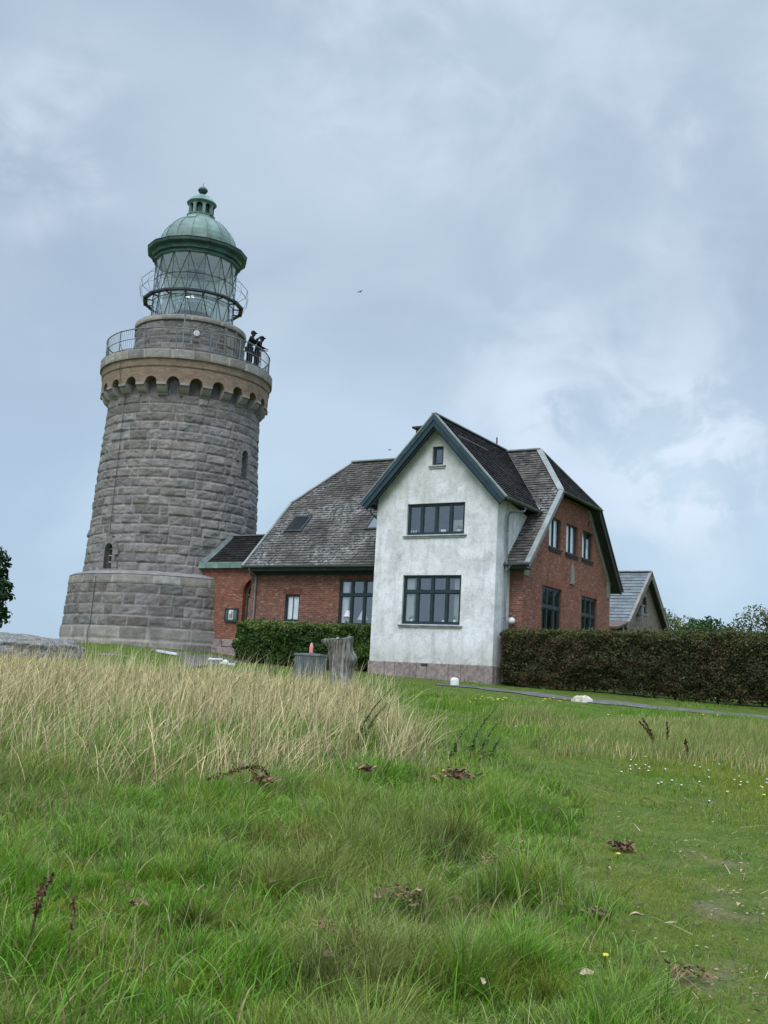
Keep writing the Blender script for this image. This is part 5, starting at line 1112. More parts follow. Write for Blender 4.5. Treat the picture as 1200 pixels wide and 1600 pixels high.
def blades(x, y, h, w, lean, curl, col, tipcol, segs=3, name='g', m='grass', seed=0, winddir=.3, windamt=.25, zoff=0, th=None):
    rg = np.random.default_rng(seed); n = len(x); z0_ = gzv(x, y)-.02+zoff
    th = rg.uniform(0, 2*math.pi, n) if th is None else th; dx, dy = np.cos(th)*lean+windamt*lean*2*math.cos(winddir), np.sin(th)*lean+windamt*lean*2*math.sin(winddir)
    ph = rg.uniform(-.9, .9, n)                      # ribbon mostly broadside to the south
    rx, ry = np.cos(ph), np.sin(ph)
    ts = np.linspace(0, 1, segs+1); nv = 2*segs+1
    V = np.empty((n, nv, 3)); C = np.empty((n, nv, 3))
    for i, t in enumerate(ts):
        bend = t*(1-curl)+curl*t**2.2
        px = x+dx*h*bend; py = y+dy*h*bend; hz = h*(t-.5*np.clip(lean*curl, 0, .9)*t**3); pz = z0_+hz
        ww = w*(1-.82*t**1.3)*.5
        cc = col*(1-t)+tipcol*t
        if i < segs:
            V[:, 2*i] = np.c_[px-rx*ww, py-ry*ww, pz]; V[:, 2*i+1] = np.c_[px+rx*ww, py+ry*ww, pz]; C[:, 2*i] = cc; C[:, 2*i+1] = cc
        else: V[:, 2*i] = np.c_[px, py, pz]; C[:, 2*i] = cc
    I = (np.arange(n)*nv)[:, None]
    Q = np.concatenate([I+np.array([[2*i, 2*i+1, 2*i+3, 2*i+2]]) for i in range(segs-1)]) if segs > 1 else None
    T3 = I+np.array([[2*segs-2, 2*segs-1, 2*segs]])
    return V.reshape(-1, 3), Q, T3, C.reshape(-1, 3)
class Pile:
    def __init__(s): s.V = []; s.Q = []; s.T = []; s.C = []; s.n = 0
    def add(s, V, Q, T, C):
        s.V.append(V); s.C.append(C)
        if Q is not None: s.Q.append(Q+s.n)
        s.T.append(T+s.n); s.n += len(V)
    def build(s, name, m, label):
        o = raw_mesh(name, np.concatenate(s.V), np.concatenate(s.Q) if s.Q else None, np.concatenate(s.C), M[m], None, True, np.concatenate(s.T))
        tag(o, label, 'grass', kind='stuff'); return o
def greens(x, y, rg, dryness=0):
    n = len(x); k = (.55*fbm(x*1.5, y*1.5, 61, 3)+.45*fbm(x*5, y*5, 63, 2))[:, None]; k2 = (.6*fbm(x*2.7, y*2.7, 62, 3)+.4*fbm(x*8, y*8, 64, 2))[:, None]
    lush = np.array([.108,.242,.010]); grey = np.array([.185,.285,.055]); olive = np.array([.235,.262,.028])
    f = sstep(.42, .60, k); c = lush*(1-f)+grey*f; f2 = sstep(.50, .68, k2); c = c*(1-f2*.7)+olive*f2*.7
    s = (rg.random(n) < .07+dryness)[:, None]; c = np.where(s, np.array([.27,.23,.11])*rg.uniform(.6,1.3,(n,1)), c)
    b_ = (rg.random(n) < .08)[:, None]; c = np.where(b_, c*1.5+.02, c)
    # deep green tussocks and brownish seedy patches
    dk = sum(np.exp(-(((x-a)/r_)**2+((y-b)/r_)**2)) for a, b, r_ in DARKT)[:, None]; c = c*(1-.72*np.clip(dk, 0, 1))
    sd = (sstep(.50, .66, fbm(x*.75+13, y*.75, 95, 3))*sstep(1.2, .2, x)*sstep(12, 9, y))[:, None]; c = c*(1-sd*.45)+np.array([.24,.215,.075])*sd*.45
    return .94*c*rg.uniform(.55, 1.5, (n,1))
DARKT = [(.64,8.15,.20),(.82,6.72,.17),(-.95,5.9,.16),(1.75,9.9,.2),(-.2,5.0,.12)]
rg = np.random.default_rng(100)
G = Pile()
SC = 1.0
for (y0, y1, n, w) in ((3.9, 7, 150000, .0052), (7, 11, 150000, .0070), (11, 16.5, 110000, .010)):
    x, y = sample(int(n*SC), y0, y1, rg=rg); dry, tr, lawn, d2 = zones(x, y)
    long_ = (1-tr)*(1-lawn); k = rg.random(len(x)) < np.clip(.25+.75*long_, 0, 1)*(1-.55*dry); x, y, tr, dry = x[k], y[k], tr[k], dry[k]
    tcn = int((y1-y0)*(y1*.8)*22); tcx, tcy = rg.uniform(-(.375*y1+1.3), .375*y1+1.3, tcn), rg.uniform(y0, y1, tcn)
    # part of the blades gathers in fanning tufts
    gsel = (rg.random(len(x)) < .55); ci = rg.integers(0, tcn, len(x)); an = rg.uniform(0, 2*math.pi, len(x)); rr_ = np.abs(rg.normal(0, .05, len(x)))
    hwl = .375*tcy[ci]+1.3; gsel &= (np.abs(tcx[ci]) < hwl)
    nx_, ny_ = tcx[ci]+rr_*np.cos(an), tcy[ci]+rr_*np.sin(an); d_, t2_, l2_, q_ = zones(nx_, ny_); gsel &= (t2_ < .5) & (l2_ < .5) & (rg.random(len(x)) > d_*.6)
    x = np.where(gsel, nx_, x); y = np.where(gsel, ny_, y); dry, tr = np.where(gsel, d_, dry), np.where(gsel, t2_, tr); tsz = rg.uniform(.5, 1.5, tcn)[ci]
    tus = fbm(x*1.7, y*1.7, 55, 3); tus2 = fbm(x*.6, y*.6, 56, 2)
    h = (.06+.25*sstep(.34, .78, tus)*(.45+tus2))*(1-tr*.75)*rg.uniform(.3, 1.35, len(x)); h = h*(1+.5*dry)+.02; h = np.where(gsel, h*tsz, h); h = h*(1+.5*np.clip(sum(np.exp(-(((x-a)/r_)**2+((y-b)/r_)**2)) for a, b, r_ in DARKT), 0, 1))
    h = h*(1-.9*bare(x, y)); kk = rg.random(len(x)) > bare(x, y)*.85
    x, y, h = x[kk], y[kk], h[kk]; tr = tr[kk]; an = np.where(gsel, an, rg.uniform(0, 6.28, len(gsel)))[kk]
    c = greens(x, y, rg); ln = rg.uniform(.15, .75, len(x))*(1+.4*(1-tr))
    G.add(*blades(x, y, h, w*rg.uniform(.6, 1.4, len(x)), ln, .65, c*np.array([.50,.50,.55]), c*1.35, 3, seed=int(y0*10), winddir=-.4, windamt=.10, th=an+rg.normal(0, .45, len(an))))  # blade bases darkened, tips brightened: shade between tussocks put into the colour
# coarse broad blades and brown thatch between the tussocks
for (y0, y1, n, w) in ((3.9, 7.5, 9000, .0095), (7.5, 12, 9000, .012)):
    x, y = sample(n, y0, y1, rg=rg); dry, tr, lawn, d2 = zones(x, y); k = rg.random(len(x)) < (1-tr)*(.25+.75*sstep(.42,.6,fbm(x*1.3+9, y*1.3, 91, 3))); x, y = x[k], y[k]; m = len(x)
    c = np.array([.13,.27,.02])*rg.uniform(.6,1.5,(m,1)); yl = (rg.random(m) < .15)[:,None]; c = np.where(yl, np.array([.36,.33,.12]), c)
    G.add(*blades(x, y, rg.uniform(.08,.34,m), w*rg.uniform(.6,1.3,m), rg.uniform(.2,1.3,m), .8, c*.6, c*1.1, 4, seed=int(y0*31), windamt=.05))
for (y0, y1, n, w) in ((3.9, 8, 26000, .005), (8, 13, 16000, .008)):
    x, y = sample(n, y0, y1, rg=rg); dry, tr, lawn, d2 = zones(x, y); k = rg.random(len(x)) < (.15+.85*sstep(.48,.62,fbm(x*2.1+4, y*2.1, 92, 3)))*(1-.5*tr)+bare(x,y)*.4; x, y = x[k], y[k]; m = len(x)
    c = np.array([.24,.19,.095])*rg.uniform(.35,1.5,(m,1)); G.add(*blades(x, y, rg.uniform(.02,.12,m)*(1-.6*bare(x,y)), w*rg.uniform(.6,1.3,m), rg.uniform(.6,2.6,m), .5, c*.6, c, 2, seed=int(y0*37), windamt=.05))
# trodden short turf
for (y0, y1, n, w) in ((3.9, 8, 95000, .0042), (8, 17.5, 120000, .0075)):
    x, y = sample(int(n*SC*1.5), y0, y1, 1.0, 9, rg=rg); dry, tr, lawn, d2 = zones(x, y)
    b = bare(x, y); k = (rg.random(len(x)) < tr) & (rg.random(len(x)) > b*.8); x, y = x[k], y[k]
    h = (.018+.05*fbm(x*2.2, y*2.2, 66, 3))*rg.uniform(.6, 1.4, len(x)); right = sstep(2.9, 3.6, x-0*y); h = h*(1+1.6*sstep(.1,1.2,x-tri(x,y,[(1.9,4),(2.9,7),(3.5,10),(3.4,13),(2.7,16)])))
    c = greens(x, y, rg, .03); mt = sstep(.4, .6, fbm(x*.8+3, y*.8, 67, 3))[:, None]; c = c*(1-.45-mt*.35)+np.array([.225,.245,.03])*(.45+mt*.35)
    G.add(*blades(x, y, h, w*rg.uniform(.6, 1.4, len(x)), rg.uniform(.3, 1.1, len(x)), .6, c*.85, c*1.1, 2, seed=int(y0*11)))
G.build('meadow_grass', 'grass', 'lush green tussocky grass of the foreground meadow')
G = Pile()
for (y0, y1, n, w) in ((15.5, 24, 120000, .013), (24, 36, 110000, .020), (36, 48, 45000, .028)):
    x, y = sample(int(n*SC), y0, y1, rg=rg); dry, tr, lawn, d2 = zones(x, y); k = rg.random(len(x)) < np.clip(lawn+d2*.6+(y > 30), 0, 1)*(1-.5*dry); x, y, d2 = x[k], y[k], d2[k]
    tus = fbm(x*.9, y*.7, 57, 3); h = (.035+.16*sstep(.42, .72, tus)+.05*(y<24)+.16*d2)*rg.uniform(.5, 1.3, len(x)); h = h*(1-.55*(y > 30))
    c = greens(x, y, rg, .02); v = sstep(.4, .6, fbm(x*.5, y*.4, 58, 3))[:, None]; c = c*(1-v*.5)+np.array([.105,.25,.012])*v*.5; c = np.where(d2[:,None] > rg.random((len(x),1))*1.4, np.array([.26,.27,.09])*rg.uniform(.6,1.4,(len(x),1)), c)
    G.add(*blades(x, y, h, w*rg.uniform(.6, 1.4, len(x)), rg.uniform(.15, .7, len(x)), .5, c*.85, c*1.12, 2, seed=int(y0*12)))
G.build('lawn_grass', 'grass', 'short green lawn grass between the meadow and the house')
# tall dry stand
S = Pile(); x, y = sample(150000, 8.8, 31.5, -14, 2.5, rg=rg); dry, tr, lawn, d2 = zones(x, y)
gap = sstep(.36, .56, .6*fbm(x*.8, y*.55, 59, 3)+.4*fbm(x*2.6, y*1.8, 60, 2)+.06); k = rg.random(len(x)) < dry*(.08+.92*gap)*.68; x, y, gap = x[k], y[k], gap[k]
n = len(x); h = rg.uniform(.20, .66, n)*(.7+.4*gap); tall = rg.random(n) < .11; h[tall] = rg.uniform(.5, 1.0, tall.sum())
h *= 1-.35*sstep(22, 31, y)
c = np.array([.72,.58,.31])*rg.uniform(.25, 1.4, (n,1)); ol = (rg.random(n) < .22)[:,None]; c = np.where(ol, np.array([.20,.25,.06])*rg.uniform(.7,1.3,(n,1)), c); br = (rg.random(n) < .14)[:,None]; c = np.where(br, np.array([.36,.27,.13]), c)
S.add(*blades(x, y, h, (.0042+.00042*y)*rg.uniform(.6,1.4,n), rg.uniform(.05,1.0,n), .5, c*.55, c*1.15, 3, seed=5, winddir=.2, windamt=.18))  # stem bases tinted darker to paint the shaded gaps in the stand
# feathery heads on part of the stems
x, y = sample(26000, 9, 30, -14, 2.5, rg=rg); dry, tr, lawn, d2 = zones(x, y); k = rg.random(len(x)) < dry*.13; x, y = x[k], y[k]; n = len(x)
hh = rg.uniform(.45, 1.0, n)*(1-.25*sstep(22,31,y)); c = np.array([.74,.62,.36])*rg.uniform(.7,1.25,(n,1))
S.add(*blades(x, y, hh, (.003+.00028*y)*rg.uniform(.8,1.3,n), rg.uniform(.05,.45,n), .25, c*.8, c*1.1, 4, seed=6, winddir=.15, windamt=.3))
x, y = sample(3000, 25, 33.5, -9, .6, rg=rg); m = len(x); c = np.array([.70,.60,.36])*rg.uniform(.6,1.25,(m,1)); k = rg.random(m) < .5; x, y, c = x[k], y[k], c[k]; m = len(x)
S.add(*blades(x, y, rg.uniform(.35,1.05,m), .012*rg.uniform(.7,1.2,m), rg.uniform(.05,.6,m), .3, c*.8, c*1.1, 3, seed=16))
# scattered straws in the green, dry patches to the right, frayed edge
for (y0, y1, n, mult, wd) in ((4.2, 9, 5200, .55, .0034), (9, 16, 9000, .6, .005)):
    x, y = sample(n, y0, y1, rg=rg); dry, tr, lawn, d2 = zones(x, y); p = sstep(.45, .7, fbm(x*1.0+7, y*1.0, 88, 3))*(1-tr)*.8+.05*(1-tr); k = rg.random(len(x)) < p; x, y = x[k], y[k]; m = len(x)
    c = np.array([.45,.39,.21])*rg.uniform(.6,1.3,(m,1)); S.add(*blades(x, y, rg.uniform(.12,.42,m), wd*rg.uniform(.6,1.2,m), rg.uniform(.1,.8,m), .5, c*.7, c, 3, seed=int(y0*7)))
x, y = sample(90000, 13.5, 26, 2.0, 12, rg=rg); dry, tr, lawn, d2 = zones(x, y); k = rg.random(len(x)) < d2*.85; x, y = x[k], y[k]; m = len(x)
c = np.array([.60,.50,.22])*rg.uniform(.55,1.3,(m,1)); o_ = (rg.random(m) < .4)[:,None]; c = np.where(o_, np.array([.18,.22,.07]), c)
S.add(*blades(x, y, rg.uniform(.08,.28,m), (.003+.0005*y)*rg.uniform(.6,1.2,m), rg.uniform(.1,.55,m), .4, c*.7, c*1.1, 2, seed=9))
x, y = sample(5000, 11.5, 22, -.5, 2.6, rg=rg); k = (np.abs(x-tri(x,y,DRE)-.3) < .55) & (rg.random(len(x)) < .8); x, y = x[k], y[k]; m = len(x); c = np.array([.48,.42,.23])*rg.uniform(.6,1.3,(m,1))
S.add(*blades(x, y, rg.uniform(.2,.75,m), .0075*rg.uniform(.6,1.2,m), rg.uniform(.05,.5,m), .35, c*.6, c*1.1, 3, seed=10))
# fallen stems lying across the turf
for (y0, y1, n, wd) in ((4.3, 8, 170, .0042), (8, 13, 220, .006)):
    x, y = sample(n, y0, y1, rg=rg); m = len(x); c = np.array([.55,.49,.30])*rg.uniform(.6,1.3,(m,1))
    S.add(*blades(x, y, rg.uniform(.03,.09,m), wd*rg.uniform(.6,1.2,m), rg.uniform(2.2,5.5,m), .15, c, c, 3, seed=int(y0*5), windamt=.05, zoff=.05))
S.build('dry_grass', 'straw', 'tall straw-coloured dry grass on the left of the meadow')

# chips of straw, crumbs of soil and small dead bits on the trodden ground
lr = np.random.default_rng(77); n = 5200; y = 4.2+9*lr.random(n)**1.3; x = tri(0, y, TRL)+lr.random(n)*2.6-.3; b = bare(x, y); k = lr.random(n) < .14+b*1.6; x, y = x[k], y[k]; n = len(x); zz = gzv(x, y)+lr.uniform(.004,.035,n)*(1-.7*bare(x,y))
an = lr.uniform(0,6.28,n); L = lr.uniform(.005,.022,n)*np.where(lr.random(n)<.12,2.2,1); wd = lr.uniform(.002,.007,n); dx, dy = np.cos(an), np.sin(an); V = np.empty((n,4,3)); h = lr.uniform(0,.012,n)
V[:,0] = np.c_[x-dx*L,y-dy*L,zz]; V[:,1] = np.c_[x-dy*wd,y+dx*wd,zz+h]; V[:,2] = np.c_[x+dx*L,y+dy*L,zz+h*.6]; V[:,3] = np.c_[x+dy*wd,y-dx*wd,zz+.001]
c = np.where((lr.random(n)<.4)[:,None], np.array([.13,.085,.05]), np.array([.42,.34,.21]))*lr.uniform(.5,1.3,(n,1)); I = np.arange(n*4).reshape(n,4)
tag(raw_mesh('turf_litter', V.reshape(-1,3), None, np.repeat(c,4,axis=0), M['straw'], None, False, np.concatenate([I[:,[0,1,2]],I[:,[0,2,3]]])), 'bits of straw and soil strewn over the trodden turf', 'litter', kind='stuff')
# ------------------------------------------------------------------ weeds, flowers, dead leaves
def dock(x, y, h, label, lean=(.1,0), stems=3, seed=0, spike=.5, group='dock plants gone to seed'):
    z0_ = gz(x, y); D = empty('dock_plant', (x, y, z0_), 0, label, 'weed', group); rg = random.Random(seed); g = MB()
    for k in range(stems):
        s = MB(); a = rg.uniform(-.12, .12); l = (lean[0]+rg.uniform(-.12,.12), lean[1]+rg.uniform(-.1,.1)); hh = h*rg.uniform(.65, 1) if k else h
        P = [Vector((a, rg.uniform(-.05,.05), z0_)) + Vector((l[0]*t*t*hh, l[1]*t*t*hh, t*hh)) for t in (0,.25,.5,.75,1)]
        P = [Vector((a,0,0))*0+p for p in P]; g.tube(P, [.006,.005,.004,.003,.002], 5)
        for i in range(int(170*spike*hh/.5)):
            t = 1-spike*rg.random()**1.1; j = min(3, int(t*4)); p = P[j].lerp(P[j+1], t*4-j); r = .008+.022*(1-abs((t-(1-spike/2))/(spike/2))**2)
            d = Vector((rg.gauss(0,1), rg.gauss(0,1), rg.gauss(0,.6))).normalized(); q = p+d*r*rg.random(); sz = rg.uniform(.006,.013)*(1.7 if y > 12 else 1); e = d.cross(Vector((.3,.2,1))).normalized()
            s.poly([q-e*sz, q+d*sz, q+e*sz, q-d*sz*.6+Vector((0,0,sz))], rg.uniform(.6,1.6))
        s.build('seed_head', M['seed'], D)
    g.build('stem', M['brown'], D); return D
dock(-1.47, 5.2, .42, 'rust-brown dock spike in the grass at the lower left corner', (.10,.0), 3, 1, .45)
dock(4.28, 16.6, .55, 'tallest dark dock stalk leaning left on the right-hand dry patch', (-.55,0), 2, 2, .65)
dock(4.62, 16.7, .50, 'upright dark dock stalk just right of the leaning one', (.02,0), 1, 3, .6)
dock(4.58, 15.4, .34, 'short dark dock stalk standing alone right of the other two', (.0,0), 1, 4, .5)
def nettle(x, y, h, label, lean, stems, seed):
    z0_ = gz(x, y); D = empty('nettle', (x, y, z0_), 0, label, 'weed', 'green nettle stalks'); rg = random.Random(seed); g = MB(); s = MB()
    for k in range(stems):
        a = rg.uniform(-.14, .14); l = lean+rg.uniform(-.12,.12); hh = h*rg.uniform(.6,1) if k else h
        P = [Vector((a+l*t*t*hh, rg.uniform(-.01,.01), z0_+t*hh)) for t in np.linspace(0,1,7)]; g.tube(P, [.007]*5+[.005,.003], 5, c=(.6,1,.5))
        for i in range(110):
            t = .15+.85*i/110; j = min(5, int(t*6)); p = P[j].lerp(P[j+1], t*6-j); an = rg.uniform(0, 6.28); L = .068*(1.25-t)*rg.uniform(.6,1.3)+.014; d = Vector((math.cos(an), math.sin(an), rg.uniform(-.5,.5))).normalized(); e = d.cross(Vector((0,0,1))).normalized()*L*.42
            kk = rg.uniform(.6,1.3); s.poly([p, p+d*L*.5+e, p+d*L, p+d*L*.5-e], (.15*kk,.24*kk,.06*kk))
    g.build('stem', M['pond'], D); s.build('leaves', M['leaf'], D)
nettle(-.1, 14.2, .85, 'dark green nettle stalk at the right end of the dry grass', .42, 2, 1)
nettle(1.15, 14.0, .70, 'taller dark nettle stalk leaning right where the trodden way begins', .34, 2, 2)
nettle(1.45, 13.8, .55, 'shorter drooping nettle stalk right beside the taller leaning one', .40, 2, 3)
nettle(-3.0, 30.8, .8, 'bushy brown-green weed in front of the green hedge left of the bin', .1, 6, 4)
def deadleaves(x, y, r, label, n, seed, m='dead', lift=.05):
    z0_ = gz(x, y); D = empty('dead_leaf_clump', (x, y, z0_), 0, label, 'dead leaves', 'clumps of withered dark leaves'); rg = random.Random(seed); g = MB()
    for k in range(n*4):
        c = Vector((rg.gauss(0,r*.5), rg.gauss(0,r*.45), z0_+lift+abs(rg.gauss(0,r*.25)))); L = rg.uniform(.020,.050)*min(1.2, y/8.5); an = rg.uniform(0,6.28); tl = rg.uniform(-.7,.9); d = Vector((math.cos(an), math.sin(an), tl)).normalized(); e = d.cross(Vector((rg.uniform(-.5,.5),rg.uniform(-.5,.5),1))).normalized()*L*.33; u = d.cross(e).normalized()*L*rg.uniform(-.3,.5)
        kk = rg.uniform(.35,1.8); cc = (kk, kk*rg.uniform(.85,1.05), kk*rg.uniform(.8,1.1))
        ring = [c-d*L, c-d*L*.4+e+u, c+d*L*.3+e*.9+u*1.2, c+d*L+u*.5, c+d*L*.3-e*.8+u*1.1, c-d*L*.4-e+u]
        g.poly([ring[0],ring[1],ring[2],c+u*.1], cc); g.poly([c+u*.1,ring[2],ring[3],ring[4]], cc); g.poly([ring[0],c+u*.1,ring[4],ring[5]], tuple(q*.8 for q in cc))
    g.build('leaves', M[m], D)
DL = [(1.07,7.83,.13,'largest clump of pinkish-brown dead leaves beside the trodden way',26,1),(.87,7.55,.07,'small dark dead leaf clump just left of the largest one',10,2),(.22,6.35,.14,'loose dark dead leaf clump in the middle of the foreground grass',24,3),
 (-.19,5.56,.07,'dark curled dead leaves near the bottom centre, left one of a pair',9,4),(-.06,5.46,.07,'grey withered leaves near the bottom centre, right one of a pair',9,5),(2.06,8.76,.10,'dark dead leaf clump lying on the trodden way above the yellow flower',16,6),
 (1.41,6.6,.07,'small dead leaf clump with a pale curled leaf at the lower right',9,7),(.88,10.9,.16,'scattered dark dead leaves beside the single yellow flower in the long grass',24,8),(-1.0,10.0,.12,'dark brown withered leaves at the lower edge of the dry grass',18,9),
 (-.07,7.78,.05,'tiny upright dark leaf pair in the green grass below the dry stand',5,10),(1.62,5.5,.11,'grey-brown leaf litter on bare soil at the bottom right',14,11),(-1.22,5.9,.05,'two small black dead leaves near the lower left dock spike',5,12),(1.25,7.4,.05,'pale folded dead leaf right of the largest clump',5,13),
 (-.05,10.9,.10,'thin dark leaf clump in green grass right of the brown withered leaves',9,14)]
for d in DL: deadleaves(*d, lift=.13 if d[1] < 9 and d[0] < 1.3 else (.035 if d[0] > 1.3 else .22))
# sprawling brown dock stems across the lower edge of the dry grass
z0_ = gz(-1.2, 10.0); D = empty('fallen_dock_stem', (-1.2, 10.0, z0_), 0, 'fallen rusty dock stem lying across the lower edge of the dry grass', 'weed', 'dock plants gone to seed'); g = MB(); s = MB(); rgx = random.Random(5)
P = [Vector((-.32,0,z0_+.20)), Vector((-.12,.02,z0_+.27)), Vector((.05,0,z0_+.34)), Vector((.20,.02,z0_+.33)), Vector((.30,.02,z0_+.24))]; g.tube(P, .004, 5)
for i in range(340):
    t = rgx.random()*4*.98; j = int(t); p = P[j].lerp(P[j+1], t-j); d = Vector((rgx.gauss(0,1),rgx.gauss(0,1),rgx.gauss(0,1))).normalized(); q = p+d*.045*rgx.random()*(.4+.6*abs(math.sin(t*3))); e = d.cross(Vector((.3,.2,1))).normalized()*.011; s.poly([q-e, q+d*.014, q+e, q-d*.008], rgx.uniform(.6,1.8))
g.build('stem', M['brown'], D); s.build('seed_heads', M['seed'], D)
def fallen(x, y, L, an, label, tone=1.0):
    z0_ = gz(x, y); D = empty('fallen_leaf', (x, y, z0_), an, label, 'dead leaf', 'single dead leaves lying in the grass'); g = MB(); up = .035 if x > 1.5 else .12; n = 6
    Lf = [(-L,0,up+.0)]; T_ = []
    for i in range(1, n): t = i/n; w = L*.42*math.sin(math.pi*t)**.8; T_.append((-L+2*L*t, w, up+.35*L*math.sin(math.pi*t)**2+.008)); Lf.append((-L+2*L*t, 0, up+.12*L*math.sin(math.pi*t*1.3)))
    Lf.append((L,0,up+.3*L)); B_ = [(p[0], -p[1], p[2]*.8+.01) for p in T_]
    q = lambda p: (p[0], p[1], p[2]+z0_)
    for row in (T_, B_):
        R2 = [Lf[0]]+row+[Lf[-1]]
        for i in range(n): 
            P = [q(Lf[i]), q(Lf[i+1]), q(R2[i+1]), q(R2[i])]; P = [p for j, p in enumerate(P) if p != P[j-1]]
            if len(P) > 2: g.poly(P, tone*random.uniform(.8,1.2))
    D['category'] = 'dead leaf'; g.build('blade', M['paleleaf'] if tone > 1 else M['dead'], D)
M['paleleaf'] = simple('pale_dry_leaf', (.36,.27,.17), .8, .3, 14, .2)
random.seed(21)
for (x, y, L) in ((2.35,6.9,.035),(2.02,6.05,.03),(1.05,5.15,.035),(.55,4.95,.03),(2.6,6.2,.025),(1.75,7.9,.03),(.55,6.5,.03),(-.75,7.3,.03),(-.55,6.55,.03),(1.15,6.35,.03),(2.1,5.35,.035),(2.75,8.0,.03),(-.15,5.1,.03),(1.62,6.55,.045),(.35,5.6,.03),(-1.0,4.85,.035)):
    fallen(x, y, L, random.uniform(0,6.28), 'single small curled dead leaf lying loose in the foreground grass', random.choice((.9,1.1,1.15)))
def broadleaf(x, y, n, L, label, seed, tone=1.0):
    z0_ = gz(x, y); D = empty('broadleaf_weed', (x, y, z0_), 0, label, 'weed', 'broad-leaved weeds in the grass'); rg = random.Random(seed); g = MB()
    for k in range(n):
        an = rg.uniform(0, 6.28); ll = L*rg.uniform(.6,1.2); pitch = rg.uniform(.5,1.15); d = Vector((math.cos(an), math.sin(an), 0)); sd = Vector((-d.y, d.x, 0)); kk = tone*rg.uniform(.7,1.3); cc = (.17*kk,.30*kk,.05*kk)
        pts = []
        for i in range(7): t = i/6; pts.append((Vector((0,0,z0_))+d*ll*t*math.cos(pitch)+Vector((0,0,ll*(math.sin(pitch)*t-.55*t*t))), ll*.17*math.sin(math.pi*min(1,t*.9+.1))**.9))
        for i in range(6):
            (p, w), (q, w2) = pts[i], pts[i+1]; f = Vector((0,0,.25)); g.poly([p, q, q+(sd+f)*w2, p+(sd+f)*w], cc); g.poly([q, p, p-(sd-f)*w, q-(sd-f)*w2], tuple(c*.85 for c in cc))
    g.build('leaves', M['leaf'], D)
broadleaf(-.78,9.75,9,.26,'broad-leaved green weed at the foot of the dry grass, beside the fallen rusty stem',1,1.1)
broadleaf(-.35,9.3,7,.20,'small patch of bright broad leaves in long grass right of the first weed',2,1.2)
broadleaf(-.75,7.2,5,.14,'small bright green leafy weed amid the grass on the left',3,1.3)
broadleaf(-.35,8.7,5,.15,'single light yellow-green broad leaf cluster below the dry grass',4,1.4)
broadleaf(.35,9.9,8,.20,'leafy green weed between the dead leaves and the yellow flower',5,.9)
broadleaf(-1.9,8.7,7,.18,'leafy weed at the far left edge below the dry grass',6,1.0)
def flower_proto(name, yellow=True):
    F = bpy.data.objects.new(name, None); COL.objects.link(F); F.empty_display_size = .1
    g = MB(); g.tube([(0,0,0),(.01,0,.09),(.02,0,.17)], .0035, 5, c=(.06,.13,.03)); g.build('stem', M['leaf'], F)
    g = MB(); r = .024 if yellow else .010; n = 14
    for k in range(n):
        a = 2*math.pi*k/n; b = a+.22; q = lambda aa, rr, zz: (.02+rr*math.cos(aa), -.004+rr*math.sin(aa)*.9, .17+zz)
        g.poly([q(a,.004,.0), q(a-.16,r*.7,.006), q(a,r,.004), q(a+.16,r*.7,.006)])
    for k in range(9): a = 2*math.pi*k/9; g.poly([(.02,-.004,.182), (.02+.013*math.cos(a), -.004+.013*math.sin(a), .176), (.02+.013*math.cos(a+.7), -.004+.013*math.sin(a+.7), .176)], .85)
    g.build('petals', M['petal'] if yellow else M['white'], F); return F
YL = [(3.03,28.64),(3.21,28.25),(3.37,28.15),(3.0,27.12),(2.87,28.74),(2.52,27.12),(3.65,29.78),(2.22,25.0),(4.81,30.37),(5.23,31.5),(5.12,29.83),(5.5,31.2),(4.57,29.39),(7.29,24.86),(7.23,24.27),(8.14,26.68),(8.48,26.58),(7.88,24.07),(5.12,23.62),(2.77,19.58),(5.07,18.36),(3.86,15.3),(4.27,11.81),(4.57,12.79),(3.9,11.96),(3.1,28.4),(3.3,28.6),(2.95,28.2),(3.15,27.7),(2.7,27.5),(3.45,28.9),(5.0,30.9),(4.7,30.0)]
WL = [(3.58,14.96),(3.13,13.63),(3.45,14.07),(3.53,14.52),(3.67,14.61),(3.68,14.37),(3.55,13.88),(4.39,14.71),(4.4,14.57),(4.37,14.17),(4.8,15.06),(4.48,13.48),(4.51,13.29),(4.6,13.29),(4.39,12.99),(4.62,12.89),(4.86,13.34),(3.59,12.6),(3.41,12.79),(3.33,12.65),(3.59,13.04),(2.52,19.29),(3.04,19.63),(6.37,33.2),(3.76,21.11),(3.52,11.42),(3.94,13.04),(3.4,14.3),(3.8,14.1),(4.2,13.6),(4.7,13.9),(5.0,13.7),(3.3,13.9)]
yp = flower_proto('yellow_flower'); wp = flower_proto('white_flower', False)
first = {'y': True, 'w': True}
def put(kind, x, y, label, grp, sc=1.0, lift=.0):
    src = yp if kind == 'y' else wp
    o = src if first[kind] else copy_tree(src); first[kind] = False
    o.location = (x, y, gz(x, y)+lift); o.scale = (sc, sc, sc); o.rotation_euler = (.35, 0, random.uniform(-.4,.4)); tag(o, label, 'flower', grp)
put('y', .73, 11.02, 'single yellow flower in the long grass below the nettle stalks', 'yellow flowers in the foreground', 1.0, .10)
put('y', 1.93, 8.47, 'single yellow flower on the trodden way just below a dark leaf clump', 'yellow flowers in the foreground', .8, -.09)
put('y', 1.23, 5.66, 'yellow flower nearest to the viewer, at the bottom right', 'yellow flowers in the foreground', .8, -.05)
for (x, y) in YL: put('y', x, y, 'small yellow flower on the lawn to the right', 'yellow flowers on the lawn', 1.25 if y > 20 else .9, -.06)
for (x, y) in WL: put('w', x, y, 'small white daisy in the grass on the right', 'white daisies on the right', 1.1 if y > 18 else 1.0, -.09)

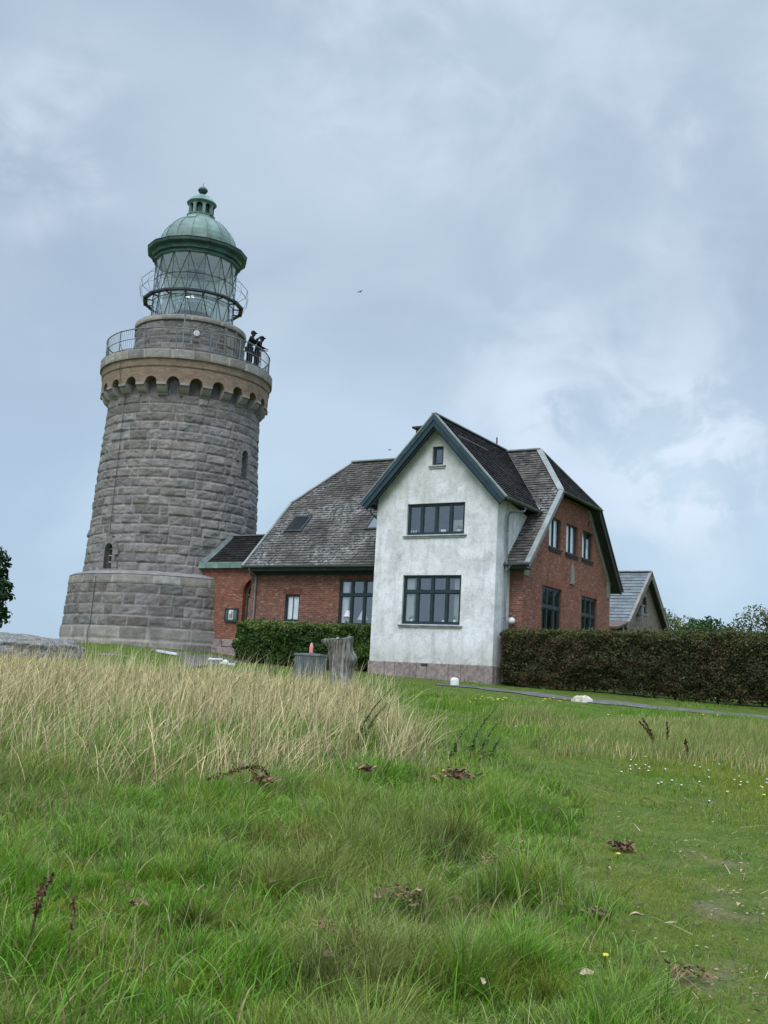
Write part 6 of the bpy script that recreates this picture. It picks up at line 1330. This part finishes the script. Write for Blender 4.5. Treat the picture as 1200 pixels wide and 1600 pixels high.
# ------------------------------------------------------------------ rocks, stump, bin, bottle
def rock(name, label, loc, r, seed, m='rock', cat='rock', flat=.35, seg=48, rings=28, rot=0, group=None, jit=.22):
    base = gz(loc[0], loc[1])-.05; O_ = empty(name, (loc[0], loc[1], base), rot, label, cat, group) if False else None
    V = []; F = []
    for i in range(rings+1):
        ph = math.pi*.62*i/rings
        for k in range(seg):
            a = 2*math.pi*k/seg; d = Vector((math.sin(ph)*math.cos(a), math.sin(ph)*math.sin(a), math.cos(ph)))
            n1 = mnoise.fractal(d*1.3+Vector((seed,0,0)), .8, 2.0, 5); n2 = mnoise.noise(d*7+Vector((0,seed,0)))
            m_ = 1+jit*n1+.03*n2; q = abs(d.z)**flat*math.copysign(1, d.z); V.append((d.x*r[0]*m_, d.y*r[1]*m_, q*r[2]*m_))
    for i in range(rings):
        for k in range(seg): F.append((i*seg+k, i*seg+(k+1)%seg, (i+1)*seg+(k+1)%seg, (i+1)*seg+k))
    o = raw_mesh(name, np.array(V), np.array(F)[:, ::-1], np.ones((len(V),3)), M[m]); o.location = (loc[0], loc[1], base+(loc[2] if len(loc) > 2 else 0)); o.rotation_euler = (0,0,rot); return tag(o, label, cat, group)
rock('granite_outcrop', 'large smooth rounded grey granite outcrop left of the lighthouse', (-13.4, 36.3, .0), (3.5, 2.9, .80), 3.1, flat=.40, jit=.12, seg=90, rings=40, cat='boulder')
rock('granite_slab', 'low flat grey granite slab half buried in grass before the outcrop', (-9.3, 29.6, -.02), (2.2, 1.0, .12), 5.7, flat=.7, cat='boulder')
rock('granite_slab', 'bare low granite ledge in the turf between outcrop and lighthouse base', (-9.9, 40.2, -.05), (1.0, 1.0, .12), 8.7, flat=.7, cat='boulder')
rock('pale_rock', 'cream and ochre boulder at the edge of the asphalt path before the hedge', (6.55, 33.6), (.33, .24, .25), 2.2, 'palerock' if 'palerock' in M else 'white', flat=.8, seg=24, rings=14) if False else None
def palerock():
    t = NT('cream_rock'); o = t.obj(); k = t.ramp(t.noise(o, 4, 5, .7), [(.35, (.30,.24,.14)), (.55, (.62,.58,.50))]); t.col(k); t.set(.85); t.bump(t.noise(o, 14, 5, .7), .6, .03); return t.m
M['palerock'] = palerock()
rock('pale_rock', 'cream and ochre boulder at the edge of the asphalt path before the hedge', (6.45, 33.35, .0), (.33, .24, .24), 2.2, 'palerock', flat=.55, seg=28, rings=16)
rock('whitewashed_stone', 'small block-shaped whitewashed stone standing before the granite plinth', (2.70, 36.3, .10), (.15, .13, .22), 6.2, 'white', flat=.30, seg=24, rings=14, jit=.08)
rock('whitewashed_stone', 'white lump of stone at the right end of the white bar near the link', (-5.88, 41.6, .05), (.14, .12, .13), 7.2, 'white', flat=.5, seg=20, rings=12)
WB = MB(); g0 = gz(-6.2, 41.8); WB.tube([(-6.52,41.9,g0+.10),(-6.3,41.85,g0+.11),(-6.0,41.75,g0+.12)], [.05,.035,.035], 10); WB.blob((-6.52,41.9,g0+.10), (.07,.065,.065), 10, 8)
tag(WB.build('white_bar', M['white']), 'white painted bar lying on the paving beside a white stone', 'post')
def drapebar(name, pts, w, h, label):
    g = MB(); 
    for i in range(len(pts)-1):
        a, b = Vector((*pts[i], gz(*pts[i])+.045)), Vector((*pts[i+1], gz(*pts[i+1])+.045)); d = (b-a).normalized(); s = d.cross(Vector((0,0,1))).normalized()*w/2; u = Vector((0,0,h)); b = b-d*.03
        g.hexa([a-s-u*2, a+s-u*2, b+s-u*2, b-s-u*2, a-s+u, a+s+u, b+s+u, b-s+u], random.uniform(.8,1.05))
    return tag(g.build(name, M['white'], bevel=.012), label, 'kerb')
drapebar('white_kerb', [(2.0,37.25),(2.35,37.05),(2.7,36.85),(3.1,36.62),(3.5,36.35),(3.75,36.2)], .09, .0, 'white painted kerb stones in the grass along the foot of the white wing')
drapebar('white_kerb', [(-9.0,43.9),(-8.6,43.7),(-8.1,43.6)], .16, .05, 'white painted kerb stones on the paving at the lighthouse foot')
drapebar('white_kerb', [(-5.9,40.6),(-5.6,40.5),(-5.3,40.5)], .12, .03, 'short white painted kerb left of the green hedge')
# weathered trunk stump with a sawn top
sx, sy = -.85, 26.0; sz = gz(sx, sy)
SH = 1.46
def stumpmat():
    t = NT('weathered_grey_wood'); o = t.obj(); g1 = t.noise(t.mapping(o, (5,5,.8)), 2.2, 8, .7, .8); g2 = t.noise(t.mapping(o, (22,22,1.3)), 2, 5, .7); k = t.ramp(g1, [(.36, (.07,.065,.055)), (.5, (.27,.255,.23)), (.64, (.52,.50,.46))]); k = t.mix(t.rng(g2, .55, .68, 0, .7), k, (.03,.027,.024))
    k = t.mix(1, k, t.attr(), 'MULTIPLY'); t.col(k); t.set(.9, spec=.2); t.bump(t.math('ADD', g1, g2), 1.0, .05); return t.m
M['stump'] = stumpmat()
V = []; F = []; C = []; seg, rings = 48, 44
for i in range(rings+1):
    t = i/rings; hz = -.25+t*(SH+.25); cxx = -.02*t+ .03*math.sin(t*5); rx = .29-.05*math.sin(t*3.1)+.02*sstep(.78,1.0,t); 
    for k in range(seg):
        a = 2*math.pi*k/seg; nn = mnoise.fractal(Vector((math.cos(a)*1.5, math.sin(a)*1.5, hz*.55+2)), .9, 2, 4)*.06+mnoise.noise(Vector((math.cos(a)*9, math.sin(a)*9, hz*.5)))*.018
        ex = .13*math.exp(-((t-.70)/.10)**2)*max(0, math.cos(a-.1))**3 + .15*sstep(.80,1.,t)*max(0, math.cos(a-math.pi))**2   # knot right, flare left
        r = rx+nn+ex; top = hz
        if i == rings: top = hz+.04*math.cos(a*2)-.12*max(0, -math.cos(a))**1.5
        elif t > .85: top = hz-.12*max(0,-math.cos(a))**1.5*(t-.85)/.15
        V.append((cxx+r*math.cos(a), r*.85*math.sin(a), top)); C.append((1,1,1))
n0 = len(V)
for i in range(rings):
    for k in range(seg): F.append((i*seg+k, i*seg+(k+1)%seg, (i+1)*seg+(k+1)%seg, (i+1)*seg+k))
o = raw_mesh('tree_stump', np.array(V), np.array(F), np.array(C), M['stump']); o.location = (sx, sy, sz); tag(o, 'tall weathered grey tree stump with a sawn top and a knot, before the green hedge', 'stump')
g = MB(); ring = [Vector(V[rings*seg+k]) for k in range(seg)]; c = sum(ring, Vector())/seg
for k in range(seg):
    a, b = ring[k], ring[(k+1) % seg]; q = .25
    ai, bi = a.lerp(c, q)+Vector((0,0,.012)), b.lerp(c, q)+Vector((0,0,.012)); kk = (.9+.5*mnoise.noise(a*6))
    g.poly([a, b, bi, ai], kk); g.poly([ai, bi, c+Vector((0,0,-.02))], kk*1.2)
tp = g.build('sawn_top', M['stump'], o, smooth=True); tp.parent = o
g = MB(); a = Vector((-.42,-.10,SH-.17)); b = Vector((-.10,-.22,SH-.005)); g.poly([a, a+Vector((.06,-.05,-.05)), b+Vector((.02,-.02,-.04)), b]); pl = g.build('fresh_cut', M['white'], o); pl.data.materials[0] = simple('pale_cut_wood', (.45,.42,.36), .8, .15, 8, .1)
sd = pl.modifiers.new('s', 'SOLIDIFY'); sd.thickness = .02
bx_, by_ = -1.90, 31.0; bz = gz(bx_, by_)
BIN = empty('slatted_bin', (bx_, by_, bz), R_(-14), 'low grey slatted litter bin left of the stump', 'litter bin'); g = MB(); h0, h1 = bz+.04, 2.19; hw = .37; dh = .36
for s in range(13):
    x = -hw+.03+s*(2*hw-.06)/12
    for sgn in (-1, 1): g.box((x-.022, sgn*dh-.012, h0), (x+.022, sgn*dh+.012, h1-.06), random.uniform(.85,1.15)); g.box((sgn*hw-.012, (x/hw)*dh*.93-.022, h0), (sgn*hw+.012, (x/hw)*dh*.93+.022, h1-.06), random.uniform(.85,1.15))
g.build('slats', M['steel'], BIN); g = MB(); 
g.box((-hw-.03,-dh-.03,h1-.06),(hw+.03,dh+.03,h1)); g.box((-hw+.1,-dh+.1,h1),(hw-.1,dh-.1,h1+.012),.8); g.build('lid', M['steel'], BIN, bevel=.01)
g = MB(); g.box((-hw+.02,-dh+.02,h0+.02),(hw-.02,dh-.02,h1-.08)); g.build('liner', M['dark'], BIN)
BT = empty('pink_bottle', (bx_-.0, by_-.05, h1+.012), 0, 'pink drinks bottle standing on the grey bin', 'bottle'); g = MB(); zb = h1+.012
g.lathe([(.02,zb),(.052,zb+.005),(.055,zb+.03),(.055,zb+.20),(.045,zb+.225),(.028,zb+.245)], 20, cap=True); g.build('body', simple('pink_plastic', (.75,.24,.26), .35, .1, 3, 0), BT, smooth=True); g = MB(); g.lathe([(.034,zb+.245),(.034,zb+.285),(.015,zb+.29),(.014,zb+.31)], 14, cap=True); g.build('cap', simple('pale_pink_plastic', (.8,.5,.48), .4, .1, 3, 0), BT)

# ------------------------------------------------------------------ people on the gallery
def skin(name, J, E, root, m, parent, sub=2):
    names = list(J); idx = {k: i for i, k in enumerate(names)}
    me = bpy.data.meshes.new(name); me.from_pydata([J[k][0] for k in names], [(idx[a], idx[b]) for a, b in E], []); me.update()
    o = bpy.data.objects.new(name, me); COL.objects.link(o); o.parent = parent
    md = o.modifiers.new('Skin', 'SKIN'); md.use_smooth_shade = True
    if not me.skin_vertices: me.attributes.new('x', 'FLOAT', 'POINT')
    sv = me.skin_vertices[0].data
    for k in names:
        r = J[k][1]; q_ = 1.28 if name != 'body' else 1.1; r = tuple(z*q_ for z in r) if isinstance(r, tuple) else r*q_; sv[idx[k]].radius = r if isinstance(r, tuple) else (r, r); sv[idx[k]].use_root = (k == root)
    sb = o.modifiers.new('Sub', 'SUBSURF'); sb.levels = sub; sb.render_levels = sub; me.materials.append(m); return o
skinM = simple('skin', (.42,.25,.19), .55, .08, 6, 0); navy = simple('dark_navy_cloth', (.026,.032,.05), .85, .3, 8, .3); blackc = simple('black_cloth', (.010,.011,.014), .85, .3, 8, .3); jeans = simple('dark_trousers', (.018,.021,.03), .85, .3, 8, .3); hairM = simple('dark_hair', (.02,.014,.010), .7, .3, 20, .3)
def person(x, y, z0_, rz, label, H, hands, bend=.10, jm=navy, look=-.1, arms_up=False):
    P = empty('person', (x, y, z0_), rz, label, 'person', 'people on the gallery'); k = H/1.75
    S = lambda a, b, c: (a*k, b*k, c*k)     # faces +y
    hy = bend*1.0
    J = {'pel': (S(0,0,.93), (.15*k,.11*k)), 'wai': (S(0,bend*.25,1.08), (.135*k,.10*k)), 'che': (S(0,bend*.7,1.28), (.165*k,.115*k)), 'nk0': (S(0,bend*1.1,1.44), .075*k), 'nk1': (S(0,bend*1.3+.01,1.50), .055*k), 'hd0': (S(0,bend*1.4+.02,1.56), (.070*k,.085*k)), 'hd1': (S(0,bend*1.4+.02,1.65), (.080*k,.098*k)), 'hd2': (S(0,bend*1.4+.005,1.715), (.062*k,.078*k)), 'nose': (S(0,bend*1.4+.125,1.615), .012*k)}
    E = [('pel','wai'),('wai','che'),('che','nk0'),('nk0','nk1'),('nk1','hd0'),('hd0','hd1'),('hd1','hd2'),('hd1','nose')]
    TR = {'p': (S(0,0,.95), (.16*k,.12*k))}; TE = []; JK = {'j0': (S(0,0,.90), (.165*k,.125*k)), 'j1': (S(0,bend*.25,1.08), (.155*k,.12*k)), 'j2': (S(0,bend*.7,1.28), (.19*k,.135*k)), 'j3': (S(0,bend*1.05,1.43), .085*k)}; JE = [('j0','j1'),('j1','j2'),('j2','j3')]
    for s, c in ((-1,'l'),(1,'r')):
        J['sh'+c] = (S(.17*s,bend*.9,1.38), .062*k); J['el'+c] = (S(*hands[c][0]), .042*k); J['wr'+c] = (S(*hands[c][1]), .028*k)
        E += [('che','sh'+c),('sh'+c,'el'+c),('el'+c,'wr'+c)]
        w = Vector(hands[c][1]); e = Vector(hands[c][0]); d = (w-e).normalized(); pal = w+d*.07; J['pa'+c] = (S(*pal), (.036*k,.018*k)); E.append(('wr'+c,'pa'+c)); side = d.cross(Vector((0,0,1))).normalized(); dn = side.cross(d).normalized()
        for i, (off, ln) in enumerate(((-.03,.07),(-.01,.08),(.01,.076),(.03,.06))):
            a = pal+side*off+d*.02; b = a+d*ln*.55; cc = b+(d*.5-dn*.8).normalized()*ln*.5
            for nm, q in (('a',a),('b',b),('c',cc)): J['f%d%s%s' % (i,nm,c)] = (S(*q), .0095*k)
            E += [('pa'+c,'f%da%s' % (i,c)),('f%da%s' % (i,c),'f%db%s' % (i,c)),('f%db%s' % (i,c),'f%dc%s' % (i,c))]
        a = w+d*.03-side*.03*s; J['ta'+c] = (S(*a), .011*k); b = a+(d-side*s*.8-dn*.3).normalized()*.05; J['tb'+c] = (S(*b), .009*k); E += [('wr'+c,'ta'+c),('ta'+c,'tb'+c)]
        st = .06*s; kn = (.11*s, .05+st, .50); an = (.12*s, .0+st*1.5, .09)
        J['hi'+c] = (S(.09*s,0,.86), .09*k); J['kn'+c] = (S(*kn), .056*k); J['an'+c] = (S(*an), .038*k); J['to'+c] = (S(an[0],an[1]+.15,.04), .035*k); E += [('pel','hi'+c),('hi'+c,'kn'+c),('kn'+c,'an'+c),('an'+c,'to'+c)]
        TR['h'+c] = (S(.09*s,0,.84), .105*k); TR['k'+c] = (S(*kn), .075*k); TR['a'+c] = (S(an[0],an[1],.13), .062*k); TE += [('p','h'+c),('h'+c,'k'+c),('k'+c,'a'+c)]
        JK['s'+c] = (S(.18*s,bend*.9,1.375), .078*k); JK['e'+c] = (S(*hands[c][0]), .058*k); JK['w'+c] = (S(*(w-d*.03)), .042*k); JE += [('j2','s'+c),('s'+c,'e'+c),('e'+c,'w'+c)]
        g = MB(); ax_, ay_ = an[0]*k, an[1]*k; g.blob((ax_, ay_+.07*k, z0_+.045*k), (.05*k,.14*k,.05*k), 12, 8); g.build('shoe', M['dark'], P, smooth=True)
    skin('body', J, E, 'pel', skinM, P, 2); skin('trousers', TR, TE, 'p', jeans, P, 2); skin('jacket', JK, JE, 'j0', jm, P, 2)
    hc = (0, (bend*1.4+.005)*k, z0_+1.685*k); g = MB(); g.blob((hc[0], hc[1]-.012*k, hc[2]-.03*k), (.088*k,.105*k,.10*k), 14, 9); h_ = g.build('hair', hairM, P, smooth=True)
    g = MB()
    for i in range(6):
        p0, p1 = math.pi/2*i/6, math.pi/2*(i+1)/6
        for j in range(16):
            a0, a1 = 2*math.pi*j/16, 2*math.pi*(j+1)/16; q = lambda p, a: (hc[0]+.100*k*math.cos(p)*math.cos(a), hc[1]+.118*k*math.cos(p)*math.sin(a), hc[2]+.0+.10*k*math.sin(p)); g.poly([q(p0,a0),q(p0,a1),q(p1,a1),q(p1,a0)])
    for i in range(8): a0, a1 = .5+2.14*i/8, .5+2.14*(i+1)/8; q = lambda a, r: (hc[0]+r*.8*k*math.cos(a), hc[1]+r*1.1*k*math.sin(a), hc[2]+.012*k-(r-.1)*.35*k); g.poly([q(a0,.10),q(a1,.10),q(a1,.185),q(a0,.185)])
    cp = g.build('cap', blackc, P, smooth=True); s_ = cp.modifiers.new('s','SOLIDIFY'); s_.thickness = .008
    return P
def gal(az, r): p = cyl(az, r, 0); return TX+p[0], TY+p[1]
x1, y1 = gal(62, 3.62); x2, y2 = gal(72, 3.66)
H1 = {'l': ((-.24,.24,1.18),(-.06,.40,1.42)), 'r': ((.25,.24,1.18),(.06,.40,1.43))}
person(x1, y1, 16.07, R_(-80), 'person in black cap raising a phone, left of the two on the gallery', 1.82, H1, .10)
H2 = {'l': ((-.26,.20,1.14),(-.18,.42,1.10)), 'r': ((.26,.22,1.12),(.16,.44,1.10))}
person(x2, y2, 16.07, R_(-85), 'person in black cap leaning on the railing, right of the two', 1.76, H2, .16, blackc)
ph = empty('phone', (x1+.44*math.cos(R_(10))*1.04, y1+.44*math.sin(R_(10))*1.04, 16.07+1.49), R_(-80), 'small dark phone held up by the left person on the gallery', 'phone'); g = MB(); zp = 16.07+1.49; g.box((-.038,-.005,zp),(.038,.005,zp+.155)); g.build('case', M['dark'], ph, bevel=.004); g = MB(); g.box((-.034,-.0065,zp+.006),(.034,-.0052,zp+.149)); g.build('screen', simple('phone_screen', (.05,.06,.07), .1, .1, 1, 0), ph)
# ------------------------------------------------------------------ birds
def bird(x, y, zz, label, s, rz):
    B = empty('bird', (x, y, zz), rz, label, 'bird', 'gulls in the sky'); g = MB(); g.blob((0,0,zz), (.20*s,.06*s,.055*s), 12, 8); g.poly([(-.17*s,-.03*s,zz),(-.17*s,.03*s,zz),(-.30*s,.06*s,zz+.005),(-.30*s,-.06*s,zz+.005)]); g.blob((.21*s,0,zz+.02*s), .045*s, 8, 6); g.tube([(.24*s,0,zz+.02*s),(.29*s,0,zz+.012*s)], [.014*s,.004*s], 5)
    body = g.build('body', M['steel'], B)
    for sg in (-1, 1):
        g = MB(); L = [(.08,.05,.0),(.10,.28,.09),(.02,.62,.05)]; T_ = [(-.09,.05,.0),(-.05,.30,.08),(-.03,.62,.045)]
        for i in range(2): g.poly([(L[i][0]*s,sg*L[i][1]*s,zz+L[i][2]*s),(L[i+1][0]*s,sg*L[i+1][1]*s,zz+L[i+1][2]*s),(T_[i+1][0]*s,sg*T_[i+1][1]*s,zz+T_[i+1][2]*s),(T_[i][0]*s,sg*T_[i][1]*s,zz+T_[i][2]*s)])
        w = g.build('wing', M['steel'], B); q = w.modifiers.new('s','SOLIDIFY'); q.thickness = .02*s
# ------------------------------------------------------------------ camera
f_px = 1650.0; th = R_(8.94); rl = R_(3.01)
Fv = Vector((0, math.cos(th), math.sin(th))); U0 = Vector((0, -math.sin(th), math.cos(th))); R0 = Vector((1,0,0))
Rv = R0*math.cos(rl)+U0*math.sin(rl); Uv = -R0*math.sin(rl)+U0*math.cos(rl)
cam = bpy.data.objects.new('camera', bpy.data.cameras.new('camera')); COL.objects.link(cam)
mw = Matrix((( Rv.x, Uv.x, -Fv.x, 0), (Rv.y, Uv.y, -Fv.y, 0), (Rv.z, Uv.z, -Fv.z, 1.6), (0,0,0,1))); cam.matrix_world = mw
cam.data.sensor_fit = 'VERTICAL'; cam.data.sensor_height = 36; cam.data.lens = 36*f_px/1600; cam.data.clip_start = .1; cam.data.clip_end = 8000
scene.camera = cam
def at(px, py, d): v = Rv*(px-600)+Uv*(800-py)+Fv*f_px; return Vector((0,0,1.6))+v.normalized()*d
b1 = at(562.5, 456, 105); bird(b1.x, b1.y, b1.z, 'tiny dark bird high in the open sky right of the lantern', .75, R_(35))
b2 = at(609, 703, 125); bird(b2.x, b2.y, b2.z, 'tiny bird low in the sky just left of the white gable', .75, R_(200))
# ------------------------------------------------------------------ sky and light
SUN_AZ, SUN_EL = R_(200), R_(48)      # bearing from +Y clockwise: behind the viewer, a little to the left
w = bpy.data.worlds.new('World'); scene.world = w; w.use_nodes = True; nt = w.node_tree; nt.nodes.clear()
N_ = lambda t, **k: (lambda q: [setattr(q, a, v) for a, v in k.items()] and q or q)(nt.nodes.new(t))
L_ = nt.links.new
out = N_('ShaderNodeOutputWorld'); bgS = N_('ShaderNodeBackground'); bgC = N_('ShaderNodeBackground'); mx = N_('ShaderNodeMixShader')
sky = N_('ShaderNodeTexSky'); sky.sky_type = 'NISHITA'; sky.sun_disc = False; sky.sun_elevation = SUN_EL; sky.sun_rotation = SUN_AZ; sky.altitude = 50
L_(sky.outputs[0], bgS.inputs[0]); bgS.inputs[1].default_value = .10
tc = N_('ShaderNodeTexCoord'); sep = N_('ShaderNodeSeparateXYZ'); L_(tc.outputs['Generated'], sep.inputs[0])
def mth(op, a, b=0., clamp=False):
    q = N_('ShaderNodeMath', operation=op); q.use_clamp = clamp
    for i, v in enumerate((a, b)):
        if hasattr(v, 'links'): L_(v, q.inputs[i])
        else: q.inputs[i].default_value = v
    return q.outputs[0]
def mrange(v, a, b, c, d, smooth=True):
    q = N_('ShaderNodeMapRange'); q.interpolation_type = 'SMOOTHSTEP' if smooth else 'LINEAR'; L_(v, q.inputs[0])
    for i, x in enumerate((a, b, c, d)): q.inputs[i+1].default_value = x
    return q.outputs[0]
def noise(v, sc, det, rough, dist=0, scale=(1,1,1), loc=(0,0,0)):
    m = N_('ShaderNodeMapping'); L_(v, m.inputs[0]); m.inputs[3].default_value = scale; m.inputs[1].default_value = loc
    q = N_('ShaderNodeTexNoise'); L_(m.outputs[0], q.inputs['Vector']); q.inputs['Scale'].default_value = sc; q.inputs['Detail'].default_value = det; q.inputs['Roughness'].default_value = rough*.85; q.inputs['Distortion'].default_value = dist; return q.outputs[0]
def mixc(f, a, b, mode='MIX'):
    q = N_('ShaderNodeMix', data_type='RGBA', blend_type=mode)
    if hasattr(f, 'links'): L_(f, q.inputs[0])
    else: q.inputs[0].default_value = f
    for i, v in ((6, a), (7, b)):
        if hasattr(v, 'links'): L_(v, q.inputs[i])
        else: q.inputs[i].default_value = (*v, 1)
    return q.outputs[2]
G_ = tc.outputs['Generated']
el = sep.outputs[2]
big = noise(G_, 2.6, 5, .55, .5, (1,1,1.3), (7.1,3.4,1.2)); fine = noise(G_, 6.0, 7, .6, .5, (1,1,1.25), (.3,2.4,.7)); wisp = noise(G_, 13, 8, .65, .6, (1,1,1.2), (5,1,2))
base = mixc(mrange(el, .02, .42, 0, 1), (.42,.56,.70), (.385,.48,.60))
c1 = mixc(mrange(big, .38, .62, 0, 1), mixc(1.0, base, (.90,.91,.93), 'MULTIPLY'), mixc(1.0, base, (1.14,1.12,1.09), 'MULTIPLY'))
c1 = mixc(mth('MULTIPLY', mrange(fine, .42, .72, 0, 1), .22), c1, (.50,.585,.69))
# thinner, brighter breaks in the cloud deck at fixed bearings
def patch(col, px, py, rad, amt, lo=.42, hi=.66):
    d = (Rv*(px-600)+Uv*(800-py)+Fv*f_px).normalized()
    vm = N_('ShaderNodeVectorMath', operation='DOT_PRODUCT'); nrm = N_('ShaderNodeVectorMath', operation='NORMALIZE'); L_(G_, nrm.inputs[0]); L_(nrm.outputs[0], vm.inputs[0]); vm.inputs[1].default_value = d
    f = mrange(vm.outputs['Value'], math.cos(R_(rad)), 1.0, 0, 1); n2 = mrange(mth('ADD', mth('MULTIPLY', fine, .6), mth('MULTIPLY', wisp, .4)), lo, hi, 0, 1)
    return mixc(mth('MULTIPLY', mth('MULTIPLY', f, n2), amt), col, (.62,.71,.84))
for p in ((1075,722,5.5,1.0,.43,.50),(1085,715,9,.5,.40,.6),(840,645,3,.7,.45,.53),(850,640,8,.6),(660,40,11,.7),(60,235,6,.55,.42,.62),(130,165,5,.35),(1150,60,9,.5),(1000,450,12,.35),(1100,690,5,.6,.3,.6)): c1 = patch(c1, *p)
# the overcast dome grows brighter towards the zenith
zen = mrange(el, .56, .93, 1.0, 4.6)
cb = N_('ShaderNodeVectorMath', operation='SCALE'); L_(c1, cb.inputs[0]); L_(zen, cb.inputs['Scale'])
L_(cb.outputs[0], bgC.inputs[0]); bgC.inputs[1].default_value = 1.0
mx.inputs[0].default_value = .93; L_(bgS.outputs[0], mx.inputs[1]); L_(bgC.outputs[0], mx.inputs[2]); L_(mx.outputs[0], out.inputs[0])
sl = bpy.data.lights.new('sun', 'SUN'); sl.energy = 1.5; sl.angle = R_(35); sl.color = (1, .97, .93); so = bpy.data.objects.new('sun', sl); COL.objects.link(so)
sd_ = Vector((math.sin(SUN_AZ)*math.cos(SUN_EL), math.cos(SUN_AZ)*math.cos(SUN_EL), math.sin(SUN_EL))); so.rotation_euler = sd_.to_track_quat('Z', 'Y').to_euler(); so.location = (0, -5, 40)
scene.view_settings.view_transform = 'Standard'; scene.view_settings.look = 'None'; scene.view_settings.exposure = .28; scene.view_settings.gamma = 1
scene.render.engine = 'CYCLES'; scene.cycles.max_bounces = 6; scene.cycles.transparent_max_bounces = 24
bpy.data.objects.remove(bpy.data.objects['x']) if 'x' in bpy.data.objects else None
